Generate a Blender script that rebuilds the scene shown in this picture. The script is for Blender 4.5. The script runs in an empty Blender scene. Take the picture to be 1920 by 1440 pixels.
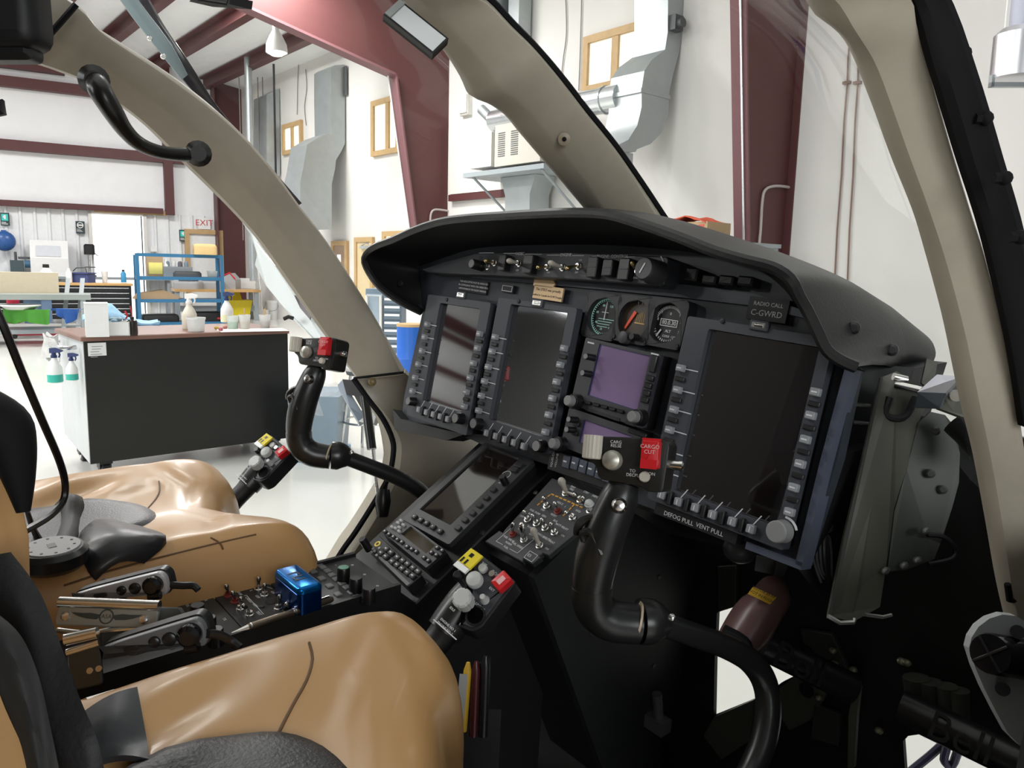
import bpy, math, random
from mathutils import Vector, Matrix
V = Vector
random.seed(7)
scene = bpy.context.scene
COL = scene.collection
# ------------------------------------------------------------------ camera
FPX = 1442.0
def _n(v): return V(v).normalized()
def cray(x, y): return V((x-960.0, y-720.0, FPX))/FPX            # x right, y down, z forward
CAM = V((0, 0, 1.45))
_p1, _p2 = cray(0, 480), cray(1920, 528)                          # the horizon
WZ = _p1.cross(_p2).normalized()
if WZ.y > 0: WZ = -WZ
WY = (V((0, 0, 1)) - WZ*WZ.z).normalized()
WX = WY.cross(WZ)
def c2w(v): return V((v.dot(WX), v.dot(WY), v.dot(WZ)))
def ray(x, y): return c2w(cray(x, y))
def at(x, y, d): return CAM + ray(x, y)*d                         # point at depth d along the view axis
cd = bpy.data.cameras.new('camera'); cam = bpy.data.objects.new('camera', cd); COL.objects.link(cam)
_r, _u, _b = c2w(V((1, 0, 0))), c2w(V((0, -1, 0))), c2w(V((0, 0, -1)))
cam.matrix_world = Matrix(((_r.x, _u.x, _b.x, CAM.x), (_r.y, _u.y, _b.y, CAM.y), (_r.z, _u.z, _b.z, CAM.z), (0, 0, 0, 1)))
cd.sensor_width = 36; cd.lens = FPX/1920*36; cd.clip_start = .02; cd.clip_end = 200
scene.camera = cam
# ------------------------------------------------------------------ world, lamps, exposure
scene.view_settings.view_transform = 'Standard'; scene.view_settings.look = 'None'
scene.view_settings.gamma = 1; scene.view_settings.use_curve_mapping = False
scene.view_settings.exposure = 0.0
w = bpy.data.worlds.new('world'); scene.world = w; w.use_nodes = True
w.node_tree.nodes['Background'].inputs[0].default_value = (.93, .97, 1, 1)
w.node_tree.nodes['Background'].inputs[1].default_value = .26
def area(name, loc, aim, size, power, col=(1, 1, .985), sy=None):
    l = bpy.data.lights.new(name, 'AREA'); l.energy = power; l.color = col
    l.shape = 'RECTANGLE'; l.size = size; l.size_y = sy or size
    o = bpy.data.objects.new(name, l); COL.objects.link(o); o.location = loc
    o.rotation_euler = (V(aim)-V(loc)).to_track_quat('-Z', 'Y').to_euler()
    return o
LAMPS = [(-6, 2, 6.6, 260), (-2, 6, 6.3, 100), (-7, 9, 6.8, 330), (-3.2, 11.5, 6.0, 330), (-6.5, 15, 6.4, 400), (-12, 12, 7, 420), (-11, 4, 7, 330), (-4, -4, 6.8, 200), (3, 4.5, 5.6, 25), (-28.5, 3, 7.5, 120), (-22, 7, 7, 900), (-17, 0, 7, 500)]
for i, (x, y, z, p) in enumerate(LAMPS): area('ceiling_lamp_light', (x, y, z), (x, y, 0), 1.3, p)
area('cockpit_fill_light', (2.3, -5.2, 2.9), (-.4, .9, 1.1), 3.0, 190, (.97, .99, 1), 2.4)  # added fill for the cockpit and footwell, no door is modelled there
area('cockpit_fill_light', (-6.5, -3.0, 3.2), (-.4, .6, 1.1), 4.0, 330, (.97, .99, 1), 3.0)  # second added fill from aft left, brightens panel and seats
# ------------------------------------------------------------------ frames
class Fr:
    """a local frame: origin and two axes in world space"""
    def __init__(s, O, X, Y):
        s.O = V(O); s.X = _n(X); s.Z = s.X.cross(V(Y)).normalized(); s.Y = s.Z.cross(s.X)
        s.A = (s.X, s.Y, s.Z)
    def loc(s, w): d = V(w)-s.O; return V((d.dot(s.X), d.dot(s.Y), d.dot(s.Z)))
    def wld(s, l): return s.O + s.X*l[0] + s.Y*l[1] + s.Z*l[2]
    def hit(s, x, y, val=0.0, axis=2):                            # pixel ray against the plane local[axis] = val
        d = ray(x, y); a = s.A[axis]; c = CAM - s.O
        t = (val - c.dot(a))/d.dot(a)
        return s.loc(CAM + d*t)
    def uv(s, x, y, z=0.0): h = s.hit(x, y, z); return (h.x, h.y)
    def mat(s):
        return Matrix(((s.X.x, s.Y.x, s.Z.x, s.O.x), (s.X.y, s.Y.y, s.Z.y, s.O.y), (s.X.z, s.Y.z, s.Z.z, s.O.z), (0, 0, 0, 1)))
    def sub(s, l): return Fr(s.wld(l), s.X, s.Y)
UP = V((0, 0, 1))
# the aircraft: right, forward, up, measured from its instrument panel
_L = _n((-1270, -360, 1442)); _P = V((.203, -1, -.071)); _P = (_P - _L*_P.dot(_L)).normalized()
_N = _L.cross(_P).normalized(); _a = math.radians(11)
_F = (_N*math.cos(_a) + _P*math.sin(_a)).normalized(); _U = _F.cross(_L).normalized()
if _U.y > 0: _U = -_U
AR, AF, AU, AP, AN = c2w(-_L), c2w(_F), c2w(_U), c2w(_P), c2w(_N)
AIR = Fr(CAM, AR, AF)
def A(r, f, u): return CAM + AR*r + AF*f + AU*u
def apx(x, y, val, axis): return AIR.hit(x, y, val, axis)         # pixel -> aircraft coordinates on a plane
# ------------------------------------------------------------------ mesh builder
def catmull(p, n=6, closed=False):
    p = [V(q) for q in p]; m = len(p); out = []
    rng = range(m) if closed else range(m-1)
    for i in rng:
        if closed: a, b, c, d = p[i-1], p[i], p[(i+1) % m], p[(i+2) % m]
        else: a, b, c, d = p[max(i-1, 0)], p[i], p[i+1], p[min(i+2, m-1)]
        for k in range(n):
            t = k/n
            out.append(.5*((2*b)+(c-a)*t+(2*a-5*b+4*c-d)*t*t+(3*b-a-3*c+d)*t**3))
    if not closed: out.append(p[-1])
    return out
def rpoly(pts, r, n=4):
    """rounded corners"""
    out = []; m = len(pts); P = [V((q[0], q[1])) for q in pts]
    for i in range(m):
        a, b, c = P[i-1], P[i], P[(i+1) % m]
        rr = r[i] if isinstance(r, (list, tuple)) else r
        rr = min(rr, (a-b).length*.49, (c-b).length*.49)
        if rr < 1e-6: out.append((b.x, b.y)); continue
        p, q = b+(a-b).normalized()*rr, b+(c-b).normalized()*rr
        for k in range(n+1):
            t = k/n; v = p*(1-t)**2+b*2*t*(1-t)+q*t*t; out.append((v.x, v.y))
    return out
def rect(x0, x1, y0, y1, r=0, n=4):
    q = [(x0, y0), (x1, y0), (x1, y1), (x0, y1)]
    return rpoly(q, r, n) if r else q
def circ(r, n=20, c=(0, 0)): return [(c[0]+r*math.cos(2*math.pi*k/n), c[1]+r*math.sin(2*math.pi*k/n)) for k in range(n)]
def area2(p): return sum(p[i-1][0]*p[i][1]-p[i][0]*p[i-1][1] for i in range(len(p)))/2
def inset(poly, d):
    m = len(poly); out = []
    for i in range(m):
        a, b, c = V(poly[i-1][:2]), V(poly[i][:2]), V(poly[(i+1) % m][:2])
        e, f = (b-a), (c-b)
        if e.length < 1e-9: e = f
        if f.length < 1e-9: f = e
        e.normalize(); f.normalize()
        n1, n2 = V((-e.y, e.x)), V((-f.y, f.x)); nn = n1+n2
        if nn.length < 1e-6: nn = n1
        nn.normalize(); k = max(.35, nn.dot(n1))
        out.append((b.x+nn.x*d/k, b.y+nn.y*d/k))
    return out
class MB:
    def __init__(s): s.v = []; s.f = []
    def add(s, vs, fs):
        o = len(s.v); s.v += [tuple(p) for p in vs]; s.f += [[i+o for i in f] for f in fs]; return s
    def box(s, x0, x1, y0, y1, z0, z1, M=None):
        vs = [V((x, y, z)) for x in (x0, x1) for y in (y0, y1) for z in (z0, z1)]
        if M: vs = [M @ p for p in vs]
        return s.add(vs, [(0, 1, 3, 2), (4, 6, 7, 5), (0, 4, 5, 1), (2, 3, 7, 6), (0, 2, 6, 4), (1, 5, 7, 3)])
    def hexa(s, a, b):                                            # two quads joined
        return s.add(list(a)+list(b), [(3, 2, 1, 0), (4, 5, 6, 7)]+[(i, (i+1) % 4, (i+1) % 4+4, i+4) for i in range(4)])
    def prism(s, poly, z0, z1, ch=0, M=None, bev=1):
        if area2(poly) < 0: poly = poly[::-1]
        rings = [(poly, z0)]
        if ch:
            rings.append((poly, z1-ch))
            for k in range(1, bev+1):
                a = math.pi/2*k/bev
                rings.append((inset(poly, ch*(1-math.cos(a)) if bev > 1 else ch), z1-ch+ch*math.sin(a)))
        else: rings.append((poly, z1))
        m = len(poly); vs = []; fs = []
        for p, z in rings: vs += [V((q[0], q[1], z)) for q in p]
        for r in range(len(rings)-1):
            for i in range(m):
                j = (i+1) % m; fs.append((r*m+i, r*m+j, r*m+m+j, r*m+m+i))
        fs.append(tuple(range(m))[::-1]); fs.append(tuple(range((len(rings)-1)*m, len(rings)*m)))
        if M: vs = [M @ p for p in vs]
        return s.add(vs, fs)
    def frame(s, outer, inner, z0, z1, M=None):
        """plate with a hole; outer and inner need the same number of points"""
        m = len(outer); vs = []
        for p, z in ((outer, z0), (outer, z1), (inner, z1), (inner, z0)): vs += [V((q[0], q[1], z)) for q in p]
        fs = []
        for r in range(4):
            for i in range(m):
                j = (i+1) % m; a = r*m; b = ((r+1) % 4)*m
                fs.append((a+i, a+j, b+j, b+i))
        if M: vs = [M @ p for p in vs]
        return s.add(vs, fs)
    def cyl(s, p0, p1, r0, r1=None, n=16):
        p0, p1 = V(p0), V(p1); r1 = r0 if r1 is None else r1
        return s.loft([(p0, r0), (p1, r1)], n)
    def loft(s, pr, n=16, axis=None):
        """discs (centre, radius) along a straight axis"""
        ax = V(axis) if axis else (pr[-1][0]-pr[0][0])
        ax = ax.normalized(); t = ax.orthogonal().normalized(); b = ax.cross(t)
        vs = []; fs = []
        for c, r in pr:
            c = V(c)
            for k in range(n):
                a = 2*math.pi*k/n; vs.append(c+(t*math.cos(a)+b*math.sin(a))*r)
        for q in range(len(pr)-1):
            for k in range(n):
                j = (k+1) % n; fs.append((q*n+k, q*n+j, q*n+n+j, q*n+n+k))
        fs.append(tuple(range(n))[::-1]); fs.append(tuple(range((len(pr)-1)*n, len(pr)*n)))
        return s.add(vs, fs)
    def lathe(s, prof, o=(0, 0, 0), axis=(0, 0, 1), n=20):
        o, ax = V(o), _n(axis)
        return s.loft([(o+ax*h, r) for r, h in prof], n, ax)
    def tube(s, pts, r, n=10, closed=False, sm=0, flat=1.0, up=None):
        pts = [V(p) for p in pts]
        if sm:
            if isinstance(r, (list, tuple)):
                rr = catmull([(q, 0, 0) for q in r], sm, closed); r = [q.x for q in rr]
            pts = catmull(pts, sm, closed)
        m = len(pts); R = r if isinstance(r, (list, tuple)) else [r]*m
        T = []
        for i in range(m):
            a = pts[i-1] if (i or closed) else pts[0]; b = pts[(i+1) % m] if (i < m-1 or closed) else pts[-1]
            T.append((b-a).normalized() if (b-a).length > 1e-9 else V((0, 0, 1)))
        N = (V(up)-T[0]*V(up).dot(T[0])).normalized() if up else T[0].orthogonal().normalized()
        vs = []; fs = []
        for i in range(m):
            N = (N - T[i]*N.dot(T[i])).normalized() if not up else (V(up)-T[i]*V(up).dot(T[i])).normalized()
            B = T[i].cross(N)
            for k in range(n):
                a = 2*math.pi*k/n; vs.append(pts[i]+(N*math.cos(a)*flat+B*math.sin(a))*R[i])
        for i in range(m if closed else m-1):
            for k in range(n):
                j = (k+1) % n; q = (i+1) % m; fs.append((i*n+k, i*n+j, q*n+j, q*n+k))
        if not closed: fs.append(tuple(range(n))[::-1]); fs.append(tuple(range((m-1)*n, m*n)))
        return s.add(vs, fs)
    def sphere(s, c, r, n=14, m=8, sc=(1, 1, 1)):
        c = V(c); vs = []; fs = []
        for i in range(1, m):
            th = math.pi*i/m
            for k in range(n):
                a = 2*math.pi*k/n
                vs.append(c+V((r*math.sin(th)*math.cos(a)*sc[0], r*math.sin(th)*math.sin(a)*sc[1], r*math.cos(th)*sc[2])))
        vs += [c+V((0, 0, r*sc[2])), c-V((0, 0, r*sc[2]))]
        for i in range(m-2):
            for k in range(n):
                j = (k+1) % n; fs.append((i*n+k, i*n+n+k, i*n+n+j, i*n+j))
        t = len(vs)-2
        for k in range(n):
            j = (k+1) % n; fs.append((t, k, j)); fs.append((t+1, (m-2)*n+j, (m-2)*n+k))
        return s.add(vs, fs)
    def grid(s, rows, closed=False):
        """rows of points -> quads"""
        n = len(rows[0]); vs = [p for r in rows for p in r]; fs = []
        for i in range(len(rows)-1):
            for k in range(n if closed else n-1):
                j = (k+1) % n; fs.append((i*n+k, i*n+j, i*n+n+j, i*n+n+k))
        return s.add(vs, fs)
    def shell(s, rows, off):
        """a grid surface with thickness: off is a vector or a list of rows"""
        back = [[V(p)+V(off) for p in r] for r in rows] if not isinstance(off, list) else off
        n = len(rows[0]); m = len(rows)
        vs = [V(p) for r in rows for p in r]+[V(p) for r in back for p in r]; N = n*m; fs = []
        for i in range(m-1):
            for k in range(n-1):
                a = (i*n+k, i*n+k+1, i*n+n+k+1, i*n+n+k); fs.append(a); fs.append(tuple(q+N for q in a[::-1]))
        e = [i for i in range(n)]+[i*n+n-1 for i in range(1, m)]+[(m-1)*n+k for k in range(n-2, -1, -1)]+[i*n for i in range(m-2, 0, -1)]
        for i in range(len(e)):
            a, b = e[i], e[(i+1) % len(e)]; fs.append((b, a, a+N, b+N))
        return s.add(vs, fs)
    def text(s, t, size, x, y, z, M=None, align='CENTER', rot=0, ext=.0002):
        vs, fs = glyphs(t, align); c, q = math.cos(rot)*size, math.sin(rot)*size
        pts = [V((x+a*c-b*q, y+a*q+b*c, z+(ext if k > 0 else 0))) for a, b, k in vs]
        if M: pts = [M @ p for p in pts]
        return s.add(pts, fs)
    def obj(s, name, mat, parent=None, M=None, smooth=38, mods=None):
        me = bpy.data.meshes.new(name); me.from_pydata([tuple(p) for p in s.v], [], s.f); me.validate()
        import bmesh
        bm = bmesh.new(); bm.from_mesh(me); bmesh.ops.recalc_face_normals(bm, faces=bm.faces); bm.to_mesh(me); bm.free()
        if smooth:
            me.shade_smooth(); me.set_sharp_from_angle(angle=math.radians(smooth))
        me.materials.append(mat)
        o = bpy.data.objects.new(name, me); COL.objects.link(o)
        if parent: o.parent = parent
        if M is not None: o.matrix_world = M if not parent else o.matrix_world
        return o
_G = {}
def glyphs(t, align):
    k = (t, align)
    if k not in _G:
        c = bpy.data.curves.new('t', 'FONT'); c.body = t; c.size = 1; c.align_x = align; c.align_y = 'CENTER'; c.extrude = .5; c.resolution_u = 2
        o = bpy.data.objects.new('t', c); COL.objects.link(o)
        bpy.context.view_layer.update()
        me = bpy.data.meshes.new_from_object(o.evaluated_get(bpy.context.evaluated_depsgraph_get()))
        _G[k] = ([tuple(v.co) for v in me.vertices], [tuple(p.vertices) for p in me.polygons])
        bpy.data.objects.remove(o); bpy.data.curves.remove(c); bpy.data.meshes.remove(me)
    return _G[k]
def emp(name, fr, label, cat, group=None):
    o = bpy.data.objects.new(name, None); COL.objects.link(o); o.empty_display_size = .1
    o.matrix_world = fr.mat() if isinstance(fr, Fr) else fr
    o['label'] = label; o['category'] = cat
    if group: o['group'] = group
    return o
def tag(o, label, cat, group=None):
    o['label'] = label; o['category'] = cat
    if group: o['group'] = group
    return o
def struct(o): o['kind'] = 'structure'; return o
def dup(root, fr, label, group=None):
    r = root.copy(); COL.objects.link(r); r.matrix_world = fr.mat() if isinstance(fr, Fr) else fr; r['label'] = label
    if group: r['group'] = group
    for ch in list(root.children):
        c = ch.copy(); COL.objects.link(c); c.parent = r
        for g in list(ch.children):
            d = g.copy(); COL.objects.link(d); d.parent = c
    return r
# ------------------------------------------------------------------ materials
_M = {}
def mat(name, col=(.5, .5, .5), rough=.5, metal=0, noise=None, bump=None, emit=0, spec=.5, coat=0, alpha=1, trans=0, ior=1.45):
    """noise = (scale, amount), bump = (scale, strength[, distance])"""
    if name in _M: return _M[name]
    m = bpy.data.materials.new(name); m.use_nodes = True; nt = m.node_tree; b = nt.nodes['Principled BSDF']
    b.inputs['Base Color'].default_value = (*col, 1); b.inputs['Roughness'].default_value = rough; b.inputs['Metallic'].default_value = metal
    b.inputs['Specular IOR Level'].default_value = spec; b.inputs['Coat Weight'].default_value = coat; b.inputs['Coat Roughness'].default_value = .12
    b.inputs['Alpha'].default_value = alpha; b.inputs['Transmission Weight'].default_value = trans; b.inputs['IOR'].default_value = ior
    if emit: b.inputs['Emission Color'].default_value = (*col, 1); b.inputs['Emission Strength'].default_value = emit
    tc = nt.nodes.new('ShaderNodeTexCoord')
    n_ = noise or (14, .06)
    tx = nt.nodes.new('ShaderNodeTexNoise'); tx.inputs['Scale'].default_value = n_[0]; tx.inputs['Detail'].default_value = 4
    nt.links.new(tc.outputs['Object'], tx.inputs['Vector'])
    mx = nt.nodes.new('ShaderNodeMix'); mx.data_type = 'RGBA'; mx.blend_type = 'MIX'
    k = n_[1]
    mx.inputs[6].default_value = (*[c*(1-k) for c in col], 1); mx.inputs[7].default_value = (*[min(1, c*(1+k)) for c in col], 1)
    nt.links.new(tx.outputs['Fac'], mx.inputs[0]); nt.links.new(mx.outputs[2], b.inputs['Base Color'])
    if bump:
        t2 = nt.nodes.new('ShaderNodeTexNoise'); t2.inputs['Scale'].default_value = bump[0]; t2.inputs['Detail'].default_value = 3
        nt.links.new(tc.outputs['Object'], t2.inputs['Vector'])
        bp = nt.nodes.new('ShaderNodeBump'); bp.inputs['Strength'].default_value = bump[1]; bp.inputs['Distance'].default_value = bump[2] if len(bump) > 2 else .002
        nt.links.new(t2.outputs['Fac'], bp.inputs['Height']); nt.links.new(bp.outputs['Normal'], b.inputs['Normal'])
    _M[name] = m; return m
def glass(name, tint=(1, 1, 1), refl=1.0):
    if name in _M: return _M[name]
    m = bpy.data.materials.new(name); m.use_nodes = True; nt = m.node_tree; nt.nodes.clear()
    o = nt.nodes.new('ShaderNodeOutputMaterial'); t = nt.nodes.new('ShaderNodeBsdfTransparent'); g = nt.nodes.new('ShaderNodeBsdfGlossy')
    x = nt.nodes.new('ShaderNodeMixShader'); f = nt.nodes.new('ShaderNodeLayerWeight'); f.inputs['Blend'].default_value = .5
    w_ = nt.nodes.new('ShaderNodeMath'); w_.operation = 'POWER'; w_.inputs[1].default_value = 5; nt.links.new(f.outputs['Facing'], w_.inputs[0])
    v_ = nt.nodes.new('ShaderNodeMath'); v_.operation = 'MULTIPLY_ADD'; v_.inputs[1].default_value = .8; v_.inputs[2].default_value = .035; nt.links.new(w_.outputs[0], v_.inputs[0])
    k = nt.nodes.new('ShaderNodeMath'); k.operation = 'MULTIPLY'; k.inputs[1].default_value = refl
    t.inputs[0].default_value = (*tint, 1); g.inputs['Roughness'].default_value = .02
    nt.links.new(v_.outputs[0], k.inputs[0]); nt.links.new(k.outputs[0], x.inputs[0])
    nt.links.new(t.outputs[0], x.inputs[1]); nt.links.new(g.outputs[0], x.inputs[2]); nt.links.new(x.outputs[0], o.inputs[0])
    _M[name] = m; return m
# ================================================================== THE HANGAR
DF = ray(3500, 567); DF.z = 0; DF.normalize()                     # along the far wall, towards the corner
DD = ray(-280, 473); DD.z = 0; DD.normalize()                     # along the duct wall, away from the camera
def FL(x, y): d = ray(x, y); t = -CAM.z/d.z; return CAM + d*t     # point on the hangar floor
CORNER = FL(462, 589)
FW = Fr(CORNER, DF, UP)
DW = Fr(CORNER, -DD, UP)
m_wall = mat('painted_white_wall', (.7, .68, .655), .7, noise=(1.2, .05))
m_insul = mat('white_roll_insulation', (.82, .82, .83), .45, noise=(1.5, .04), bump=(3, .5, .05))
m_corr = mat('white_ribbed_sheet', (.78, .79, .8), .45)
m_red = mat('red_oxide_steel', (.088, .027, .027), .5, noise=(3, .12))
m_floor = mat('grey_white_epoxy', (.62, .62, .58), .13, noise=(.6, .07), bump=(.8, .08, .02), spec=.6)
m_galv = mat('galvanised_sheet', (.42, .45, .46), .42, metal=.75, noise=(5, .12), bump=(2, .15, .02))
m_wood = mat('pale_pine', (.5, .33, .16), .55, noise=(9, .15))
m_white = mat('white_plastic', (.8, .8, .79), .4)
m_offw = mat('off_white_paint', (.68, .66, .62), .6)
m_black = mat('black_paint', (.012, .012, .013), .35)
m_win = mat('lit_room', (.8, .81, .74), .5, emit=.62)
m_steel = mat('bright_steel', (.7, .71, .72), .25, metal=1)
m_gry = mat('grey_metal_paint', (.3, .33, .35), .45)
m_dgry = mat('dark_grey_paint', (.08, .085, .09), .5)
m_blue = mat('blue_rack_paint', (.03, .14, .27), .4)
m_kraft = mat('brown_cardboard', (.42, .29, .17), .8)
# floor and walls
f = MB(); f.box(-45, 30, -14, 45, -.1, 0); struct(f.obj('floor', m_floor))
EAVE = DW.uv(566, 120)[1]
a1 = DW.uv(840, 250)[0]
q0, q1 = DW.hit(735, 130, a1, 0), DW.hit(430, 0, a1, 0)
SL = max(.08, (q1.y-q0.y)/(q1.z-q0.z))
def roofy(z): return EAVE+SL*z
# the duct wall
b = MB(); b.box(-.2, 24, 0, EAVE+.1, -.2, 0); wr = struct(b.obj('wall_right', m_wall, M=DW.mat()))
# far wall: ribbed sheet below, insulation above
h0 = FW.uv(150, 393)[1]
b = MB(); b.box(-34, .4, 0, 13, -.3, -.06); wl = struct(b.obj('wall_left', m_insul, M=FW.mat()))
b = MB(); x = -34.0
prof = []
while x < 0:
    prof += [(x, -.05), (x+.2, -.05), (x+.23, -.005), (x+.27, -.005), (x+.3, -.05)]; x += .3
b.grid([[(p[0], y, p[1]) for p in prof] for y in (0, h0)])
struct(b.obj('trim_1', m_corr, M=FW.mat(), smooth=0))
# roof
b = MB(); b.hexa([V((-3, roofy(0), 0)), V((24, roofy(0), 0)), V((24, roofy(22), 22)), V((-3, roofy(22), 22))],
                 [V((-3, roofy(0)+.1, 0)), V((24, roofy(0)+.1, 0)), V((24, roofy(22)+.1, 22)), V((-3, roofy(22)+.1, 22))])
struct(b.obj('ceiling', m_insul, M=DW.mat()))
b = MB(); b.hexa([V((-3, roofy(22), 22)), V((24, roofy(22), 22)), V((24, roofy(22)-1.5, 40)), V((-3, roofy(22)-1.5, 40))], [V((-3, roofy(22)+.1, 22)), V((24, roofy(22)+.1, 22)), V((24, roofy(22)-1.4, 40)), V((-3, roofy(22)-1.4, 40))])
struct(b.obj('ceiling', m_insul, M=DW.mat()))
# the rest of the hangar behind the camera, seen only in the dark screens
BWO = FW.wld(V((-31.6, 0, 0))); BW = Fr(BWO, V((.72, -.69, 0)), UP)
b = MB(); b.box(0, 34, 0, 8, -.2, 0); struct(b.obj('wall_back', mat('unlit_end_grey', (.1, .1, .1), .6), M=BW.mat()))  # dark colour stands in for an unlit end, darkens the screen reflections
b = MB()
for y in (5.2, 6.3, 7.0, 7.6): b.box(0, 34, y-.12, y+.12, 0, .2)
struct(b.obj('trim_2', m_white, M=BW.mat(), smooth=0))  # pale girts added for the second display to reflect as stripes
# purlins under the roof
k = 0; z = .9
names = ['nearest the duct wall', 'second from the duct wall', 'third from the duct wall', 'fourth from the duct wall', 'fifth from the duct wall', 'sixth from the duct wall', 'seventh from the duct wall', 'eighth from the duct wall', 'ninth from the duct wall', 'tenth from the duct wall', 'eleventh from the duct wall', 'twelfth from the duct wall', 'thirteenth from the duct wall']
while z < 16 and k < len(names):
    b = MB(); y = roofy(z)
    b.box(-2.9, 9.5, y-.24, y-.003, z-.012, z+.012); b.box(-2.9, 9.5, y-.25, y-.23, z-.16, z+.05); b.box(-2.9, 9.5, y-.018, y-.003, z-.05, z+.16)
    o = b.obj('roof_purlin', m_red, M=DW.mat(), smooth=0)
    tag(o, 'red steel roof purlin under white insulation, '+names[k], 'purlin', 'roof purlins'); z += 1.25; k += 1
# girts of the far wall
def girt(p0, p1, thick, label, x0=-30):
    u0, u1 = FW.uv(*p0), FW.uv(*p1); y = (u0[1]+u1[1])/2
    b = MB(); b.box(x0, u1[0], y-thick/2, y+thick/2, -.05, .16)
    tag(b.obj('wall_girt', m_red, M=FW.mat(), smooth=0), label, 'girt')
girt((0, 152), (400, 200), .24, 'red steel girt across the white insulated wall, topmost of the three')
girt((0, 271), (345, 300), .24, 'red steel girt across the white insulated wall, middle of the three', )
girt((0, 380), (305, 397), .14, 'red steel girt running just above the white ribbed sheeting')
girt((0, 108), (120, 120), .5, 'wide red steel beam high on the wall at the left edge')
u = FW.uv(313, 300)[0]; b = MB(); b.box(u-.1, u+.12, FW.uv(313, 403)[1], 9, -.05, .2)
tag(b.obj('wall_post', m_red, M=FW.mat(), smooth=0), 'red steel post standing on the sheeting beside the bright doorway', 'post')
# corner column and brace
u0, u1 = FW.uv(395, 200)[0], FW.uv(483, 200)[0]
b = MB(); b.box(u0, u0+.03, 0, 10, 0, .5); b.box(u0, u1, 0, 10, -.02, .04); b.box(u1-.03, u1, 0, 10, 0, .5)
tag(b.obj('corner_column', m_red, M=FW.mat(), smooth=0), 'dark red steel column in the far corner behind the vertical pipe', 'column')
# portal frames: web, flange, tapered
def portal(name, web, flange_w, label, wallx):
    t = emp(name, DW.sub((wallx, 0, 0)), label, 'column')
    fr = DW.sub((wallx, 0, 0))
    P = [fr.hit(px, py, 0, 0) for px, py in web]
    return t, fr, P
# near column (right of the duct)
ax = DW.uv(1484, 240)[0]; fr = DW.sub((ax, 0, 0))
t = emp('steel_column', fr, 'dark red steel column with a white conduit, right of the cardboard box', 'column')
e0, e1 = fr.hit(1398, 0, 0, 0), fr.hit(1404, 480, 0, 0)
sl = (e0.z-e1.z)/(e0.y-e1.y)
zz = lambda y: e0.z+(y-e0.y)*sl
b = MB(); top = 6.2
b.hexa([V((-.012, 0, 0)), V((.012, 0, 0)), V((.012, 0, zz(0))), V((-.012, 0, zz(0)))], [V((-.012, top, 0)), V((.012, top, 0)), V((.012, top, zz(top))), V((-.012, top, zz(top)))])
b.obj('web', m_red, t, smooth=0)
b = MB(); fw = .17
b.hexa([V((-fw, 0, zz(0))), V((fw*.15, 0, zz(0))), V((fw*.15, 0, zz(0)+.03)), V((-fw, 0, zz(0)+.03))], [V((-fw, top, zz(top))), V((fw*.15, top, zz(top))), V((fw*.15, top, zz(top)+.03)), V((-fw, top, zz(top)+.03))])
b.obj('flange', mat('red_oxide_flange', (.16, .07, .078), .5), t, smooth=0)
b = MB(); b.box(-.1, .1, 0, top, -.0, .02); b.obj('flange', m_red, t, smooth=0)
b = MB(); P = [fr.hit(1388+(y/470)*10, y, 0, 0) for y in (-40, 120, 250, 330, 480)]
P = [V((-.03, p.y, zz(p.y)+.05)) for p in P]; P.append(V((-.03, .2, zz(.2)+.05)))
b.tube(P, .014, 8); tag(b.obj('conduit', m_steel, None, fr.mat()), 'thin steel conduit strapped up the flange of the near red column', 'conduit')
b = MB(); P = [fr.hit(*p, 0, 0) for p in ((1477, 352), (1450, 349), (1430, 356), (1424, 380), (1421, 430), (1417, 480))]
P = [V((.035, p.y, p.z)) for p in P]; P.append(V((.035, .3, P[-1].z-.02)))
b.tube(P, .016, 8, sm=4); tag(b.obj('bent_pipe', mat('grey_pipe', (.45, .4, .38), .4), None, fr.mat()), 'bent grey pipe coming out of the wall beside the near red column', 'pipe')
# far portal frame with its rafter
fr = DW.sub((a1, 0, 0))
t = emp('portal_frame', fr, 'tapered dark red portal column and rafter behind the left windscreen', 'frame')
def hz(px, py): h = fr.hit(px, py, 0, 0); return (h.z, h.y)
pw = [(0.0, 0.0), (.3, 0.0), hz(776, 432), hz(738, 140), hz(430, 0), (13, hz(430, 0)[1]+(13-hz(430, 0)[0])*SL), (13, roofy(13)-.25), (0.0, roofy(0)-.25)]
Mx = Matrix(((0, 0, 1, 0), (0, 1, 0, 0), (1, 0, 0, 0), (0, 0, 0, 1)))
b = MB(); b.prism(pw, -.015, .015, M=Mx); b.obj('web', m_red, t, smooth=0)
b = MB(); q = [pw[1], pw[2], pw[3], pw[4], pw[5]]
for i in range(4):
    (z0, y0), (z1, y1) = q[i], q[i+1]; d = V((z1-z0, y1-y0)).normalized()*.03; nx, ny = (-d.y, d.x)
    qa = [(-.12, y0, z0), (.12, y0, z0), (.12, y0-nx*0+abs(nx)*0, z0+.03), (-.12, y0, z0+.03)]
    if i >= 2: qa = [(-.12, y0, z0), (.12, y0, z0), (.12, y0-.04, z0), (-.12, y0-.04, z0)]; qb = [(-.12, y1, z1), (.12, y1, z1), (.12, y1-.04, z1), (-.12, y1-.04, z1)]
    else: qb = [(-.12, y1, z1), (.12, y1, z1), (.12, y1, z1+.03), (-.12, y1, z1+.03)]
    b.hexa([V(p) for p in qa], [V(p) for p in qb])
b.obj('flange', mat('red_oxide_flange'), t, smooth=0)
b = MB(); P = [V((-.05, hz(px, py)[1], hz(px, py)[0]+.05)) for px, py in ((727, 60), (735, 140), (747, 230), (775, 430))]
P.append(V((-.05, .4, .4)))
b.tube(P, .013, 8); tag(b.obj('conduit', m_white, None, fr.mat()), 'white conduit running up the far red portal column', 'conduit')
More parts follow.
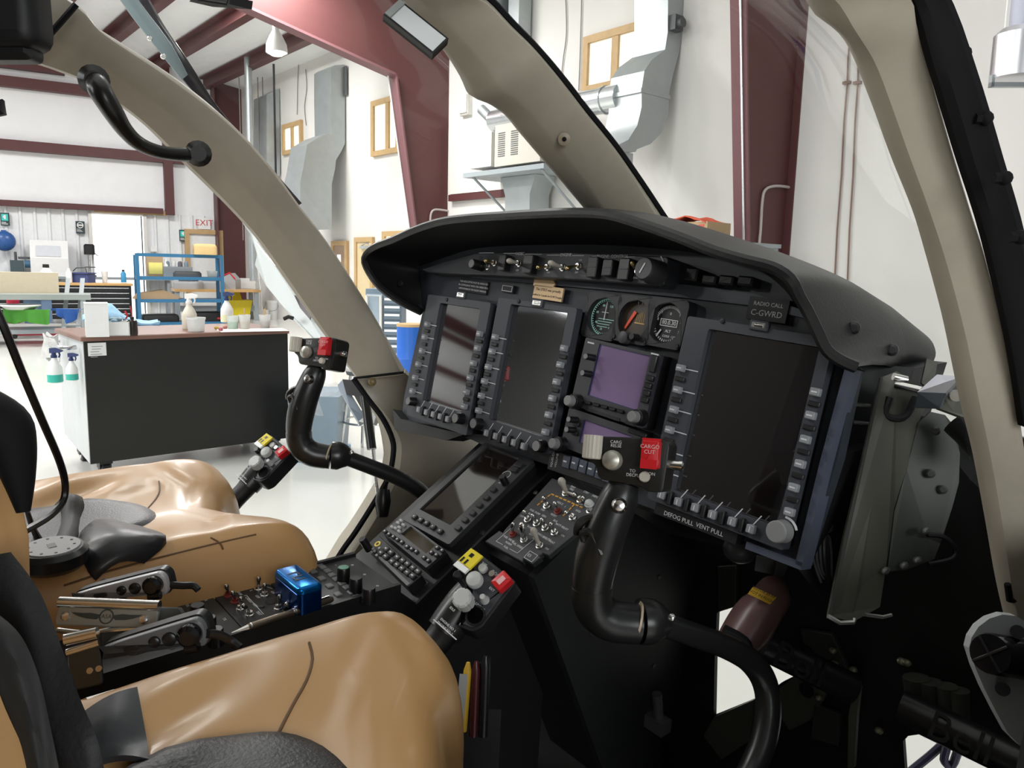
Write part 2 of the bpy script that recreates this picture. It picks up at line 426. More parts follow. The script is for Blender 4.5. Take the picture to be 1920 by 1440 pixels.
b = MB(); P = [fr.hit(*p, 0, 0) for p in ((840, 396), (815, 393), (806, 400), (804, 420), (803, 440))]
P = [V((.04, p.y, p.z)) for p in P]; P.append(V((.04, .3, P[-1].z)))
b.tube(P, .018, 8, sm=4); tag(b.obj('bent_pipe', mat('grey_pipe'), None, fr.mat()), 'bent grey pipe beside the foot of the far red portal column', 'pipe')
# rod conduits, two pairs on the bright wall at right
for i, (xa, xb, lab) in enumerate(((1592, 1564, 'left one of two thin copper pipes on the wall right of the red column'), (1611, 1588, 'right one of two thin copper pipes on the wall right of the red column'))):
    b = MB(); P = [DW.hit(xa+(xb-xa)*(y-80)/440+(1.5 if j % 2 else 0), y, .03) for j, y in enumerate((-60, 30, 110, 155, 230, 330, 430, 540))]
    P.append(V((P[-1].x, .3, .03)))
    b.tube(P, .009, 6); c = DW.hit(xa+(xb-xa)*(155-80)/440, 155, .03); b.box(c.x-.04, c.x+.04, c.y-.015, c.y+.015, 0, .045)
    tag(b.obj('copper_pipe', mat('copper_tube', (.2, .11, .08), .4), None, DW.mat()), lab, 'pipe')
# cables hanging on the wall
for i, (pts, lab) in enumerate(((((1060, -20), (1062, 60), (1056, 110), (1052, 150)), 'thin wavy cable on the wall beside the tall vertical duct'), (((1091, -20), (1088, 90), (1085, 170)), 'thin straight cable on the wall left of the upper window'),
        (((573, 130), (575, 165), (571, 200), (574, 235)), 'thin cable on the wall left of the middle duct'), (((560, 115), (558, 160), (557, 215)), 'thin straight cable above the far window'))):
    b = MB(); b.tube([DW.hit(*p, .02) for p in pts], .008, 6, sm=4)
    tag(b.obj('wall_cable', mat('grey_cable', (.2, .19, .18), .5), None, DW.mat()), lab, 'cable')
# ---------------------------------------------------------------- windows and doors of the duct wall
def wall_window(n, x0, x1, yt, yb, px_mid, label=None, lit=m_win, door=False):
    """pixel box on the duct wall -> frame, mullion, panes"""
    xm = (x0+x1)/2
    u0, u1 = DW.uv(x0, (yt+yb)/2)[0], DW.uv(x1, (yt+yb)/2)[0]
    v1, v0 = DW.uv(xm, yt)[1], DW.uv(xm, yb)[1]
    if door: v0 = 0
    fr = DW.sub((u0, v0, 0)); w_, h_ = u1-u0, v1-v0
    t = emp('%s_%d' % ('door' if door else 'window', n), fr, '', ''); del t['label']; del t['category']; struct(t)
    tk = .1
    b = MB(); b.frame(rect(0, w_, 0, h_), rect(tk, w_-tk, tk if not door else .01, h_-tk), .0, .07); b.obj('frame', m_wood, t, smooth=0)
    if not door:
        um = DW.uv(px_mid, (yt+yb)/2)[0]-u0; b = MB(); b.box(um-.06, um+.06, tk, h_-tk, .0, .06); b.obj('mullion', m_wood, t, smooth=0)
        b = MB(); b.box(tk, um-.06, tk, h_-tk, .005, .02); b.obj('pane', lit, t, smooth=0)
        b = MB(); b.box(um+.06, w_-tk, tk, h_-tk, .005, .02); b.obj('pane', lit, t, smooth=0)
    return t, fr, w_, h_
wall_window(1, 1098, 1215, 55, 165, 1157)
wall_window(2, 700, 752, 184, 290, 730)
wall_window(3, 533, 569, 230, 288, 551)
wall_window(4, 721, 790, 433, 478, 750)
t, fr, w_, h_ = wall_window(1, 669, 703, 445, 560, 0, door=True)
b = MB(); b.box(.1, w_-.1, .01, h_-.1, .005, .045); b.obj('door_leaf', mat('pale_oak', (.62, .5, .3), .5), t)
b = MB(); b.box(.3, .75, h_-.24, h_-.18, .045, .1); b.tube([(.35, h_-.18, .08), (.6, h_-.13, .1), (.7, h_-.15, .06)], .012, 6); b.obj('door_closer', m_steel, t)
t, fr, w_, h_ = wall_window(2, 626, 655, 452, 560, 0, door=True)
b = MB(); b.box(.1, w_-.1, .01, h_-.1, .005, .045); b.obj('door_leaf', mat('brown_door', (.35, .24, .17), .5), t)
b = MB(); b.box(.25, w_-.3, 1.2, h_-.3, .046, .05); b.obj('pane', m_win, t)
# ---------------------------------------------------------------- ducts
def duct(seam, outer, xnear, width, label, extra=None):
    fr = DW.sub((xnear, 0, 0))
    H = lambda p: (lambda h: (h.z, h.y))(fr.hit(p[0], p[1], 0, 0))
    poly = [H(p) for p in seam]+[H(p) for p in outer[::-1]]
    poly = [(max(.0, p[0]), p[1]) for p in poly]
    t = emp('air_duct', fr, label, 'duct')
    b = MB(); b.prism(poly, -width, 0, M=Mx); b.obj('duct_body', m_galv, t, smooth=30)
    return t, fr, H
xn = DW.uv(1281, 30)[0]
t, fr, H = duct([(1253, -60), (1252, 60), (1247, 93), (1222, 112), (1208, 133), (1203, 167), (1203, 200), (1195, 235), (1178, 262), (1155, 274), (1155, 285)],
                [(1283, -60), (1281, 62), (1273, 100), (1262, 140), (1255, 173), (1253, 215), (1240, 250), (1220, 270), (1194, 280), (1192, 285)], xn, .55, 'big curved galvanised air duct beside the upper two-pane window')
b = MB(); q = H((1203, 170)); r_ = H((1256, 175)); b.box(-.56, .01, q[1]-.02, q[1]+.03, r_[0], q[0]+.02); b.obj('seam_strip', m_galv, t)
q0, q1 = H((1157, 284)), H((1193, 284))
b = MB(); b.box(-.5, -.05, 1.5, q0[1]+.02, max(.02, q1[0]), q0[0]); b.obj('lower_duct', m_galv, t)
# round branch
p0, p1 = DW.hit(1158, 180, .6), DW.hit(1065, 187, .6)
b = MB(); p0 = DW.hit(1165, 182, H((1203, 180))[0]-.1); p1 = V((p0.x-2.6, p0.y+.02, p0.z))
b.tube([p0, p1], .17, 18); b.tube([p0+V((-.25, 0, 0)), p0+V((-.28, 0, 0))], .185, 18)
tag(b.obj('round_duct', mat('spiral_duct', (.62, .64, .66), .22, metal=.9, bump=(6, .2, .01)), None, DW.mat()), 'shiny round duct pipe joining the big curved duct from the left', 'duct')
p0 = DW.hit(1262, 45, 0); b = MB(); p0 = fr.hit(1262, 47, 0, 0)
b.box(-.02, .1, p0.y-.08, p0.y+.1, p0.z-.08, p0.z+.08); b.cyl((.1, p0.y, p0.z), (.16, p0.y, p0.z), .06)
tag(b.obj('duct_sensor', m_dgry, None, fr.mat()), 'small dark sensor box on the side of the big curved duct', 'sensor')
xn = DW.uv(649, 190)[0]
t, fr, H = duct([(628, 122), (621, 127), (621, 180), (622, 248), (600, 256), (576, 271), (571, 300), (568, 318), (563, 340), (563, 430)],
                [(646, 121), (647, 180), (647, 269), (640, 284), (630, 300), (628, 318), (622, 345), (622, 430)], xn, .8, 'tall galvanised duct with an S bend left of the far red portal column')
b = MB(); q = H((646, 130)); b.box(-.3, .12, q[1]-.55, q[1]+.05, .05, q[0]+.0); b.obj('vent_hood', m_dgry, t)
xn = DW.uv(527, 240)[0]
t, fr, H = duct([(500, 178), (500, 300), (500, 330)], [(524, 166), (525, 300), (525, 330)], xn, .8, 'farthest galvanised duct with a straight drop beside the small far window')
# duct coming down at the top of the picture
xn = DW.uv(1016, 40)[0]; fr = DW.sub((xn, 0, 0))
q = fr.hit(1016, 98, 0, 0); b = MB(); b.box(-1.1, -.55, q.y, EAVE, .05, .5); b.box(-1.12, -.53, q.y, q.y+.06, .03, .52); b.box(-.45, -.2, q.y-.1, EAVE, .05, .3); b.box(-.1, .1, q.y+1.0, q.y+1.35, 0, .2)
tag(b.obj('duct_riser', m_galv, None, fr.mat()), 'vertical rectangular duct riser seen right of the windscreen post at the top', 'duct')
# heater unit on its shelf, with board, flue and down duct
xb = DW.uv(845, 290)[0]
t = emp('unit_heater', DW.sub((xb, 0, 0)), 'grey unit heater with louvres on a wall shelf seen under the windscreen post', 'heater')
fr = DW.sub((xb, 0, 0))
def R4(x0, x1, y0, y1, z): 
    p = fr.hit((x0+x1)/2, (y0+y1)/2, z); a, c = fr.hit(x0, (y0+y1)/2, z), fr.hit(x1, (y0+y1)/2, z); d, e = fr.hit((x0+x1)/2, y0, z), fr.hit((x0+x1)/2, y1, z)
    return a.x, c.x, e.y, d.y
x0, x1, y0, y1 = R4(843, 940, 219, 360, .08); b = MB(); b.box(x0, x1+1.2, y0, y1, 0, .08); b.obj('backing_board', m_offw, t)
b = MB(); b.box(x0, x1+1.0, y0-.12, y0-.01, 0, .1); b.obj('red_rail', m_red, t)
x0, x1, y0, y1 = R4(880, 921, 251, 314, .75); b = MB(); b.box(x0, x1, y0, y1, .2, .75); b.obj('cabinet', m_offw, t)
X0, X1, Y0, Y1 = R4(923, 957, 238, 310, .85); b = MB(); b.box(X0, X1+.6, Y0, Y1+.05, .2, .8); b.obj('heater_body', mat('beige_enamel', (.5, .47, .42), .5), t)
b = MB()
for k in range(3):
    for j in range(2):
        yy = Y0+(Y1-Y0)*(.25+.22*k); xx = X0+.08+.3*j
        for q in range(4): b.box(xx, xx+.16, yy+.03*q, yy+.03*q+.012, .8, .806)
b.obj('louvres', m_dgry, t)
x0, x1, y0, y1 = R4(873, 1024, 316, 325, .8); b = MB(); b.box(x0, x1, y0, y0+.07, .05, .85); b.tube([(x0+.2, y0, .8), (x0+.2, y0-.5, .1)], .02, 6); b.tube([(x1-.1, y0, .8), (x1-.1, y0-.5, .1)], .02, 6); b.obj('shelf', m_gry, t)
p0, p1 = fr.hit(903, 205, .6), fr.hit(972, 274, .6); b = MB(); b.tube([p0, p1, p1+V((.12, -.12, .05))], .08, 12); b.obj('flue_pipe', m_galv, t)
x0, x1, y0, y1 = R4(938, 1003, 330, 400, .5); b = MB()
b.prism([(x0, y1), (x1, y1), (x1-.12, (y0+y1)/2), (x1-.1, y0-.8), (x0+.15, y0-.8), (x0+.12, (y0+y1)/2)], .1, .5); b.obj('down_duct', m_galv, t)
p = DW.hit(869, 193, .1); b = MB(); b.box(p.x-.13, p.x+.13, p.y-.2, p.y+.2, 0, .1); b.box(p.x-.09, p.x+.12, p.y-.17, p.y+.13, .1, .13)
tag(b.obj('switch_box', m_offw, None, DW.mat()), 'small white control box with dark edge on the wall above the heater', 'box')
# hood hanging at the right edge
p = at(1912, 100, 5.2); b = MB()
b.loft([(V((0, 0, .0)), .165), (V((0, 0, .28)), .16), (V((0, 0, .32)), .12)], 28); b.obj
hood = emp('extraction_hood', Fr(p-UP*.16, _r, UP.cross(_r)), 'shiny metal cylinder hood hanging by a cord at the right edge', 'hood')
b.obj('hood_shell', mat('brushed_aluminium', (.62, .62, .64), .3, metal=.9), hood)
b = MB(); b.loft([(V((0, 0, .3)), .075), (V((0, 0, 1.5)), .075)], 20); b.obj('hose', mat('grey_lilac_hose', (.45, .46, .55), .5), hood)
b = MB(); b.tube([(-.11, 0, .3), (-.1, 0, 2.2)], .006, 6); b.obj('cord', m_white, hood)
b = MB(); b.box(-.18, .2, -.02, .02, -.06, -.03); b.box(-.18, -.16, -.02, .02, -.06, .02); b.obj('bottom_bar', m_galv, hood)
# high bay lamp and pipes in the far corner
p = at(518, 78, 14.5)
lamp = emp('high_bay_lamp', Fr(p, _r, UP.cross(_r)), 'white dome lamp hanging from the red roof beams', 'lamp')
b = MB(); b.loft([(V((0, 0, -.2)), .2), (V((0, 0, -.05)), .19), (V((0, 0, .1)), .12), (V((0, 0, .2)), .06), (V((0, 0, .32)), .06)], 24); b.obj('shade', m_white, lamp)
b = MB(); b.loft([(V((0, 0, -.205)), .17), (V((0, 0, -.25)), .1)], 20); b.obj('lens', mat('lamp_lens', (1, 1, .98), .5, emit=6), lamp)
b = MB(); b.box(-.12, .12, -.04, .04, .32, .42); b.tube([(0, 0, .42), (0, 0, 1.2)], .02, 6); b.obj('hanger', m_gry, lamp)
p0, p1 = at(464, 84, 18), at(469, 250, 18); b = MB(); b.tube([p0, V((p0.x, p0.y, 1.0))], .085, 12); b.tube([p0, p0+UP*.15], .13, 12)
tag(b.obj('standpipe', m_galv), 'galvanised vertical pipe in front of the dark red corner column', 'pipe')
b = MB(); p0 = at(513, 120, 17); b.tube([p0, V((p0.x, p0.y, 2))], .025, 8); tag(b.obj('black_pipe', m_black), 'thin black vertical pipe right of the galvanised standpipe', 'pipe')
for i, x in enumerate((448, 483, 492)):
    p0 = at(x, 145, 19); b = MB(); b.tube([p0, V((p0.x, p0.y, 2))], .014, 6)
    tag(b.obj('hanging_cable', mat('grey_cable')), ['thin cable hanging left of the galvanised standpipe', 'thin cable hanging just right of the galvanised standpipe', 'thin cable hanging next to the thin black pipe'][i], 'cable')
# ================================================================== THINGS STANDING IN THE HANGAR
def onh(x, y, h): d = ray(x, y); t = (h-CAM.z)/d.z; return CAM + d*t
def dep(p): return (V(p)-CAM).dot(c2w(V((0, 0, 1))))
def stand(p, X=None): X = X or V((1, 0, 0)); return Fr(p, X, UP.cross(X))
def pxw(n, p): return n*dep(p)/FPX                                # pixels to metres at a point
m_clear = mat('cloudy_plastic', (.75, .76, .74), .3, alpha=.55)
m_hdpe = mat('milky_white_plastic', (.82, .82, .8), .35)
m_cloth_b = mat('pale_blue_cloth', (.3, .5, .68), .85, bump=(30, .3, .01))
def thing_px(name, x, yb, yt, h, label, cat, X=None, group=None):
    """frame standing on the horizontal plane h under pixel (x, yb); returns empty, height"""
    p = onh(x, yb, h); t = emp(name, stand(p, X), label, cat, group); return t, pxw(yb-yt, p), pxw(1, p)
# ---- rolling cart
DC = ray(2600, 545); DC.z = 0; fr = stand(FL(172, 903), DC)
def cx(px, py, y=0): return fr.hit(px, py, y, 1)
cart = emp('rolling_cart', fr, 'black steel cart on casters with a brown top standing on the pale floor', 'cart')
W_ = cx(541, 720).x; z0 = cx(168, 871).z; z1 = cx(157, 640).z; D_ = .72
b = MB(); b.box(0, W_, 0, .02, z0, z1); b.obj('front_panel', mat('satin_black_panel', (.013, .0125, .011), .33, noise=(2.5, .3), bump=(2, .1, .01)), cart)
b = MB(); b.hexa([V((0, .02, z0)), V((.02, .02, z0)), V((.02, D_, z0+.08)), V((0, D_, z0+.08))], [V((0, .02, z1)), V((.02, .02, z1)), V((.02, D_, z1)), V((0, D_, z1))]); b.obj('side_panel', mat('light_grey_panel', (.55, .57, .58), .4), cart)
b = MB(); b.hexa([V((W_-.02, .02, z0)), V((W_, .02, z0)), V((W_, D_, z0)), V((W_-.02, D_, z0))], [V((W_-.02, .02, z1)), V((W_, .02, z1)), V((W_, D_, z1)), V((W_-.02, D_, z1))]); b.obj('side_panel', mat('light_grey_panel'), cart)
b = MB(); b.box(.02, W_-.02, .02, D_-.02, z0+.04, z0+.06); b.obj('bottom_shelf', m_gry, cart)
b = MB(); b.prism(rect(-.02, W_+.01, -.015, D_+.02, .01), z1, z1+.03, .006); b.obj('top', mat('brown_laminate', (.2, .105, .08), .35, noise=(4, .1)), cart)
a, c = cx(164, 642), cx(199, 672); b = MB(); b.box(a.x, cx(199, 655).x, -.004, 0, c.z+.02, a.z-.005); lab = b.obj('label_sheet', m_white, cart)
b = MB()
for i, (l0, l1) in enumerate(((.2, .8), (.2, .7), (.12, .6), (.12, .75), (.12, .5))):
    ww = cx(199, 655).x-a.x; b.box(a.x+ww*l0, a.x+ww*l1, -.006, -.004, a.z-.03-.017*i, a.z-.026-.017*i)
b.obj('print', m_gry, lab)
for (x, y) in ((.1, .07), (W_-.1, .07), (.1, D_-.1), (W_-.1, D_-.1)):
    b = MB(); b.loft([(V((x-.025, y, .055)), .05), (V((x-.02, y, .055)), .056), (V((x+.02, y, .055)), .056), (V((x+.025, y, .055)), .05)], 24); wheel = b.obj('caster_wheel', m_black, cart)
    b = MB(); b.cyl((x-.029, y, .055), (x+.029, y, .055), .036, n=20); b.obj('hub', m_steel, wheel)
    b = MB(); b.box(x-.036, x-.03, y-.02, y+.03, .05, z0); b.box(x+.03, x+.036, y-.02, y+.03, .05, z0); b.box(x-.04, x+.04, y-.04, y+.05, z0-.02, z0); b.box(x-.03, x+.03, y+.03, y+.085, .055, .1); b.obj('fork', m_black, cart)
TOP = fr.O.z + z1 + .03
# drawer handle and rag on the cart side
b = MB(); b.tube([(-.02, .12, z1-.05), (-.1, .14, z1-.05), (-.1, .55, z1-.05), (-.02, .57, z1-.05)], .014, 8, sm=4); b.obj('push_handle', m_steel, cart)
b = MB()
rows = []
for i in range(6):
    rows.append([V((-.1+.035*math.sin(j*1.3+i*.4), .36+.033*j, z1-.0-.03*i+.02*math.sin(j*2+i))) for j in range(8)])
b.shell(rows, V((-.006, 0, 0))); tag(b.obj('rag', mat('stained_rag', (.6, .6, .58), .9, noise=(20, .3)), None, fr.mat()), 'crumpled white rag hanging over the left end of the black cart', 'rag')
def spray_bottle(x, yb, yt, h, label, liquid, trig, body=m_hdpe, X=None, hang=None, group=None):
    if hang: p = hang; t = emp('spray_bottle', stand(p, X), label, 'bottle', group); H = pxw(yb-yt, p)
    else: t, H, _ = thing_px('spray_bottle', x, yb, yt, h, label, 'bottle', X, group)
    r = H*.2
    b = MB(); b.lathe([(r*.9, 0), (r, .03*H), (r, .3*H), (r*.97, .36*H), (r*.97, .42*H), (r*.6, .58*H), (r*.36, .66*H), (r*.34, .72*H)], n=20); b.obj('body', body, t)
    if liquid: b = MB(); b.lathe([(r*.92, .01*H), (r*1.012, .03*H), (r*1.012, .24*H), (r*.9, .242*H)], n=20); b.obj('liquid', liquid, t)
    b = MB(); b.lathe([(r*.42, .71*H), (r*.42, .78*H), (r*.3, .79*H), (r*.3, .86*H)], n=14); b.obj('collar', trig, t)
    b = MB(); b.prism([(-r*.5, .84*H), (r*.9, .86*H), (r*1.3, .9*H), (r*1.25, .95*H), (r*.3, 1.0*H), (-r*.5, .98*H)], -r*.22, r*.22, r*.05, M=Matrix(((1, 0, 0, 0), (0, 0, 1, 0), (0, 1, 0, 0), (0, 0, 0, 1)))); b.tube([(r*.75, 0, .86*H), (r*.85, 0, .8*H), (r*.7, 0, .72*H)], r*.12, 6, sm=3); b.obj('trigger_head', trig, t)
    return t
m_teal = mat('teal_liquid', (.05, .45, .36), .2); m_lime = mat('green_liquid', (.1, .5, .2), .2)
spray_bottle(356, 617, 550, TOP, 'cream spray bottle with a white trigger standing on the brown cart top', None, m_hdpe, mat('cream_plastic', (.7, .66, .55), .4))
spray_bottle(426, 604, 547, TOP, 'white spray bottle with a dark blue trigger and pale yellow contents on the cart', mat('pale_yellow_liquid', (.8, .78, .5), .3), mat('navy_plastic', (.02, .035, .12), .4))
for (x, yb, yt, lab, yy) in ((122, 716, 650, 'bottle with teal liquid hanging on the left end of the cart, nearer the rag', .22), (150, 712, 660, 'bottle with teal liquid hanging on the left end of the cart, beside the white label', .08)):
    p = fr.hit(x, yb, yy, 1); p = fr.wld(V((-.13 if x < 130 else -.06, yy, p.z)))
    spray_bottle(x, yb, yt, 0, lab, m_teal, mat('navy_plastic'), m_hdpe, hang=p, group=None)
# boxes on the cart
def carton(x0, x1, yb, yt, h, d, label, m, X=None, open_=False, cat='box', name='carton'):
    p = onh((x0+x1)/2, yb, h); X = X or DF; t = emp(name, stand(p, X), label, cat); w = pxw(x1-x0, p)*1.05; H = pxw(yb-yt, p)
    b = MB()
    if open_:
        k = .006; b.box(-w/2, w/2, 0, d, 0, k); b.box(-w/2, w/2, 0, k, 0, H); b.box(-w/2, w/2, d-k, d, 0, H); b.box(-w/2, -w/2+k, 0, d, 0, H); b.box(w/2-k, w/2, 0, d, 0, H)
    else: b.box(-w/2, w/2, 0, d, 0, H)
    b.obj('box_body', m, t, smooth=0)
    if not open_:
        b = MB(); b.box(-w/2-.002, w/2+.002, -.002, d*.5-.002, H, H+.004); b.box(-w/2-.002, w/2+.002, d*.5+.002, d+.002, H, H+.004); b.obj('flap', m, t, smooth=0)
    return t, w, H
m_card = mat('white_carton', (.78, .78, .77), .6)
carton(165, 202, 632, 570, TOP, .15, 'tall white carton standing on the left end of the cart', m_card)
t, w, H = carton(203, 241, 630, 604, TOP, .14, 'low open white carton of blue pieces beside the tall white carton', m_card, open_=True)
b = MB()
for i in range(9): b.sphere((random.uniform(-w*.36, w*.36), random.uniform(.03, .11), H-.02+random.uniform(0, .035)), .026, 8, 5, (1, 1, .6))
s_ = b.obj('blue_pieces', mat('blue_grey_pieces', (.2, .33, .4), .5), t); s_['kind'] = 'stuff'
t, H, _ = thing_px('dark_bottle', 249, 628, 594, TOP, 'small black bottle with a wire spout beside the low white carton', 'bottle')
b = MB(); b.lathe([(.03, 0), (.032, .01), (.032, H*.7), (.028, H*.8), (.012, H*.86), (.012, H)], n=18); b.obj('body', mat('dark_brown_bottle', (.02, .013, .01), .3), t)
b = MB(); b.tube([(0, 0, H*.95), (.0, 0, H*1.2), (-.01, 0, H*1.6)], .003, 6); b.tube([(-.05, .02, H*.9), (-.03, .0, H*1.05), (-.045, 0, H*1.3)], .006, 6, sm=3); b.obj('red_spout', mat('red_plastic', (.55, .02, .03), .4), t)
t, H, _ = thing_px('tub', 368, 622, 595, TOP, 'clear plastic tub standing in front of the cream spray bottle', 'tub')
b = MB(); b.lathe([(.052, 0), (.055, .005), (.062, H*.85), (.066, H*.86), (.066, H), (.061, H), (.057, H*.5), (.05, .006)], n=24); b.obj('tub_body', m_clear, t)
for i, (x, yb, yt, lab, m, extra) in enumerate(((437, 617, 592, 'clear cup with green liquid on the right part of the cart', m_lime, 0), (459, 617, 590, 'clear cup of amber liquid with a brush on the cart', mat('amber_liquid', (.6, .42, .2), .3), 1), (497, 615, 590, 'clear cup of brown resin at the right end of the cart', mat('brown_resin', (.35, .22, .16), .3), 1))):
    t, H, _ = thing_px('cup', x, yb, yt, TOP, lab, 'cup')
    b = MB(); b.lathe([(.034, 0), (.044, H), (.042, H), (.032, .004)], n=20); b.obj('cup_wall', m_clear, t)
    b = MB(); b.lathe([(.032, .003), (.039, H*.55)], n=20); b.obj('liquid', m, t)
    if extra: b = MB(); b.box(-.006, .006, -.003, .003, .02, H*1.45); b.obj('stir_stick', m_wood, t)
for i, (x, y) in enumerate(((406, 618), (414, 621), (422, 617))):
    t, H, _ = thing_px('wad', x, y, y-9, TOP, ['leftmost small wad of coloured tape on the cart top', 'middle small wad of coloured tape on the cart top', 'rightmost small wad of coloured tape on the cart top'][i], 'wad')
    b = MB(); b.sphere((0, 0, .014), .018, 10, 6, (1, .8, .78)); b.obj('ball', mat('tape_'+str(i), [(.5, .35, .08), (.4, .1, .12), (.5, .2, .15)][i], .6), t)
p = onh(470, 622, TOP); b = MB(); b.box(-.2, .28, 0, .25, 0, .003); tag(b.obj('paper_sheet', m_white, None, stand(p, DF).mat()), 'white paper sheet lying under the cups on the cart', 'paper')
# pale blue cloth thrown behind the tall carton: lies on the cart back edge
p = onh(208, 612, TOP); rows = []
for i in range(8):
    rows.append([V((-.18+.065*j, .05+.03*i, .02+.15*math.exp(-((j-2.2)/2.2)**2)*(1-abs(i-3)/6)+.012*math.sin(j*1.7+i))) for j in range(9)])
b = MB(); b.shell(rows, V((0, 0, -.012))); tag(b.obj('cloth', m_cloth_b, None, stand(p, DF).mat(), smooth=60), 'pale blue cloth heaped behind the white cartons on the cart', 'cloth')
# ---- wood-topped tool chest by the far wall
p = FL(98, 607); fr = stand(p, DF); t = emp('tool_chest', fr, 'wide black drawer chest with a pine top against the ribbed wall', 'chest')
def cx(px, py, y=0): return fr.hit(px, py, y, 1)
w0, w1 = cx(100, 560).x-1.5, cx(247, 560).x; H = cx(170, 531).z
b = MB(); b.box(w0, w1, 0, .75, .1, H-.05); b.obj('chest_body', m_black, t, smooth=0)
b = MB(); b.prism(rect(w0-.03, w1+.04, -.04, .8, .01), H-.05, H, .01); b.obj('top', mat('honey_wood', (.55, .33, .13), .45, noise=(6, .15)), t)
for i in range(6):
    for (xa, xb) in ((w0+.03, (w0+w1)/2-.2), ((w0+w1)/2-.15, w1-.03)):
        zz0 = .13+(H-.2)/6*i; b = MB(); b.box(xa, xb, -.02, 0, zz0, zz0+(H-.2)/6-.02); d_ = b.obj('drawer', m_black, t, smooth=0)
        b = MB(); b.box(xa+.02, xb-.02, -.035, -.02, zz0+(H-.2)/6-.045, zz0+(H-.2)/6-.025); b.obj('handle', m_steel, d_, smooth=0)
for x in (w0+.15, w1-.15):
    for y in (.12, .62): b = MB(); b.cyl((x-.02, y, .05), (x+.02, y, .05), .05); b.obj('caster', m_gry, t)
CH = fr.O.z+H
def simple(name, x, yb, yt, h, label, cat, build, X=None):
    t, H, k = thing_px(name, x, yb, yt, h, label, cat, X); build(t, H, k); return t
def bottle_(m, cap):
    def f(t, H, k):
        r = H*.2; b = MB(); b.lathe([(r, 0), (r, H*.7), (r*.5, H*.85), (r*.5, H*.9)], n=16); b.obj('body', m, t)
        b = MB(); b.lathe([(r*.55, H*.88), (r*.5, H)], n=12); b.obj('cap', cap, t)
    return f
simple('bottle', 130, 529.5, 503, CH, 'white bottle on the pine top left of the blue tub', 'bottle', bottle_(m_hdpe, m_hdpe))
simple('bottle', 232, 529.5, 506, CH, 'bright blue bottle at the right end of the pine top', 'bottle', bottle_(mat('sky_plastic', (.05, .3, .55), .3), m_black))
def tub_(t, H, k):
    w = k*17; b = MB(); b.frame(rect(-w, w, -.15, .2, .04), rect(-w+.02, w-.02, -.13, .18, .04), 0, H*.85); b.prism(rect(-w+.01, w-.01, -.14, .19, .04), 0, .02); b.obj('tub_body', mat('navy_tub', (.06, .08, .22), .4), t)
    b = MB(); b.frame(rect(-w*1.1, w*1.1, -.18, .23, .05), rect(-w+.01, w-.01, -.14, .19, .04), H*.8, H*.9); b.obj('rim', mat('navy_tub'), t)
    b = MB(); b.tube([(-w, 0, H), (-w*.6, 0, H*1.3), (w*.4, 0, H*1.35), (w*.5, 0, H*.9)], .012, 6); b.obj('wire_handle', m_dgry, t)
simple('tub', 155, 529.5, 509, CH, 'blue plastic tub with odds and ends on the pine top', 'tub', tub_)
def cup_(t, H, k):
    b = MB(); b.lathe([(H*.2, 0), (H*.3, H), (H*.27, H), (H*.18, .01)], n=18); b.obj('cup_wall', m_hdpe, t)
simple('cup', 197, 529.5, 509, CH, 'white plastic bucket-shaped cup on the pine top', 'cup', cup_)
# drill press, vise, cabinet against the wall: stand on the bench behind
bp = FW.uv(160, 505)
bench_h = FW.uv(150, 518)[1]
b = MB(); b.box(-9.6, FW.uv(320, 520)[0], bench_h-.06, bench_h, .02, .7)
t = emp('wall_bench', FW, 'long grey bench against the ribbed wall behind the pine-topped chest', 'bench'); b.obj('worktop', m_gry, t, smooth=0)
for x in (-9.4, -7, -4.5, FW.uv(318, 520)[0]-.1):
    for z in (.1, .6): b = MB(); b.box(x-.03, x+.03, 0, bench_h-.06, z-.03, z+.03); b.obj('leg', m_gry, t, smooth=0)
def onbench(name, x, label, cat, yt): 
    p = FW.hit(x, 518, .35); p = FW.wld(V((p.x, bench_h, .35))); t = emp(name, stand(p, DF), label, cat); return t, pxw(512-yt, p)
t, H = onbench('drill_press', 170, 'dark bench drill press beside the bright doorway', 'drill', 452)
b = MB(); b.box(-.13, .13, -.15, .2, 0, .04); b.obj('base', m_dgry, t); b = MB(); b.cyl((0, .1, .04), (0, .1, H*.95), .04); b.obj('column', m_steel, t)
b = MB(); b.prism(rect(-.12, .12, -.25, .22, .05), H*.68, H, .03); b.obj('head', m_black, t); b = MB(); b.cyl((0, -.15, H*.5), (0, -.15, H*.7), .035); b.obj('chuck', m_steel, t)
b = MB(); b.box(-.12, .12, -.25, .1, H*.28, H*.31); b.obj('table', m_dgry, t); b = MB(); b.tube([(.1, -.1, H*.75), (.22, -.18, H*.6)], .012, 6); b.obj('feed_lever', m_steel, t)
t, H = onbench('bench_grinder', 41, 'dark teal belt machine with a blue motor on the wall bench', 'machine', 468)
b = MB(); b.box(-.22, .05, -.1, .15, 0, H*.65); b.obj('body', mat('dark_teal', (.06, .09, .1), .5), t); b = MB(); b.cyl((.08, -.1, H*.5), (.3, -.1, H*.5), .09); b.obj('motor', mat('steel_blue', (.05, .13, .22), .4), t)
b = MB(); b.cyl((-.1, 0, H*.65), (-.1, 0, H), .03); b.box(-.05, .3, -.04, .04, H*.7, H*.8); b.obj('arm', m_dgry, t); b = MB(); b.tube([(.28, -.1, H*.5), (.3, -.1, 0)], .02, 6); b.obj('support', m_dgry, t)
t, H = onbench('fume_cabinet', 97, 'white sloped cabinet with a printed notice on the wall bench', 'cabinet', 446)
b = MB(); Mz = Matrix(((0, 0, 1, 0), (1, 0, 0, 0), (0, 1, 0, 0), (0, 0, 0, 1)))
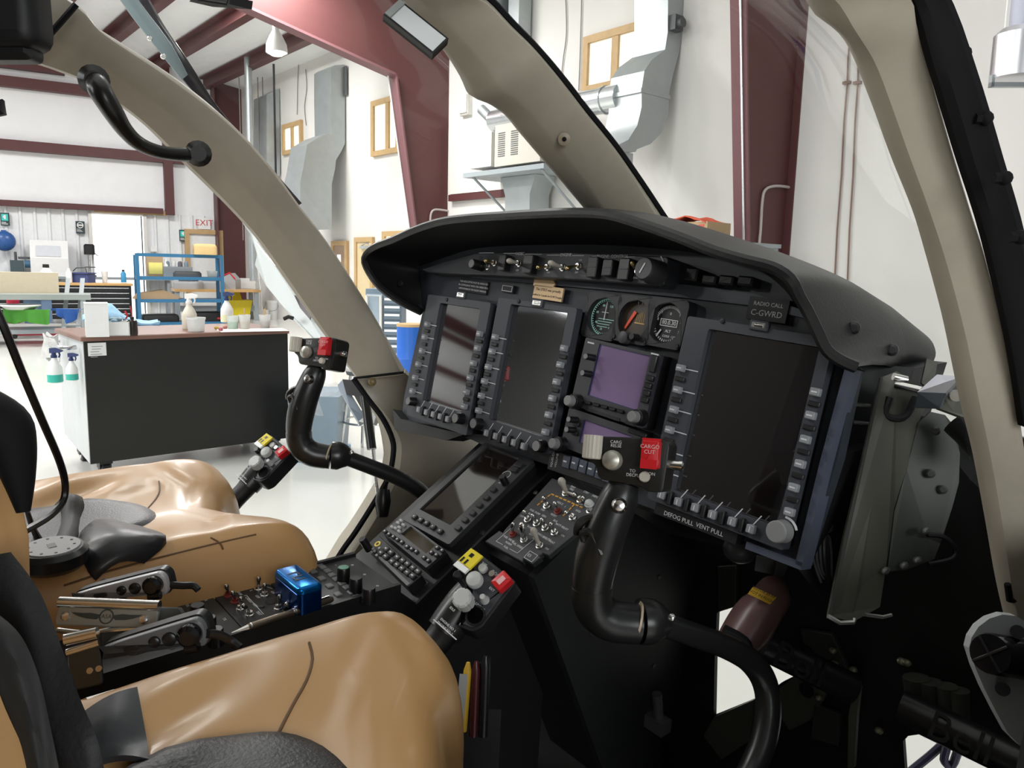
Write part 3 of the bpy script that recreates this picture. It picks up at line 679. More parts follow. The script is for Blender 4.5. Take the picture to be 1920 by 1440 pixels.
b.prism([(-.25, -.1), (.25, -.1), (.25, H), (.05, H), (-.22, H*.5)], -.42, .38, M=Mz); b.obj('cabinet_body', m_white, t, smooth=0)
b = MB(); sl_ = V((0, .27, H*.5)).normalized(); nn = V((0, -sl_.z, sl_.y))
o0 = V((0, -.2, H*.55))+nn*.004
b.hexa([o0+V((-.3, 0, 0)), o0+V((.22, 0, 0)), o0+V((.22, 0, 0))+sl_*(H*.35), o0+V((-.3, 0, 0))+sl_*(H*.35)], [o0+V((-.3, 0, 0))+nn*.004, o0+V((.22, 0, 0))+nn*.004, o0+V((.22, 0, 0))+sl_*(H*.35)+nn*.004, o0+V((-.3, 0, 0))+sl_*(H*.35)+nn*.004]); b.obj('notice', mat('grey_paper', (.6, .62, .66), .6), t, smooth=0)
# hanging blue globe-shaped reel at the left edge
p = FW.hit(8, 452, .3); b = MB(); b.sphere((0, 0, 0), .24, 18, 10, (1, .7, 1)); b.box(-.05, .05, -.05, .3, .1, .26)
t = emp('hose_reel', stand(FW.wld(p), DF), 'blue round hose reel on the ribbed wall at the left edge', 'reel'); b.obj('reel_body', mat('cobalt', (.03, .1, .3), .3), t)
# bright doorway, wood header, framed opening, exit sign and signs
def fbox(x0, x1, yt, yb, z0, z1, floor=False):
    xm, ym = (x0+x1)/2, (yt+yb)/2
    a, c = FW.uv(x0, ym)[0], FW.uv(x1, ym)[0]; d, e = FW.uv(xm, yb)[1], FW.uv(xm, yt)[1]
    return a, c, (0 if floor else d), e
x0, x1, y0, y1 = fbox(177, 272, 404, 590, 0, 0, True)
t = emp('door_3', FW.sub((x0, 0, 0)), '', ''); del t['label']; del t['category']; struct(t)
b = MB(); b.box(0, x1-x0, 0, y1, -.03, .01); b.obj('daylight_opening', mat('bright_daylight', (.95, .98, 1), .5, emit=1.6), t, smooth=0)
b = MB(); b.box(-.08, 0, 0, y1+.1, -.03, .06); b.box(x1-x0, x1-x0+.08, 0, y1+.1, -.03, .06); b.box(-.08, x1-x0+.08, y1, y1+.1, -.03, .06); b.obj('frame', m_offw, t, smooth=0)
b = MB(); b.box(x1-x0-.06, x1-x0-.03, 0, y1, .01, .04); b.obj('track', m_dgry, t, smooth=0)
x0, x1, y0, y1 = fbox(176, 312, 393, 401, 0, 0); b = MB(); b.box(x0, x1, y0, y1, -.02, .1)
tag(b.obj('door_header', m_wood, None, FW.mat(), smooth=0), 'bare pine header beam over the bright doorway', 'beam')
x0, x1, y0, y1 = fbox(348, 419, 431, 590, 0, 0, True)
t = emp('door_4', FW.sub((x0, 0, 0)), '', ''); del t['label']; del t['category']; struct(t)
b = MB(); b.frame(rect(0, x1-x0, 0, y1), rect(.12, x1-x0-.12, .01, y1-.12), -.02, .12); b.obj('frame', m_wood, t, smooth=0)
b = MB(); b.box(.12, x1-x0-.12, 0, y1-.12, 0, .05); b.obj('door_leaf', m_white, t, smooth=0); b = MB(); b.box(.55, .75, y1-.5, y1-.42, .05, .055); b.obj('plate', m_dgry, t, smooth=0)
def sign(x0, x1, yt, yb, label, face, txt=None, icon=None):
    a, c, d, e = fbox(x0, x1, yt, yb, 0, 0); w = c-a; h = e-d; t = emp('wall_sign', FW.sub((a, d, .06)), label, 'sign')
    b = MB(); b.box(0, w, 0, h, -.06, 0); b.obj('board', face, t, smooth=0)
    return t, w, h
m_sign = mat('charcoal_sign', (.03, .05, .055), .5); m_cyan = mat('turquoise_print', (.05, .55, .5), .5)
for (x0, x1, yt, yb, lab) in ((1, 18, 399, 423, 'charcoal sign with a turquoise square on the ribbed wall at the left edge'), (336, 350, 431, 452, 'charcoal sign with a turquoise square left of the pine door frame')):
    t, w, h = sign(x0, x1, yt, yb, lab, m_sign); b = MB(); b.box(w*.12, w*.85, h*.38, h*.9, 0, .004); q = b.obj('square', m_cyan, t, smooth=0)
    b = MB(); b.box(w*.4, w*.6, h*.5, h*.82, .004, .007); b.box(w*.3, w*.45, h*.6, h*.75, .004, .007); b.box(w*.1, w*.6, h*.22, h*.27, 0, .004); b.box(w*.1, w*.8, h*.1, h*.15, 0, .004); b.obj('print', m_white, t, smooth=0)
t, w, h = sign(142, 159, 415, 438, 'charcoal sign with a white ring left of the bright doorway', m_sign)
b = MB(); c_ = (w*.5, h*.68); b.frame(circ(w*.36, 24, c_), circ(w*.28, 24, c_), 0, .005); b.box(w*.22, w*.78, h*.63, h*.73, 0, .006)
for i in range(3): b.box(w*.1, w*(.5+.12*i), h*(.34-.09*i), h*(.37-.09*i), 0, .004)
b.obj('print', m_white, t, smooth=0)
t, w, h = sign(371, 394, 409, 430, 'white EXIT sign with red letters above the pine door frame', m_white)
b = MB(); b.text('EXIT', h*.75, w*.5, h*.55, .001); b.obj('lettering', mat('exit_red', (.5, .03, .03), .5), t, smooth=0)
b = MB(); b.box(w*.1, w*.42, -h*.3, -.02, -.05, .0); b.box(w*.55, w*.9, -h*.3, -.02, -.05, 0); b.obj('emergency_lamp', m_offw, t, smooth=0)
x0, x1, y0, y1 = fbox(282, 294, 463, 472, 0, 0); b = MB(); b.box(x0, x1, y0, y1, -.02, .08); tag(b.obj('wall_box', m_white, None, FW.mat()), 'small white electrical box on the ribbed wall behind the blue rack', 'box')
# ---- left table with carton, cloths and bins
p = FL(20, 648); fr = stand(p, DF); t = emp('work_table', fr, 'grey green steel table at the left edge carrying a long tan carton', 'table')
H = fr.hit(60, 552, 0, 1).z; x1 = fr.hit(170, 552, 0, 1).x; x0 = -2.2
b = MB(); b.box(x0, x1, 0, .8, H-.09, H); b.obj('tabletop', mat('grey_green_paint', (.28, .31, .29), .4), t, smooth=0)
b = MB(); b.box(x0+.1, x1-.15, .05, .75, .18, .25); b.obj('lower_shelf', m_gry, t, smooth=0)
for x in (x0+.08, x1-.12):
    for y in (.06, .74): b = MB(); b.box(x-.04, x+.04, y-.04, y+.04, .1, H-.09); b.obj('leg', m_gry, t, smooth=0); b = MB(); b.cyl((x-.02, y, .05), (x+.02, y, .05), .05); b.obj('caster', m_black, t)
TT = fr.O.z+H; TS = fr.O.z+.25
t2, w, H2 = carton(-60, 94, 549.5, 511, TT, .35, 'long tan cardboard carton lying on the grey green table', mat('tan_cardboard', (.62, .54, .4), .8))
simple('bottle', 89, 548.5, 496, TT, 'white bottle with a black tip behind the tan carton', 'bottle', bottle_(m_hdpe, m_black))
def cyl_(m, r=.35):
    def f(t, H, k): b = MB(); b.lathe([(H*r, 0), (H*r*1.03, .01), (H*r*1.03, H*.92), (H*r*.9, H)], n=20); b.obj('can_body', m, t); b = MB(); b.lathe([(H*r*.9, H), (H*r*.85, H+.015)], n=20); b.obj('lid', m_steel, t)
    return f
SH = onh(30, 606, TS).z
simple('can', 27, 606, 556, TS, 'red can on the lower shelf of the grey green table', 'can', cyl_(mat('deep_red', (.4, .02, .05), .4), .2))
def bin_(m):
    def f(t, H, k): 
        w = k*17; b = MB(); b.frame(rect(-w, w, -.12, .22, .03), rect(-w+.015, w-.015, -.1, .2, .03), 0, H); b.box(-w+.01, w-.01, -.11, .21, 0, .012); b.obj('bin_body', m, t)
        b = MB(); b.frame(rect(-w*1.06, w*1.06, -.14, .24, .03), rect(-w+.01, w-.01, -.11, .21, .03), H*.9, H); b.obj('rim', m, t); b = MB(); b.box(w*.1, w*.6, -.125, -.12, H*.25, H*.55); b.obj('tag', m_white, t)
    return f
simple('bin', 70, 606, 557, TS, 'translucent blue storage bin on the lower shelf of the grey green table', 'bin', bin_(mat('blue_grey_bin', (.12, .2, .32), .4)))
def drape(name, x0, x1, yt, yb, z, label, m, sag=.0, tri=False):
    p = at((x0+x1)/2, yt, z); fr = stand(p, V((1, 0, 0))); w = (x1-x0)*z/FPX; h = (yb-yt)*z/FPX; rows = []
    for i in range(9):
        s_ = i/8; row = []
        for j in range(15):
            u = j/14; hh = h*(1 if not tri else max(.12, 1-abs(u-.62)*1.8))
            row.append(V(((u-.5)*w, .05*math.sin(u*17)*s_+.03*math.sin(u*7+1)-.02, -hh*s_*(.9+.1*math.sin(u*9)))))
        rows.append(row)
    rows = [[q+V((0, .25, -.01)) for q in rows[0]]]+rows
    b = MB(); b.shell(rows, V((0, .012, -.004))); return tag(b.obj(name, m, None, fr.mat(), smooth=60), label, 'cloth')
drape('cloth', 5, 92, 580, 608, 12.6, 'bright green cloth draped over the lower shelf of the left table', mat('leaf_green', (.06, .25, .03), .8))
drape('cloth', 95, 147, 579, 612, 12.4, 'dark blue cloth hanging in a point beside the green cloth', mat('royal_blue_cloth', (.015, .07, .26), .8), tri=True)
p = at(38, 580, 12.7); t = emp('basin', stand(p, V((1, 0, 0))), 'white oval basin resting on the green cloth', 'basin'); b = MB(); b.lathe([(.2, 0), (.28, .06), (.3, .06), (.3, .08), (.26, .08), (.19, .02)], n=24); b.obj('basin_body', m_white, t)
p = FL(90, 634); t = emp('floor_jack', stand(p, DF), 'red low floor jack bar under the left table', 'jack'); b = MB(); b.box(-.6, .45, 0, .12, .05, .17); b.obj('bar', mat('jack_red', (.4, .03, .05), .4), t)
for x in (-.5, .35): b = MB(); b.cyl((x, -.02, .04), (x, .02, .04), .04); b.obj('wheel', m_black, t)
p = FL(132, 640); t = emp('stepladder', stand(p, DF), 'pale grey metal stepladder leaning between table and chest', 'ladder')
for x in (-.16, .06): b = MB(); b.box(x, x+.07, -.03, .03, 0, 0.02); b.hexa([V((x, -.3, 0)), V((x+.07, -.3, 0)), V((x+.07, -.24, 0)), V((x, -.24, 0))], [V((x+.15, .1, 1.1)), V((x+.22, .1, 1.1)), V((x+.22, .16, 1.1)), V((x+.15, .16, 1.1))]); b.obj('rail', m_galv, t, smooth=0)
b = MB()
for i in range(1, 4):
    s_ = i/4; b.box(-.16+.15*s_, .13+.15*s_, -.3+.4*s_, -.2+.4*s_, 1.1*s_-.015, 1.1*s_+.015)
b.obj('steps', m_galv, t, smooth=0)
# ---- blue rack
p = FL(263, 613); fr = stand(p, DF); t = emp('shelf_rack', fr, 'open blue steel shelf rack standing behind the cart', 'rack')
def cx(px, py, y=0): return fr.hit(px, py, y, 1)
W2 = cx(417, 540).x; H = cx(264, 476).z; D2 = .62
for i, x in enumerate((0, W2)):
    for y in (0, D2): b = MB(); b.box(x-.035, x+.035, y-.035, y+.035, 0, H-.02 if (x == 0 and y) else H); b.obj('post', m_blue, t, smooth=0)
SHZ = [cx(264, q).z for q in (605, 561, 518)]
for z in SHZ: b = MB(); b.box(-.02, W2+.02, -.02, D2+.02, z-.07, z); b.obj('shelf', m_blue, t, smooth=0)
b = MB(); b.box(0, W2, -.03, .03, H-.05, H+.02); b.box(0, W2, D2-.03, D2+.03, H-.05, H+.02); b.box(W2-.03, W2+.03, 0, D2, H-.05, H+.02); b.obj('top_rail', m_blue, t, smooth=0)
RO = fr
def onrack(name, px, lvl, label, cat, y=.3): p = RO.hit(px, 520, y, 1); q = RO.wld(V((p.x, y, SHZ[lvl] if lvl < 3 else H+.02))); return emp(name, stand(q, DF), label, cat)
b = MB(); b.prism(rect(-.25, .25, -.14, .14, .1), 0, .24, .08, bev=3); t = onrack('foam_roll', 386, 3, 'fat tan foam roll lying on top of the blue rack', 'roll', .0); b.obj('roll_body', mat('tan_foam', (.6, .43, .2), .8), t)
b = MB(); b.cyl((-.255, 0, .12), (-.25, 0, .12), .1); b.obj('end_face', m_wood, t)
b = MB(); b.box(-.2, .12, -.1, .2, 0, .5); t = onrack('cardboard_box', 295, 2, 'brown cardboard box with a yellow label on the upper shelf of the blue rack', 'box'); b.obj('box_body', m_kraft, t); b = MB(); b.box(-.17, .1, -.105, -.1, .05, .3); b.obj('label_sheet', mat('lemon_paper', (.75, .68, .2), .6), t)
b = MB(); b.lathe([(.06, 0), (.06, .25), (.03, .32), (.03, .38)], n=14); t = onrack('bottle', 312, 2, 'small white bottle beside the brown box on the blue rack', 'bottle'); b.obj('body', m_hdpe, t)
b = MB(); b.frame(rect(-.3, .3, -.15, .2), rect(-.28, .28, -.13, .18), 0, .22); b.box(-.29, .29, -.14, .19, 0, .01); t = onrack('tray', 333, 2, 'grey tray of small parts on the upper shelf of the blue rack', 'tray'); b.obj('tray_body', m_gry, t)
for i in range(4): b = MB(); b.lathe([(.05, .012), (.05, .3), (.03, .34)], n=12); b.v = [(x-.2+.13*i, y, z) for x, y, z in b.v]; b.obj('small_can', mat('can_%d' % (i % 3), [(.15, .2, .25), (.5, .5, .5), (.1, .1, .12)][i % 3], .4), t)
b = MB(); b.prism(rect(-.3, .3, -.2, .25, .08), 0, .12, .04); t = onrack('black_bag', 350, 2, 'flat dark bag on the upper shelf of the blue rack', 'bag'); b.obj('bag_body', m_dgry, t)
b = MB(); b.lathe([(.1, 0), (.12, .14), (.11, .14), (.09, .01)], n=16); t = onrack('bowl', 398, 2, 'small clear bowl at the right end of the blue rack upper shelf', 'bowl'); b.obj('bowl_body', m_clear, t)
b = MB(); b.prism([(-.4, 0), (.5, 0), (.55, .05), (.2, .2), (-.3, .12)], -.2, .25, M=Matrix(((1, 0, 0, 0), (0, 0, 1, 0), (0, 1, 0, 0), (0, 0, 0, 1)))); t = onrack('cardboard_flat', 285, 1, 'folded brown cardboard lying on the middle shelf of the blue rack', 'cardboard'); b.obj('sheet', m_kraft, t, smooth=0)
b = MB(); b.prism(rect(-.45, .35, -.2, .25, .1), 0, .17, .07, bev=2); t = onrack('black_bag', 300, 0, 'black soft bag lying at the left end of the bottom shelf of the blue rack', 'bag'); b.obj('bag_body', m_black, t)
b = MB(); b.prism(rect(-.4, .35, -.2, .25, .1), 0, .22, .09, bev=2); t = onrack('black_bag', 385, 0, 'black soft bag with a red edge on the bottom shelf of the blue rack', 'bag'); b.obj('bag_body', m_black, t); b = MB(); b.box(.2, .38, -.21, -.2, .05, .09); b.obj('red_edge', mat('red_plastic'), t)
# ---- bench with car-seat-like cushions
p = FL(330, 603); fr = stand(p, DF); t = emp('packing_bench', fr, 'pine-topped bench on grey legs behind the right half of the blue rack', 'bench')
x1 = fr.hit(489, 545, 0, 1).x; H = fr.hit(400, 543, 0, 1).z
b = MB(); b.box(0, x1, 0, .8, H-.06, H); b.obj('worktop', mat('honey_wood'), t, smooth=0); b = MB(); b.box(.1, x1-.1, .3, .36, .22, .36); b.obj('stretcher', m_gry, t, smooth=0)
for x in (.06, x1-.1):
    for y in (.06, .74): b = MB(); b.box(x-.05, x+.05, y-.04, y+.04, 0, H-.06); b.obj('leg', m_gry, t, smooth=0)
PB = fr.O.z+H
def cush(t, H, k):
    w = k*24; b = MB(); b.prism(rect(-w, w, -.25, .25, .1), 0, H*.7, .06, bev=3); b.obj('cushion_body', mat('light_grey_vinyl', (.35, .35, .36), .5), t); b = MB(); b.prism(rect(-w*.6, w*.6, -.2, .2, .1), H*.62, H, .06, bev=3); b.obj('insert', mat('charcoal_vinyl', (.06, .06, .065), .5), t)
simple('seat_cushion', 354, 541.5, 521, PB, 'grey and black seat cushion on the left part of the pine bench', 'cushion', cush)
simple('seat_cushion', 396, 541.5, 520, PB, 'grey seat cushion in the middle of the pine bench', 'cushion', cush)
def cush2(t, H, k):
    w = k*20; b = MB(); b.prism([(-w, 0), (w, 0), (w, H*.6), (w*.5, H), (-w*.4, H*.7)], -.2, .2, .02, M=Matrix(((1, 0, 0, 0), (0, 0, 1, 0), (0, 1, 0, 0), (0, 0, 0, 1)))); b.obj('cushion_body', mat('light_grey_vinyl'), t); b = MB(); b.tube([(-w*.5, -.2, H*.7), (w*.5, -.2, H*1.02), (w, -.2, H*.62)], .02, 6); b.obj('red_piping', mat('red_plastic'), t)
simple('seat_cushion', 427, 541.5, 512, PB, 'grey seat cushion with red piping beside the clear tray', 'cushion', cush2)
def tray_(t, H, k):
    w = k*19; b = MB(); b.frame(rect(-w, w, -.2, .2), rect(-w+.02, w-.02, -.18, .18), 0, H); b.box(-w, w, -.2, .2, 0, .01); b.obj('tray_body', m_clear, t)
simple('tray', 465, 541.5, 522, PB, 'clear plastic tray at the right end of the pine bench', 'tray', tray_)
p = FL(446, 599); t = emp('mop_bucket', stand(p, DF), 'yellow mop bucket under the right end of the pine bench', 'bucket')
b = MB(); b.hexa([V((-.25, -.2, .08)), V((.25, -.2, .08)), V((.25, .2, .08)), V((-.25, .2, .08))], [V((-.32, -.26, .5)), V((.32, -.26, .5)), V((.32, .26, .5)), V((-.32, .26, .5))]); b.obj('bucket_body', mat('safety_yellow', (.75, .6, .02), .45), t, smooth=0)
b = MB(); b.hexa([V((-.28, -.1, .5)), V((.1, -.1, .5)), V((.1, .26, .5)), V((-.28, .26, .5))], [V((-.2, 0, .75)), V((.05, 0, .75)), V((.05, .2, .75)), V((-.2, .2, .75))]); b.obj('wringer', mat('safety_yellow'), t, smooth=0)
for x in (-.2, .2): b = MB(); b.cyl((x-.02, 0, .04), (x+.02, 0, .04), .04); b.obj('caster', m_black, t)
t, H, k = thing_px('pail', 511, 598, 564, 0, 'white pail with a lid on the floor right of the pine bench', 'pail'); b = MB(); b.lathe([(H*.28, 0), (H*.33, H*.9), (H*.35, H*.9), (H*.35, H)], n=20); b.obj('pail_body', m_hdpe, t); b = MB(); b.tube([(-H*.36, 0, H*.85), (-H*.3, -.2, H*.5), (H*.3, -.2, H*.5), (H*.36, 0, H*.85)], .008, 6, sm=3); b.obj('handle', m_gry, t)
p = FL(492, 600); t = emp('broom', stand(p, DF), 'white broom standing on the floor beside the white pail', 'broom'); b = MB(); b.tube([(0, 0, .25), (-.05, .1, 1.3)], .015, 6); b.obj('stick', m_white, t); b = MB(); b.box(-.15, .15, -.04, .04, 0, .26); b.obj('head', m_offw, t)
# ---- grey bin with a clear bag
p = FL(602, 853); t = emp('waste_bin', stand(p, V((1, 0, 0))), 'blue grey waste bin lined with a clear bag beyond the far control stick', 'bin'); k = pxw(1, p); w = k*46; Hb = k*120
b = MB(); b.hexa([V((-w*.82, -.18, 0)), V((w*.82, -.18, 0)), V((w*.82, .22, 0)), V((-w*.82, .22, 0))], [V((-w, -.22, Hb)), V((w, -.22, Hb)), V((w, .26, Hb)), V((-w, .26, Hb))]); b.obj('bin_body', mat('blue_grey_plastic', (.22, .29, .35), .4), t)
rows = [[V((math.cos(a)*w*1.03*(1+.03*math.sin(a*9)), .02+math.sin(a)*.25*(1+.03*math.cos(a*7)), Hb*(z+.02*math.sin(a*11)))) for a in [2*math.pi*j/36 for j in range(37)]] for z in (.72, .85, .97, 1.06)]
b = MB(); b.grid(rows); b.obj('bag', mat('clear_bag', (.75, .78, .8), .15, alpha=.35, bump=(20, .6, .02)), t)
b = MB(); b.tube([(-w*1.05, -.1, Hb*.45), (-w*1.1, -.14, Hb*.4), (-w*1.02, -.18, Hb*.38)], .01, 6); b.obj('red_tag', mat('red_plastic'), t)
b = MB(); b.prism(rect(-w*.95, w*.95, -.25, .28, .05), -.0, .03); b.obj('base_rim', mat('blue_bin_rim', (.12, .25, .4), .4), t)
# ---- behind the panel: tool cabinet, blue drum, chair
p = FL(718, 668); t = emp('tool_cabinet', stand(p, V((1, 0, 0))), 'grey blue tool cabinet with pale drawer fronts seen right of the door pillar', 'cabinet'); k = pxw(1, p)
w = k*32; Hc = k*125; b = MB(); b.box(-w, w*1.1, 0, .5, .05, Hc); b.obj('cabinet_body', mat('slate_blue', (.14, .19, .24), .4), t, smooth=0)
for i in range(7): b = MB(); z = .1+(Hc-.2)/7*i; b.box(w*.05, w*1.02, -.02, 0, z, z+(Hc-.2)/7-.03); d_ = b.obj('drawer', mat('slate_blue'), t, smooth=0); b = MB(); b.box(w*.1, w*.97, -.03, -.02, z+.05, z+.085); b.obj('handle', m_white, d_, smooth=0)
b = MB(); b.box(-w*.95, -w*.03, -.015, 0, .1, Hc-.08); b.obj('pegboard', mat('peg_blue', (.3, .37, .43), .4), t, smooth=0)
b = MB(); b.tube([(-w*.9, -.03, .3), (-w*.9, -.06, Hc*.9), (-w*.1, -.06, Hc*.9), (-w*.1, -.03, .3)], .022, 8); b.obj('guard_rail', m_offw, t)
p = FL(770, 705); t = emp('blue_drum', stand(p, V((1, 0, 0))), 'bright blue drum with a wooden lid beside the instrument panel', 'drum'); k = pxw(1, p)
r = k*26; Hd = k*98; b = MB(); b.loft([(V((0, 0, 0)), r*.96), (V((0, 0, .03)), r), (V((0, 0, Hd*.33)), r), (V((0, 0, Hd*.35)), r*1.03), (V((0, 0, Hd*.37)), r), (V((0, 0, Hd*.95)), r)], 28); b.obj('drum_body', mat('drum_blue', (.02, .12, .5), .4), t)
b = MB(); b.cyl((0, 0, Hd*.95), (0, 0, Hd), r*1.02, n=28); b.obj('lid', m_wood, t)
p = FL(690, 850); t = emp('stool', stand(p, V((1, 0, 0))), 'chrome legged stool standing beyond the left door opening', 'stool'); k = pxw(1, p); Hs = k*150
for i in range(4):
    a = i*math.pi/2+.4; b = MB(); b.tube([(math.cos(a)*.22, math.sin(a)*.22, 0), (math.cos(a)*.13, math.sin(a)*.13, Hs)], .013, 8); b.obj('leg', m_steel, t)
b = MB(); b.tube([(math.cos(a)*.19, math.sin(a)*.19, Hs*.42) for a in [2*math.pi*j/20 for j in range(20)]], .009, 6, closed=True); b.obj('foot_ring', m_steel, t)
b = MB(); b.loft([(V((0, 0, Hs)), .16), (V((0, 0, Hs+.03)), .17), (V((0, 0, Hs+.05)), .15)], 24); b.obj('seat', m_dgry, t)
# ---- carton with orange cloth seen over the glareshield, on a storage rack
p = at(1322, 455, 8.3); fr = stand(p-UP*.012, -DD); RH = fr.O.z
t = emp('storage_rack', stand(V((fr.O.x, fr.O.y, 0)), -DD), 'grey rack behind the glareshield that carries a carton and bottles', 'rack')
b = MB(); b.box(-1.0, .7, -.25, .35, RH-.04, RH); b.obj('top_shelf', m_gry, t, smooth=0)
b = MB(); b.box(-1.0, .7, -.25, .35, .5, .54); b.obj('shelf', m_gry, t, smooth=0)
for x in (-.95, .65):
    for y in (-.2, .3): b = MB(); b.box(x-.03, x+.03, y-.03, y+.03, 0, RH-.04); b.obj('post', m_gry, t, smooth=0)
t = emp('cardboard_box', stand(p, -DD), 'brown cardboard box with red print standing left of the near red column', 'box')
b = MB(); b.box(-.36, .16, -.2, .22, 0, .21); b.obj('box_body', m_kraft, t, smooth=0)
b = MB(); b.box(-.35, -.2, -.203, -.2, .13, .18); b.box(.05, .12, -.203, -.2, .15, .18); b.obj('red_print', mat('print_red', (.6, .08, .06), .6), t, smooth=0)
rows = [[V((-.38+.065*j, -.22+.1*i, .215+.055*math.sin(j*.42)+.02*math.sin(j*1.9+i*1.3)*(1 if 0 < i < 4 else .4))) for j in range(9)] for i in range(5)]
b = MB(); b.shell(rows, V((0, 0, -.01))); tag(b.obj('cloth', mat('orange_red_cloth', (.62, .1, .05), .8), None, stand(p, -DD).mat(), smooth=60), 'orange red cloth bundled on top of the brown cardboard box', 'cloth')
for x, yt, lab, m, cap in ((1265, 413, 'clear white bottle left of the cardboard box behind the windscreen post', m_hdpe, m_black), (1277, 408, 'orange topped bottle next to the cardboard box behind the windscreen post', m_hdpe, mat('orange_cap', (.8, .18, .08), .5))):
    q = fr.hit(x, 440, 0, 1); q = fr.wld(V((q.x-.02, 0, 0)))+UP*.012
    t = emp('bottle', stand(q, -DD), lab, 'bottle'); Hh = pxw(42, q); b = MB(); b.lathe([(.04, 0), (.04, Hh*.6), (.018, Hh*.78), (.018, Hh*.85)], n=16); b.obj('body', m, t); b = MB(); b.lathe([(.022, Hh*.84), (.02, Hh)], n=12); b.obj('cap', cap, t)
# ================================================================== THE AIRCRAFT: POSTS, GLASS, HOOD, PANEL
m_beige = mat('champagne_trim', (.375, .335, .265), .42, noise=(60, .06), bump=(220, .08, .001))
m_seal = mat('black_rubber', (.006, .006, .007), .75, spec=.2)
m_hood = mat('black_leatherette', (.008, .008, .0085), .42, bump=(260, .25, .001))
m_panel = mat('blue_black_panel', (.03, .035, .045), .45, noise=(50, .1))
m_bezel = mat('slate_bezel', (.042, .046, .056), .48, noise=(60, .08))
m_blk = mat('matt_black', (.008, .008, .009), .5)
m_knob = mat('black_knob', (.009, .009, .01), .32)
m_key = mat('grey_key', (.24, .25, .27), .5)
m_prn = mat('white_print', (.6, .61, .62), .6)
m_scr = mat('dark_screen_glass', (.004, .003, .004), .04, spec=1.0, ior=2.6, noise=(3, .01))
m_brt = mat('bright_metal', (.75, .74, .72), .22, metal=1)
m_brass = mat('brass_tip', (.6, .47, .22), .3, metal=1)
m_cream = mat('cream_knob', (.5, .47, .4), .45)
m_redg = mat('switch_guard_red', (.55, .015, .02), .35)
SEC = [(-1, -.35), (-.97, -.12), (-.86, .02), (-.12, .27), (.0, .3), (.85, .3), (.96, .24), (1, .1), (1, -.3), (.5, -.9), (-.5, -.9)]
def post(pairs, sec=SEC, sm=4, out=1):
    """pairs of pixel edges with depths -> lofted beam; section in half-widths, d towards the camera"""
    A_ = catmull([at(p[0], p[1], p[4]) for p in pairs], sm); B_ = catmull([at(p[2], p[3], p[5] if len(p) > 5 else p[4]) for p in pairs], sm); rows = []
    for i in range(len(A_)):
        c = (A_[i]+B_[i])/2; h = (B_[i]-A_[i])/2
        t = ((A_[min(i+1, len(A_)-1)]+B_[min(i+1, len(A_)-1)])-(A_[max(i-1, 0)]+B_[max(i-1, 0)])).normalized()
        n = t.cross(h).normalized()
        if n.dot(CAM-c) < 0: n = -n
        L = h.length; rows.append([c+h*s+n*(L*d*out) for s, d in sec])
    return rows, A_, B_
def lin(a, b, n): return [a+(b-a)*i/(n-1) for i in range(n)]
def closed_loft(b, rows):
    b.grid(rows, closed=True); n = len(rows[0]); o = len(b.v)-n*len(rows); b.f.append(list(range(o, o+n))[::-1]); b.f.append(list(range(len(b.v)-n, len(b.v)))); return b
# ---- left door pillar
LP = [(-70, 78, 20, -70), (43, 117, 143, 8), (110, 138, 180, 50), (160, 158, 235, 88), (215, 195, 300, 130), (270, 238, 360, 173), (325, 292, 415, 217), (380, 345, 470, 270), (430, 395, 520, 330), (480, 450, 560, 385), (530, 520, 605, 442), (580, 592, 655, 517), (625, 655, 705, 600), (663, 708, 757, 698)]
LP = [p+(z,) for p, z in zip(LP, lin(1.02, 1.5, len(LP)))]
rows, LA, LB = post(LP)
org = at(400, 300, 1.25)
lp = emp('door_pillar', Matrix.Identity(4), 'long beige arched door pillar with a black grab handle at the left', 'pillar')
b = MB(); closed_loft(b, rows); b.obj('trim_cover', m_beige, lp, smooth=30)
LQ = [(663, 710, 759, 699), (690, 748, 800, 735), (718, 785, 850, 775), (736, 825, 890, 815), (737, 855, 915, 855), (728, 895, 930, 900), (703, 940, 935, 950), (667, 997, 935, 1010), (640, 1035, 930, 1050), (600, 1100, 930, 1120)]
LQ = [p+(1.5, 1.5+.16*min(1, i/3)) for i, p in enumerate(LQ)]
SEC2 = [(-1, -.3), (-.97, -.05), (-.88, .06), (-.6, .1), (.6, .1), (1, .0), (1, -.3), (-.5, -.5)]
rows, QA, QB = post(LQ, SEC2)
b = MB(); closed_loft(b, rows); b.obj('lower_trim', m_beige, lp, smooth=30)
b = MB(); b.tube([p-(p-CAM).normalized()*.012 for p in QA], .006, 6); b.obj('door_seal', m_seal, lp)
b = MB(); b.tube([p-(p-CAM).normalized()*.016 for p in [at(663+9.4*i, 709-1.1*i, 1.48) for i in range(11)]], .0025, 5); b.obj('joint', m_seal, lp)
b = MB(); b.tube([at(143-10*i, 8+10.9*i+2.5*math.sin(i*.31), 1.02) for i in range(11)], .004, 6); b.obj('joint', m_seal, lp)
def disc(b, p, r, t=.006):
    d = (CAM-p).normalized(); b.loft([(p, r), (p+d*t*.6, r), (p+d*t, r*.6)], 16)
for x, y, z in ((72, 88, .985), (698, 716, 1.475)):
    b = MB(); disc(b, at(x, y, z), .008); b.obj('screw_cap', mat('bronze_cap', (.16, .12, .05), .4), lp)
b = MB(); hp = [(178, 148, 1.05), (188, 170, 1.03), (212, 210, 1.04), (235, 245, 1.06), (262, 270, 1.08), (300, 285, 1.1), (345, 290, 1.13), (374, 288, 1.16)]
b.tube([at(*p) for p in hp], [.014, .015, .0135, .011, .010, .0095, .0105, .013], 12, sm=5); disc(b, at(176, 150, 1.05), .02, .02); disc(b, at(372, 288, 1.15), .019, .02)
b.obj('grab_handle', mat('handle_black', (.01, .009, .008), .28), lp)
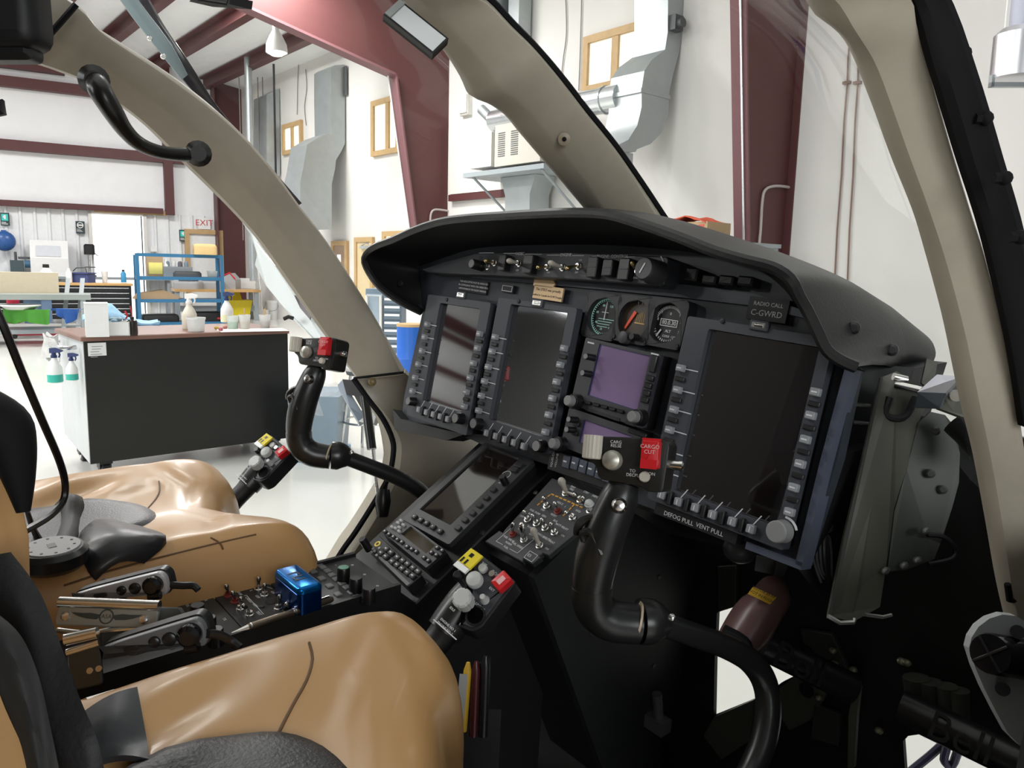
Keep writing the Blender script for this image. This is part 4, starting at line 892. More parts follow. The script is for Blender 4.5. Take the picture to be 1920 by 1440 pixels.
# dark glazing edge and blue-grey bar behind the pillar
b = MB(); rows, _, _ = post([(228, -40, 262, -30, 1.4), (270, 50, 305, 45, 1.42), (330, 135, 352, 112, 1.45), (400, 215, 412, 205, 1.5), (470, 285, 478, 280, 1.56), (560, 385, 566, 381, 1.62)]); closed_loft(b, rows)
tag(b.obj('windscreen_edge', mat('smoked_edge', (.03, .028, .032), .12, noise=(6, .6)), smooth=30), 'dark glossy windscreen edge strip running behind the left door pillar', 'edge')
b = MB(); rows, _, _ = post([(203, -30, 232, -35, 1.33), (245, 30, 272, 18, 1.35), (300, 100, 322, 85, 1.38), (340, 150, 352, 140, 1.41)]); closed_loft(b, rows)
wa = emp('wiper_arm', Matrix.Identity(4), 'blue grey flat metal arm above the left door pillar', 'arm'); b.obj('arm_bar', mat('blue_grey_arm', (.22, .28, .3), .4), wa, smooth=30)
for x, y in ((281, 72), (306, 106)): b = MB(); disc(b, at(x, y, 1.35), .005, .008); b.obj('bolt', m_brt, wa)
# ---- centre post
CP = [(430, -290, 610, -290), (690, -60, 852, -48), (790, 50, 913, 0), (840, 105, 955, 45), (872, 150, 985, 75), (892, 187, 1010, 102), (925, 203, 1036, 132), (957, 227, 1065, 168), (985, 262, 1095, 207), (1040, 327, 1150, 275), (1075, 372, 1198, 343), (1115, 425, 1258, 432), (1160, 480, 1310, 500)]
def zr(x, y, r): d = cray(x, y); h = AIR.hit(x, y, r, 0); return (AIR.wld(h)-CAM).dot(c2w(V((0, 0, 1))))
CP = [p+(zr((p[0]+p[2])/2, (p[1]+p[3])/2, -.785),) for p in CP]
SECc = [(-1, -.5), (-.98, -.2), (-.9, -.05), (-.42, .25), (-.3, .3), (.8, .3), (.93, .26), (1, .1), (1, -.3), (.5, -.9), (-.5, -.9)]
rows, CA_, CB_ = post(CP, SECc)
cp = emp('windscreen_post', Matrix.Identity(4), 'broad beige windscreen post slanting down to the middle of the glareshield', 'post')
b = MB(); closed_loft(b, rows); b.obj('trim_cover', m_beige, cp, smooth=30)
p = at(1058, 261, zr(1058, 261, -.785)-.02); b = MB(); disc(b, p, .0085, .004); s_ = b.obj('screw_cap', mat('bronze_trim', (.3, .25, .18), .4), cp)
b = MB(); disc(b, p+(CAM-p).normalized()*.004, .003, .002); b.obj('screw_slot', m_seal, s_)
b = MB(); b.tube([p+(CAM-p).normalized()*-.004+_r*.004 for p in CB_], .005, 6); b.obj('edge_seal', m_seal, cp)
# white panel light on the post
z0 = zr(780, 50, -.80)-.035
q = [at(715, 23, z0-.004), at(753, 5, z0+.004), at(847, 78, z0+.006), at(805, 97, z0-.004)]
ux = ((q[2]+q[3]-q[0]-q[1])/2); uy = ((q[1]+q[2]-q[0]-q[3])/2); cfr = Fr((q[0]+q[1]+q[2]+q[3])/4, ux, uy); L_, W_ = ux.length/2, uy.length/2
if cfr.Z.dot(CAM-cfr.O) < 0: cfr = Fr(cfr.O, ux, -uy)
t = emp('map_light', cfr, 'white rectangular light in a black frame on the windscreen post', 'light')
b = MB(); b.frame(rect(-L_, L_, -W_, W_), rect(-L_*.96, L_*.94, -W_*.82, W_*.9), -.009, .001); b.box(-L_, L_, -W_, W_, -.01, -.006); b.obj('light_frame', m_blk, t, smooth=0)
b = MB(); b.box(-L_*.76, L_*.93, -W_*.8, W_*.88, -.006, .0005); b.obj('lens', mat('white_lens', (.62, .64, .64), .45), t, smooth=0)
b = MB(); b.box(-L_*.98, -L_*.77, -W_*.9, W_*.95, -.006, .003); b.obj('end_cap', mat('grey_cap', (.3, .32, .31), .4), t, smooth=0)
# ---- right door pillar, near
RP = [(1290, -230, 1500, -330), (1490, -40, 1690, -40), (1560, 45, 1716, 40), (1607, 105, 1738, 120), (1645, 195, 1762, 210), (1680, 290, 1788, 300), (1715, 380, 1816, 390), (1742, 460, 1840, 465), (1768, 550, 1862, 550), (1790, 640, 1886, 645), (1815, 760, 1905, 755), (1838, 860, 1920, 860), (1860, 980, 1937, 980), (1880, 1100, 1950, 1100), (1900, 1190, 1965, 1190)]
RP = [p+(z,) for p, z in zip(RP, [.48]+lin(.54, .74, len(RP)-1))]
SECr = [(-1, -.6), (-.98, -.3), (-.9, -.15), (-.7, .1), (-.6, .18), (.0, .26), (.9, .26), (1, .1), (1, -.4), (.5, -.9), (-.5, -.9)]
rows, RA, RB = post(RP, SECr)
rp = emp('door_pillar', Matrix.Identity(4), 'near beige door pillar with a black rubber seal at the right edge', 'pillar')
b = MB(); closed_loft(b, rows); b.obj('trim_cover', m_beige, rp, smooth=30)
RS = [(1500, -330, 1590, -350, .475), (1690, -40, 1768, -40, .535), (1745, 125, 1832, 125, .555), (1795, 290, 1882, 290, .58), (1845, 450, 1926, 448, .61), (1890, 645, 1960, 640, .645), (1915, 800, 1985, 790, .67)]
SECs = [(-1, -.3), (-.9, .1), (-.5, .3), (0, .22), (.5, .32), (.9, .1), (1, -.3), (0, -.5)]
rows, _, SB_ = post(RS, SECs); b = MB(); closed_loft(b, rows); sl_ = b.obj('door_seal', m_seal, rp, smooth=40)
for x, y in ((1807, 100), (1848, 222), (1884, 334), (1914, 445), (1770, -2)):
    b = MB(); p = at(x, y, .565); b.sphere(p, .0055, 10, 6); b.tube([p, p+_r*-.008], .004, 6); b.obj('seal_clip', m_seal, sl_)
b = MB(); b.tube([at(1889, 1095, .72), at(1893, 1125, .725), at(1902, 1125, .728)], .003, 6); b.obj('joint', m_seal, rp)
# ---- glass
m_glass = glass('windscreen_glass', (.97, .985, .97), .45)
def pane(P, Q, bulge, name, label):
    n = 16; rows = []
    for i in range(n):
        a = P[int(i*(len(P)-1)/(n-1))]; c = Q[int(i*(len(Q)-1)/(n-1))]
        rows.append([a+(c-a)*s+(AF*bulge+AU*bulge*.3)*math.sin(math.pi*s) for s in [j/9 for j in range(10)]])
    b = MB(); b.grid(rows); return tag(b.obj(name, m_glass, smooth=80), label, 'windscreen')
pane([p+AF*.03 for p in LB[4:]], [p+AF*.04 for p in CA_[4:]], .1, 'windscreen', 'clear left windscreen between the long door pillar and the windscreen post')
pane([p+AF*.04 for p in CB_[4:-4]], [p+AF*.03 for p in RA[4:]], .14, 'windscreen', 'clear right windscreen between the windscreen post and the near door pillar')
# ================================================================== INSTRUMENT PANEL
PO = at(1300, 770, .92)
PF = Fr(PO, AR, AP)
def pp(x, y, z=0.0): u, v = PF.uv(x, y, z); return V((u, v, z))
ip = emp('instrument_panel', PF, 'blue black instrument panel plate carrying the displays and gauges', 'panel')
out = [(783, 578), (776, 492), (893, 452), (1140, 446), (1300, 454), (1445, 492), (1530, 590), (1596, 690), (1560, 860), (1496, 1062), (1380, 1013), (1235, 962), (1130, 925), (1020, 872), (900, 836), (874, 824), (742, 786), (748, 740)]
poly = [tuple(PF.uv(*p)) for p in out]
b = MB(); b.prism(poly, -.03, -.012); b.obj('panel_plate', m_panel, ip, smooth=0)
b = MB(); b.prism([tuple(PF.uv(*p)) for p in ((742, 768), (757, 786), (800, 797), (876, 815), (842, 826), (745, 806))], -.03, .006); b.obj('display_mount', m_blk, ip, smooth=0)
# pale edge strips at the right and bottom of the right display
def strip(pts, w, z0, z1, m, parent, name):
    P = [pp(*q) for q in pts]; b = MB()
    for a, c in zip(P, P[1:]):
        d = (c-a).normalized(); n = V((-d.y, d.x, 0))*w/2; b.hexa([V((q.x, q.y, z0)) for q in (a-n, c-n, c+n, a+n)], [V((q.x, q.y, z1)) for q in (a-n, c-n, c+n, a+n)])
    return b.obj(name, m, parent, smooth=0)
m_edge = mat('slate_edge', (.075, .085, .12), .45)
strip([(1593, 690), (1545, 870), (1499, 1060)], .008, -.02, .002, m_edge, ip, 'edge_strip')
strip([(1505, 1062), (1400, 1022)], .008, -.02, .002, m_edge, ip, 'edge_strip')
strip([(1385, 1010), (1232, 951)], .014, -.02, .004, m_blk, ip, 'pull_strip')
b = MB()
for (x, y, s) in ((1272, 972, 'DEFOG PULL'), (1330, 993, 'VENT PULL')):
    q = pp(x, y, .0045); b.text(s, .0075, q.x, q.y, .0045)
b.obj('lettering', m_prn, ip, smooth=0)
# ledge under the hood, blue, and the upper right row of blocks
b = MB(); L1 = [pp(*q, -.012) for q in ((890, 522), (1140, 545), (1290, 560), (1420, 575), (1520, 600), (1515, 585), (1420, 552), (1290, 535), (1140, 522), (890, 503))]
b.prism([(q.x, q.y) for q in L1], -.012, -.006); b.obj('ledge', mat('blue_ledge', (.05, .06, .08), .45), ip, smooth=0)
for (x0, y0, x1, y1) in ((1288, 500, 1316, 532), (1320, 515, 1350, 536), (1352, 516, 1382, 538), (1385, 517, 1420, 540)):
    a, c = pp(x0, y1), pp(x1, y0); q = pp((x0+x1)/2, (y0+y1)/2); w = .018 if x0 > 1300 else .016; h = .011 if x0 > 1300 else .016
    b = MB(); b.prism(rect(q.x-w/2*1.1, q.x+w/2*1.1, q.y-h/2, q.y+h/2, .002), -.012, .008, .002); b.obj('annunciator', m_blk, ip)
# placards
q = pp(887, 537, -.008); b = MB(); b.box(q.x-.038, q.x+.036, q.y-.0105, q.y+.0105, -.012, -.008); pl = b.obj('placard', m_blk, ip, smooth=0)
b = MB()
for i, s in enumerate(('THIS HELICOPTER MUST BE OPERATED', 'IN COMPLIANCE WITH THE OPERATING', 'LIMITATIONS IN THE FLIGHT MANUAL')): b.text(s, .0043, q.x, q.y+.006-.006*i, -.008)
b.obj('lettering', m_prn, pl, smooth=0)
q = pp(951, 541, -.006); b = MB(); b.box(q.x-.014, q.x+.014, q.y-.006, q.y+.006, -.012, -.006); b.obj('placard', m_blk, ip, smooth=0)
b = MB(); b.frame(rect(q.x-.012, q.x+.012, q.y-.0045, q.y+.0045), rect(q.x-.011, q.x+.011, q.y-.0035, q.y+.0035), -.006, -.0055); b.obj('outline', m_prn, ip, smooth=0)
q = pp(1443, 581, -.004); b = MB(); b.box(q.x-.028, q.x+.022, q.y-.013, q.y+.013, -.012, -.004); pl = b.obj('placard', m_blk, ip, smooth=0)
b = MB(); b.text('RADIO CALL', .0065, q.x-.003, q.y+.0055, -.004); b.text('C-GWRD', .0095, q.x-.003, q.y-.005, -.004); b.obj('lettering', m_prn, pl, smooth=0)
q = pp(1027, 549, -.003); m_gold = mat('brushed_gold', (.62, .44, .25), .35, metal=.35)
gp = emp('brass_plaque', PF.sub((q.x, q.y, -.006)), 'small gold plaque with two lines of script above the second display', 'plaque')
b = MB(); b.box(-.031, .031, -.0105, .0095, 0, .003); b.obj('plate', m_gold, gp, smooth=0)
b = MB(); b.text('The 57023 was proudly', .0056, 0, .0035, .003); b.text('crafted in Canada for R W Douglas', .0044, 0, -.005, .003); b.obj('lettering', mat('engraving', (.05, .03, .02), .6), gp, smooth=0)
q2 = pp(1018, 530, -.003)-V((q.x, q.y, 0)); b = MB(); b.prism([(q2.x-.02, q2.y-.006), (q2.x+.022, q2.y-.006), (q2.x+.026, q2.y), (q2.x+.02, q2.y+.006), (q2.x-.02, q2.y+.006)], 0, .003); b.obj('upper_tab', m_gold, gp, smooth=0)
# ---- glareshield
C1 = [(790, 585, .0), (752, 566, .04), (715, 540, .075), (692, 510, .09), (684, 484, .1), (702, 464, .1), (740, 449, .1), (780, 431, .1), (827, 416, .1), (880, 409, .1), (940, 405, .1), (1010, 401, .1), (1073, 399, .1), (1140, 402, .1), (1207, 421, .1), (1280, 447, .1), (1340, 471, .098), (1400, 489, .095), (1450, 502, .09), (1481, 522, .085), (1497, 553, .07), (1515, 585, .055), (1533, 622, .045), (1550, 656, .035), (1577, 676, .025), (1605, 688, .015)]
C2 = [(800, 575, -.02), (797, 560, -.02), (795, 540, -.02), (790, 520, -.02), (788, 506, -.02), (800, 499, -.02), (825, 490, -.02), (850, 482, -.02), (875, 474, -.02), (910, 468, -.02), (960, 465, -.02), (1020, 464, -.02), (1080, 463, -.02), (1140, 463, -.02), (1210, 466, -.02), (1280, 472, -.02), (1330, 482, -.02), (1380, 494, -.02), (1430, 512, -.02), (1470, 545, -.02), (1492, 578, -.02), (1512, 610, -.02), (1532, 640, -.02), (1552, 665, -.02), (1575, 682, -.02), (1600, 692, -.02)]
C3 = [(850, 592), (835, 575), (815, 555), (805, 530), (800, 505), (815, 492), (850, 478), (900, 458), (945, 445), (1000, 436), (1060, 431), (1120, 428), (1190, 432), (1270, 444), (1345, 461), (1420, 484), (1495, 508), (1570, 540), (1640, 576), (1700, 606), (1728, 622), (1744, 636), (1752, 650), (1754, 668), (1740, 690), (1700, 705)]
c1 = [pp(*p) for p in C1]; c2 = [pp(*p) for p in C2]; c3 = [pp(p[0], p[1], -.3) for p in C3]
K = 3
c1, c2, c3 = catmull(c1, K), catmull(c2, K), catmull(c3, K)
gs = emp('glareshield', PF, 'black padded glareshield hood arching over the instrument panel', 'hood')
rows = []
n = len(c1)
up_ = PF.loc(CAM+AU)-PF.loc(CAM)
cen = sum(c1, V())/n
rows.append([p+(cen-p).normalized()*.002 for p in c2])
for s_ in (.35, .7): rows.append([c2[i]*(1-s_)+c1[i]*s_+(c1[i]-cen).normalized()*.012*math.sin(math.pi*s_) for i in range(n)])
rows.append([p-(p-cen).normalized()*.004 for p in c1])
b = MB(); b.grid(rows); b.obj('underside', mat('hood_underside', (.006, .006, .007), .6), gs, smooth=50)
rows = [c1]
for s_ in (.08, .25, .5, .75, 1): rows.append([c1[i]*(1-s_)+c3[i]*s_+(up_*.02 if 15 < i < n-3 else up_*.008)*math.sin(math.pi*min(1, s_)) for i in range(n)])
b = MB(); b.shell(rows, [[p-(p-cen).normalized()*.006 for p in r] for r in rows]); b.obj('hood_shell', m_hood, gs, smooth=50)
b = MB(); b.tube(c1, .0065, 8); b.obj('rim_bead', m_hood, gs)
for x, y in ((1600, 615), (1672, 656)):
    best = None
    for r in rows:
        for p in r:
            w_ = PF.wld(p); d = w_-CAM; cx_ = c2w(V((1, 0, 0))); 
            zz = d.dot(c2w(V((0, 0, 1)))); X = 960+FPX*d.dot(cx_)/zz; Y = 720+FPX*d.dot(c2w(V((0, 1, 0))))/zz
            e = (X-x)**2+(Y-y)**2
            if best is None or e < best[0]: best = (e, zz)
    p = PF.loc(at(x, y, best[1]-.004)); d = (PF.loc(CAM)-p).normalized(); b = MB(); b.loft([(p-d*.004, .0075), (p+d*.003, .007), (p+d*.006, .004)], 14); b.obj('screw', mat('black_screw', (.03, .03, .03), .3), gs)
p = pp(753, 532, .03); b = MB(); b.cyl(p, p+V((0, 0, .004)), .005); b.obj('screw', mat('black_screw'), gs)
# ================================================================== PANEL UNITS
class Unit:
    """a boxed unit on a plane frame: quad of pixels TL TR BR BL for its face at height z"""
    def __init__(s, base, quad, z, name, label, cat, group=None):
        P = [V((*base.uv(x, y, z), z)) for x, y in quad]
        c = sum(P, V())/4; ux = (P[1]-P[0]+P[2]-P[3])/2; uy = (P[0]-P[3]+P[1]-P[2])/2
        s.w, s.h = ux.length, uy.length; ang = math.atan2(ux.y, ux.x)*.5+(math.atan2(uy.y, uy.x)-math.pi/2)*.5
        X = base.X*math.cos(ang)+base.Y*math.sin(ang)
        s.fr = Fr(base.wld(c), X, base.Z.cross(X)); s.root = emp(name, s.fr, label, cat, group)
    def p(s, x, y, z=0): u, v = s.fr.uv(x, y, z); return V((u, v, z))
    def rect4(s, quad, z=0):
        P = [s.p(x, y, z) for x, y in quad]
        return (P[0].x+P[3].x)/2, (P[1].x+P[2].x)/2, (P[2].y+P[3].y)/2, (P[0].y+P[1].y)/2
    def key(s, x, y, w, h, z0=0, z1=.005, m=None, name='key', r=.0015, ch=.001, parent=None, bar=True):
        q = s.p(x, y, (z0+z1)/2); b = MB(); b.prism(rect(q.x-w/2, q.x+w/2, q.y-h/2, q.y+h/2, r, 2), z0, z1, ch); k = b.obj(name, m or m_key, parent or s.root)
        return q, k
    def knob(s, x, y, r, h, m=None, name='knob', r2=None, cap=None):
        q = s.p(x, y, h); b = MB(); b.lathe([(r*1.05, 0), (r, h*.15), (r*.96, h*.92), (r*.85, h)], (q.x, q.y, 0), n=20)
        k = b.obj(name, m or m_knob, s.root)
        if r2: b = MB(); b.lathe([(r2, h), (r2*.95, h+r2*1.1), (r2*.8, h+r2*1.25)], (q.x, q.y, 0), n=16); b.obj('inner_knob', cap or m_knob, k)
        elif cap: b = MB(); b.lathe([(r*.8, h), (r*.78, h+.0006)], (q.x, q.y, 0), n=18); b.obj('knob_cap', cap, k)
        return k
m_scr2 = mat('dark_screen_glass')
def display(quad, openq, label, lkeys, rkeys, bkeys, z, latch, screw, lines=True, knobs=()):
    U = Unit(PF, quad, z, 'display_unit', label, 'display', None)
    w, h = U.w/2, U.h/2; x0, x1, y0, y1 = U.rect4(openq)
    n = 4; r = .004
    b = MB(); b.frame(rect(-w, w, -h, h, .004, n), rect(x0, x1, y0, y1, .004, n), -.012, 0); b.obj('bezel', m_bezel, U.root, smooth=30)
    b = MB(); b.box(-w*.97, w*.97, -h*.97, h*.97, -(z+.012), -.0125); b.obj('case', m_blk, U.root, smooth=0)
    b = MB(); b.box(x0+.0006, x1-.0006, y0+.0006, y1-.0006, -.0124, -.008); b.obj('screen', m_scr, U.root, smooth=0)
    kw, kh = .0105, .0085
    for side, ks in (('l', lkeys), ('r', rkeys)):
        prev = None
        for (x, y) in ks:
            q, k = U.key(x, y, kw, kh, 0, .0065)
            b = MB(); b.box(q.x-.0032, q.x+.0032, q.y-.0008, q.y+.0008, .0065, .0068); b.obj('legend', m_prn, k, smooth=0)
            if lines and side == 'l': b = MB(); b.box(q.x+kw/2, q.x+kw/2+.018, q.y-.0006, q.y+.0006, -.007 if q.x+kw/2 > x0 else .0, .0008); b.obj('pointer_line', m_prn, U.root, smooth=0)
            if prev is not None:
                m_ = (q+prev)/2; b = MB(); b.prism(rect(m_.x-.007, m_.x+.007, m_.y-.0028, m_.y+.0028, .001, 2), 0, .003, .001); b.obj('key_guard', m_blk, U.root)
            prev = q
    prev = None
    for (x, y) in bkeys:
        q, k = U.key(x, y, .0095, .0095, 0, .0065)
        b = MB(); b.box(q.x-.0006, q.x+.0006, q.y-.003, q.y+.003, .0065, .0068); b.obj('legend', m_prn, k, smooth=0)
        b = MB(); b.hexa([V((q.x-.0006, q.y+.005, 0)), V((q.x+.0006, q.y+.005, 0)), V((q.x+.0076, q.y+.017, 0)), V((q.x+.0064, q.y+.017, 0))], [V((q.x-.0006, q.y+.005, .0006)), V((q.x+.0006, q.y+.005, .0006)), V((q.x+.0076, q.y+.017, .0006)), V((q.x+.0064, q.y+.017, .0006))]); b.obj('pointer_line', m_prn, U.root, smooth=0)
        if prev is not None:
            m_ = (q+prev)/2; b = MB(); b.prism(rect(m_.x-.0025, m_.x+.0025, m_.y-.008, m_.y+.008, .001, 2), 0, .006, .001); b.obj('key_guard', m_blk, U.root)
        prev = q
    q = U.p(*latch, .002); b = MB(); b.prism(rect(q.x-.012, q.x+.012, q.y-.006, q.y+.006, .002, 2), -.002, .003, .001); lt = b.obj('latch', m_bezel, U.root)
    b = MB(); b.box(q.x-.0085, q.x+.0085, q.y-.003, q.y+.003, .0028, .0034); b.cyl((q.x-.004, q.y, .003), (q.x+.006, q.y, .003), .0022); b.obj('latch_pin', m_brt, lt)
    q = U.p(*screw); b = MB(); b.lathe([(.0032, 0), (.003, .0015), (.001, .0018)], (q.x, q.y, 0), n=12); b.obj('screw', m_blk, U.root)
    for (x, y, r, cap) in knobs: U.knob(x, y, r, .014, cap=cap)
    return U
m_gcap = mat('grey_knob_cap', (.2, .2, .2), .5)
D1 = display([(807, 556), (922, 564), (874, 812), (757, 780)], [(826, 571), (905, 576), (862, 770), (790, 752)], 'leftmost portrait display of the instrument panel with pink wall reflections',
             [(801, 608), (796, 632), (791, 658), (784, 683), (778, 708), (773, 733)], [(899, 626), (895, 653), (887, 681), (881, 708), (874, 735), (870, 762)], [(786, 768), (800, 773), (813, 777), (826, 781), (840, 786)], .02, (864, 553), (838, 562), knobs=((765, 752, .0075, m_gcap), (853, 784, .009, m_gcap)))
D2 = display([(938, 560), (1085, 576), (1027, 846), (884, 806)], [(950, 572), (1063, 582), (1021, 818), (923, 790)], 'second portrait display from the left, reflecting roof beams and a blue glow',
             [(928, 632), (922, 659), (915, 688), (908, 715), (902, 742), (897, 770)], [(1057, 653), (1050, 684), (1043, 716), (1035, 747), (1028, 778), (1022, 810)], [(913, 812), (930, 818), (947, 824), (964, 830), (982, 837)], .02, (1007, 568), (973, 565), knobs=((887, 794, .009, m_gcap), (1005, 836, .009, m_gcap)))
D3 = display([(1290, 588), (1552, 638), (1478, 1042), (1215, 930)], [(1325, 615), (1537, 652), (1457, 985), (1262, 922)], 'large black portrait display on the near right side of the panel',
             [(1276, 690), (1270, 731), (1263, 768), (1255, 806), (1248, 845), (1240, 883)], [(1529, 735), (1520, 779), (1510, 824), (1500, 870), (1488, 914), (1480, 960)], [(1241, 928), (1272, 941), (1304, 952), (1336, 965), (1373, 978), (1408, 992)], .012, (1423, 610), (1355, 602))
q = D3.p(1457, 997, .012); b = MB(); b.lathe([(.0125, 0), (.012, .004), (.0118, .014), (.0105, .0155)], (q.x, q.y, 0), n=24); b.obj('knob', mat('pale_grey_knob', (.22, .22, .22), .5), D3.root)
b = MB(); b.frame([(q.x+.0165*math.cos(a), q.y+.0165*math.sin(a)) for a in [.5+.13*i for i in range(11)]]+[(q.x, q.y+.0145)]*0, [(q.x+.0145*math.cos(a), q.y+.0145*math.sin(a)) for a in [.5+.13*i for i in range(11)]], 0, .0008); 
n_ = 11; pts = [(q.x+.0168*math.cos(.4+.12*i), q.y+.0168*math.sin(.4+.12*i)) for i in range(n_)]+[(q.x+.0145*math.cos(.4+.12*i), q.y+.0145*math.sin(.4+.12*i)) for i in range(n_)][::-1]
b = MB(); b.prism(pts, 0, .001); b.obj('arc_mark', m_prn, D3.root)
# blue spot on the lower right of the second display is a reflection of a lit screen; left to the light of the place
# ---- navigator units
m_lav = mat('lavender_screen', (.19, .13, .24), .12, emit=.05, spec=.8, noise=(9, .35))
def navigator(quad, scr, label, name='navigator_unit'):
    U = Unit(PF, quad, .012, name, label, 'radio'); w, h = U.w/2, U.h/2; x0, x1, y0, y1 = U.rect4(scr)
    b = MB(); b.frame(rect(-w, w, -h, h, .003), rect(x0, x1, y0, y1, .001), -.006, 0); b.obj('bezel', mat('navigator_bezel', (.035, .036, .042), .4), U.root, smooth=30)
    b = MB(); b.box(-w*.99, w*.99, -h*.99, h*.99, -.024, -.0065); b.obj('case', m_blk, U.root, smooth=0)
    b = MB(); b.box(x0, x1, y0, y1, -.0064, -.002); b.obj('screen', m_lav, U.root, smooth=0)
    b = MB(); b.frame(rect(x0, x1, y0, y1), rect(x0+.002, x1-.001, y0+.001, y1-.001), -.0018, -.0012); b.obj('screen_border', mat('indigo_border', (.03, .03, .12), .3), U.root, smooth=0)
    return U
N1 = navigator([(1103, 639), (1240, 660), (1208, 800), (1063, 760)], [(1122, 648), (1219, 663), (1196, 768), (1102, 744)], 'upper navigator radio with a lavender screen below the round gauges')
for (x, y) in ((1225, 682),): N1.key(x, y, .009, .022, 0, .004, m_knob, name='rocker')
for (x, y) in ((1219, 709), (1215, 723), (1212, 737), (1209, 750)): N1.key(x, y, .011, .0075, 0, .004, m_knob)
for (x, y) in ((1102, 755), (1118, 759), (1133, 763), (1148, 767), (1163, 771)): N1.key(x, y, .010, .005, 0, .004, m_knob)
for (x, y) in ((1098, 668), (1092, 699)): N1.knob(x, y, .0045, .016, cap=m_gcap)
N1.knob(1072, 752, .0105, .012, r2=.0075, cap=m_gcap); N1.knob(1192, 782, .0105, .012, r2=.0075, cap=m_gcap)
b = MB(); q = N1.p(1130, 777); b.box(q.x-.03, q.x+.03, q.y-.002, q.y+.0025, 0, .0005); b.box(q.x+.04, q.x+.055, q.y-.002, q.y+.0025, 0, .0005); b.obj('data_slot', m_blk, N1.root, smooth=0)
b = MB(); q = N1.p(1108, 643); b.box(q.x-.006, q.x+.006, q.y-.001, q.y+.001, 0, .0004); q = N1.p(1228, 664); b.box(q.x-.006, q.x+.006, q.y-.001, q.y+.001, 0, .0004); b.obj('lettering', m_prn, N1.root, smooth=0)
N2 = navigator([(1070, 772), (1206, 803), (1186, 880), (1045, 842)], [(1093, 790), (1190, 815), (1178, 862), (1085, 832)], 'lower navigator radio with a lavender screen partly hidden by the near control stick')
for (x, y) in ((1066, 786), (1062, 805)): N2.knob(x, y, .0045, .016, cap=m_gcap)
for (x, y) in ((1080, 795), (1077, 812)): N2.key(x, y, .012, .006, 0, .004, m_knob)
N2.knob(1043, 832, .0105, .012, r2=.0075, cap=m_gcap); N2.key(1195, 812, .03, .006, 0, .003, m_knob, name='rocker')
# audio panel
UA = Unit(PF, [(1032, 843), (1150, 880), (1142, 920), (1025, 880)], .01, 'audio_keypad', 'row of blue grey push keys below the lower navigator radio', 'keypad')
b = MB(); b.prism(rect(-UA.w/2, UA.w/2, -UA.h/2, UA.h/2, .002), -.022, 0, .001); b.obj('faceplate', m_blk, UA.root)
for (x, y) in ((1062, 866), (1078, 869), (1093, 875), (1109, 880), (1124, 886), (1138, 892)): q, k = UA.key(x, y, .013, .017, 0, .004, mat('blue_grey_key', (.055, .065, .09), .5)); b = MB(); b.box(q.x-.004, q.x+.002, q.y-.0005, q.y+.0015, .004, .0043); b.obj('legend', m_prn, k, smooth=0)
b = MB(); q = UA.p(1036, 861); b.text('SQUELCH', .005, q.x, q.y, 0, rot=math.pi/2); b.text('VOLUME', .005, q.x+.008, q.y, 0, rot=math.pi/2); b.obj('lettering', m_prn, UA.root, smooth=0)
# ---- round gauges
m_dial = mat('black_dial', (.006, .006, .007), .5); m_mint = mat('mint_print', (.35, .62, .55), .5, emit=.12); m_amb = mat('amber_print', (.6, .38, .12), .5)
m_gglass = glass('gauge_glass', (1, 1, 1), 1.0)
def gauge(x, y, label, face):
    q = PF.hit(x, y, .006); fr = PF.sub((q.x, q.y, .006)); t = emp('round_gauge', fr, label, 'gauge'); R_ = .0255
    b = MB(); sq = rpoly([(-.031, -.031), (.031, -.031), (.031, .031), (-.031, .031)], .009, 8); m_ = len(sq)
    b.frame(sq, [(R_*math.cos(2*math.pi*k/m_-math.pi*.75), R_*math.sin(2*math.pi*k/m_-math.pi*.75)) for k in range(m_)], -.018, 0); b.obj('bezel', mat('gauge_bezel', (.018, .018, .02), .45), t, smooth=30)
    b = MB(); b.cyl((0, 0, -.012), (0, 0, -.009), R_*1.02, n=32); b.obj('dial', m_dial if face != 1 else mat('brown_dial', (.05, .033, .02), .4, noise=(60, .5)), t)
    for sx in (-1, 1):
        b = MB(); b.lathe([(.003, 0), (.0028, .0015)], (sx*.026, -.026, 0), n=10); b.obj('screw', m_blk, t)
    return t, R_
def ticks(b, a0, a1, n, r0, r1, w=.0005, z=-.009):
    for i in range(n):
        a = math.radians(a0+(a1-a0)*i/(n-1)); c, s_ = math.cos(a), math.sin(a); P = [V((c*r0-s_*w, s_*r0+c*w, z)), V((c*r0+s_*w, s_*r0-c*w, z)), V((c*r1+s_*w, s_*r1-c*w, z)), V((c*r1-s_*w, s_*r1+c*w, z))]
        b.hexa(P, [p+V((0, 0, .0006)) for p in P])
t, R_ = gauge(1127, 593, 'left round gauge with mint green markings and an upright white needle', 0)
b = MB(); ticks(b, 60, 330, 34, R_*.84, R_*.97, .0004); b.frame(circ(R_*.99, 40), circ(R_*.95, 40), -.009, -.0086)
for i in range(4): b.box(-.012, .016-.003*i, -.003-.0035*i, -.0022-.0035*i, -.009, -.0086)
for i, s in enumerate(('120', '80', '60', '40', '20', '0')): a = math.radians(65+48*i); b.text(s, .0045, R_*.66*math.cos(a), R_*.66*math.sin(a), -.009)
b.obj('markings', m_mint, t, smooth=0)
b = MB(); b.hexa([V((-.0006, -.004, -.007)), V((.0006, -.004, -.007)), V((.0004, .021, -.007)), V((-.0004, .021, -.007))], [V((-.0006, -.004, -.0065)), V((.0006, -.004, -.0065)), V((.0004, .021, -.0065)), V((-.0004, .021, -.0065))]); b.box(-.006, .006, .006, .0068, -.007, -.0065); b.obj('needle', m_prn, t, smooth=0)
t, R_ = gauge(1187, 599, 'middle round gauge with a red pointer and yellow bars', 1)
b = MB(); 
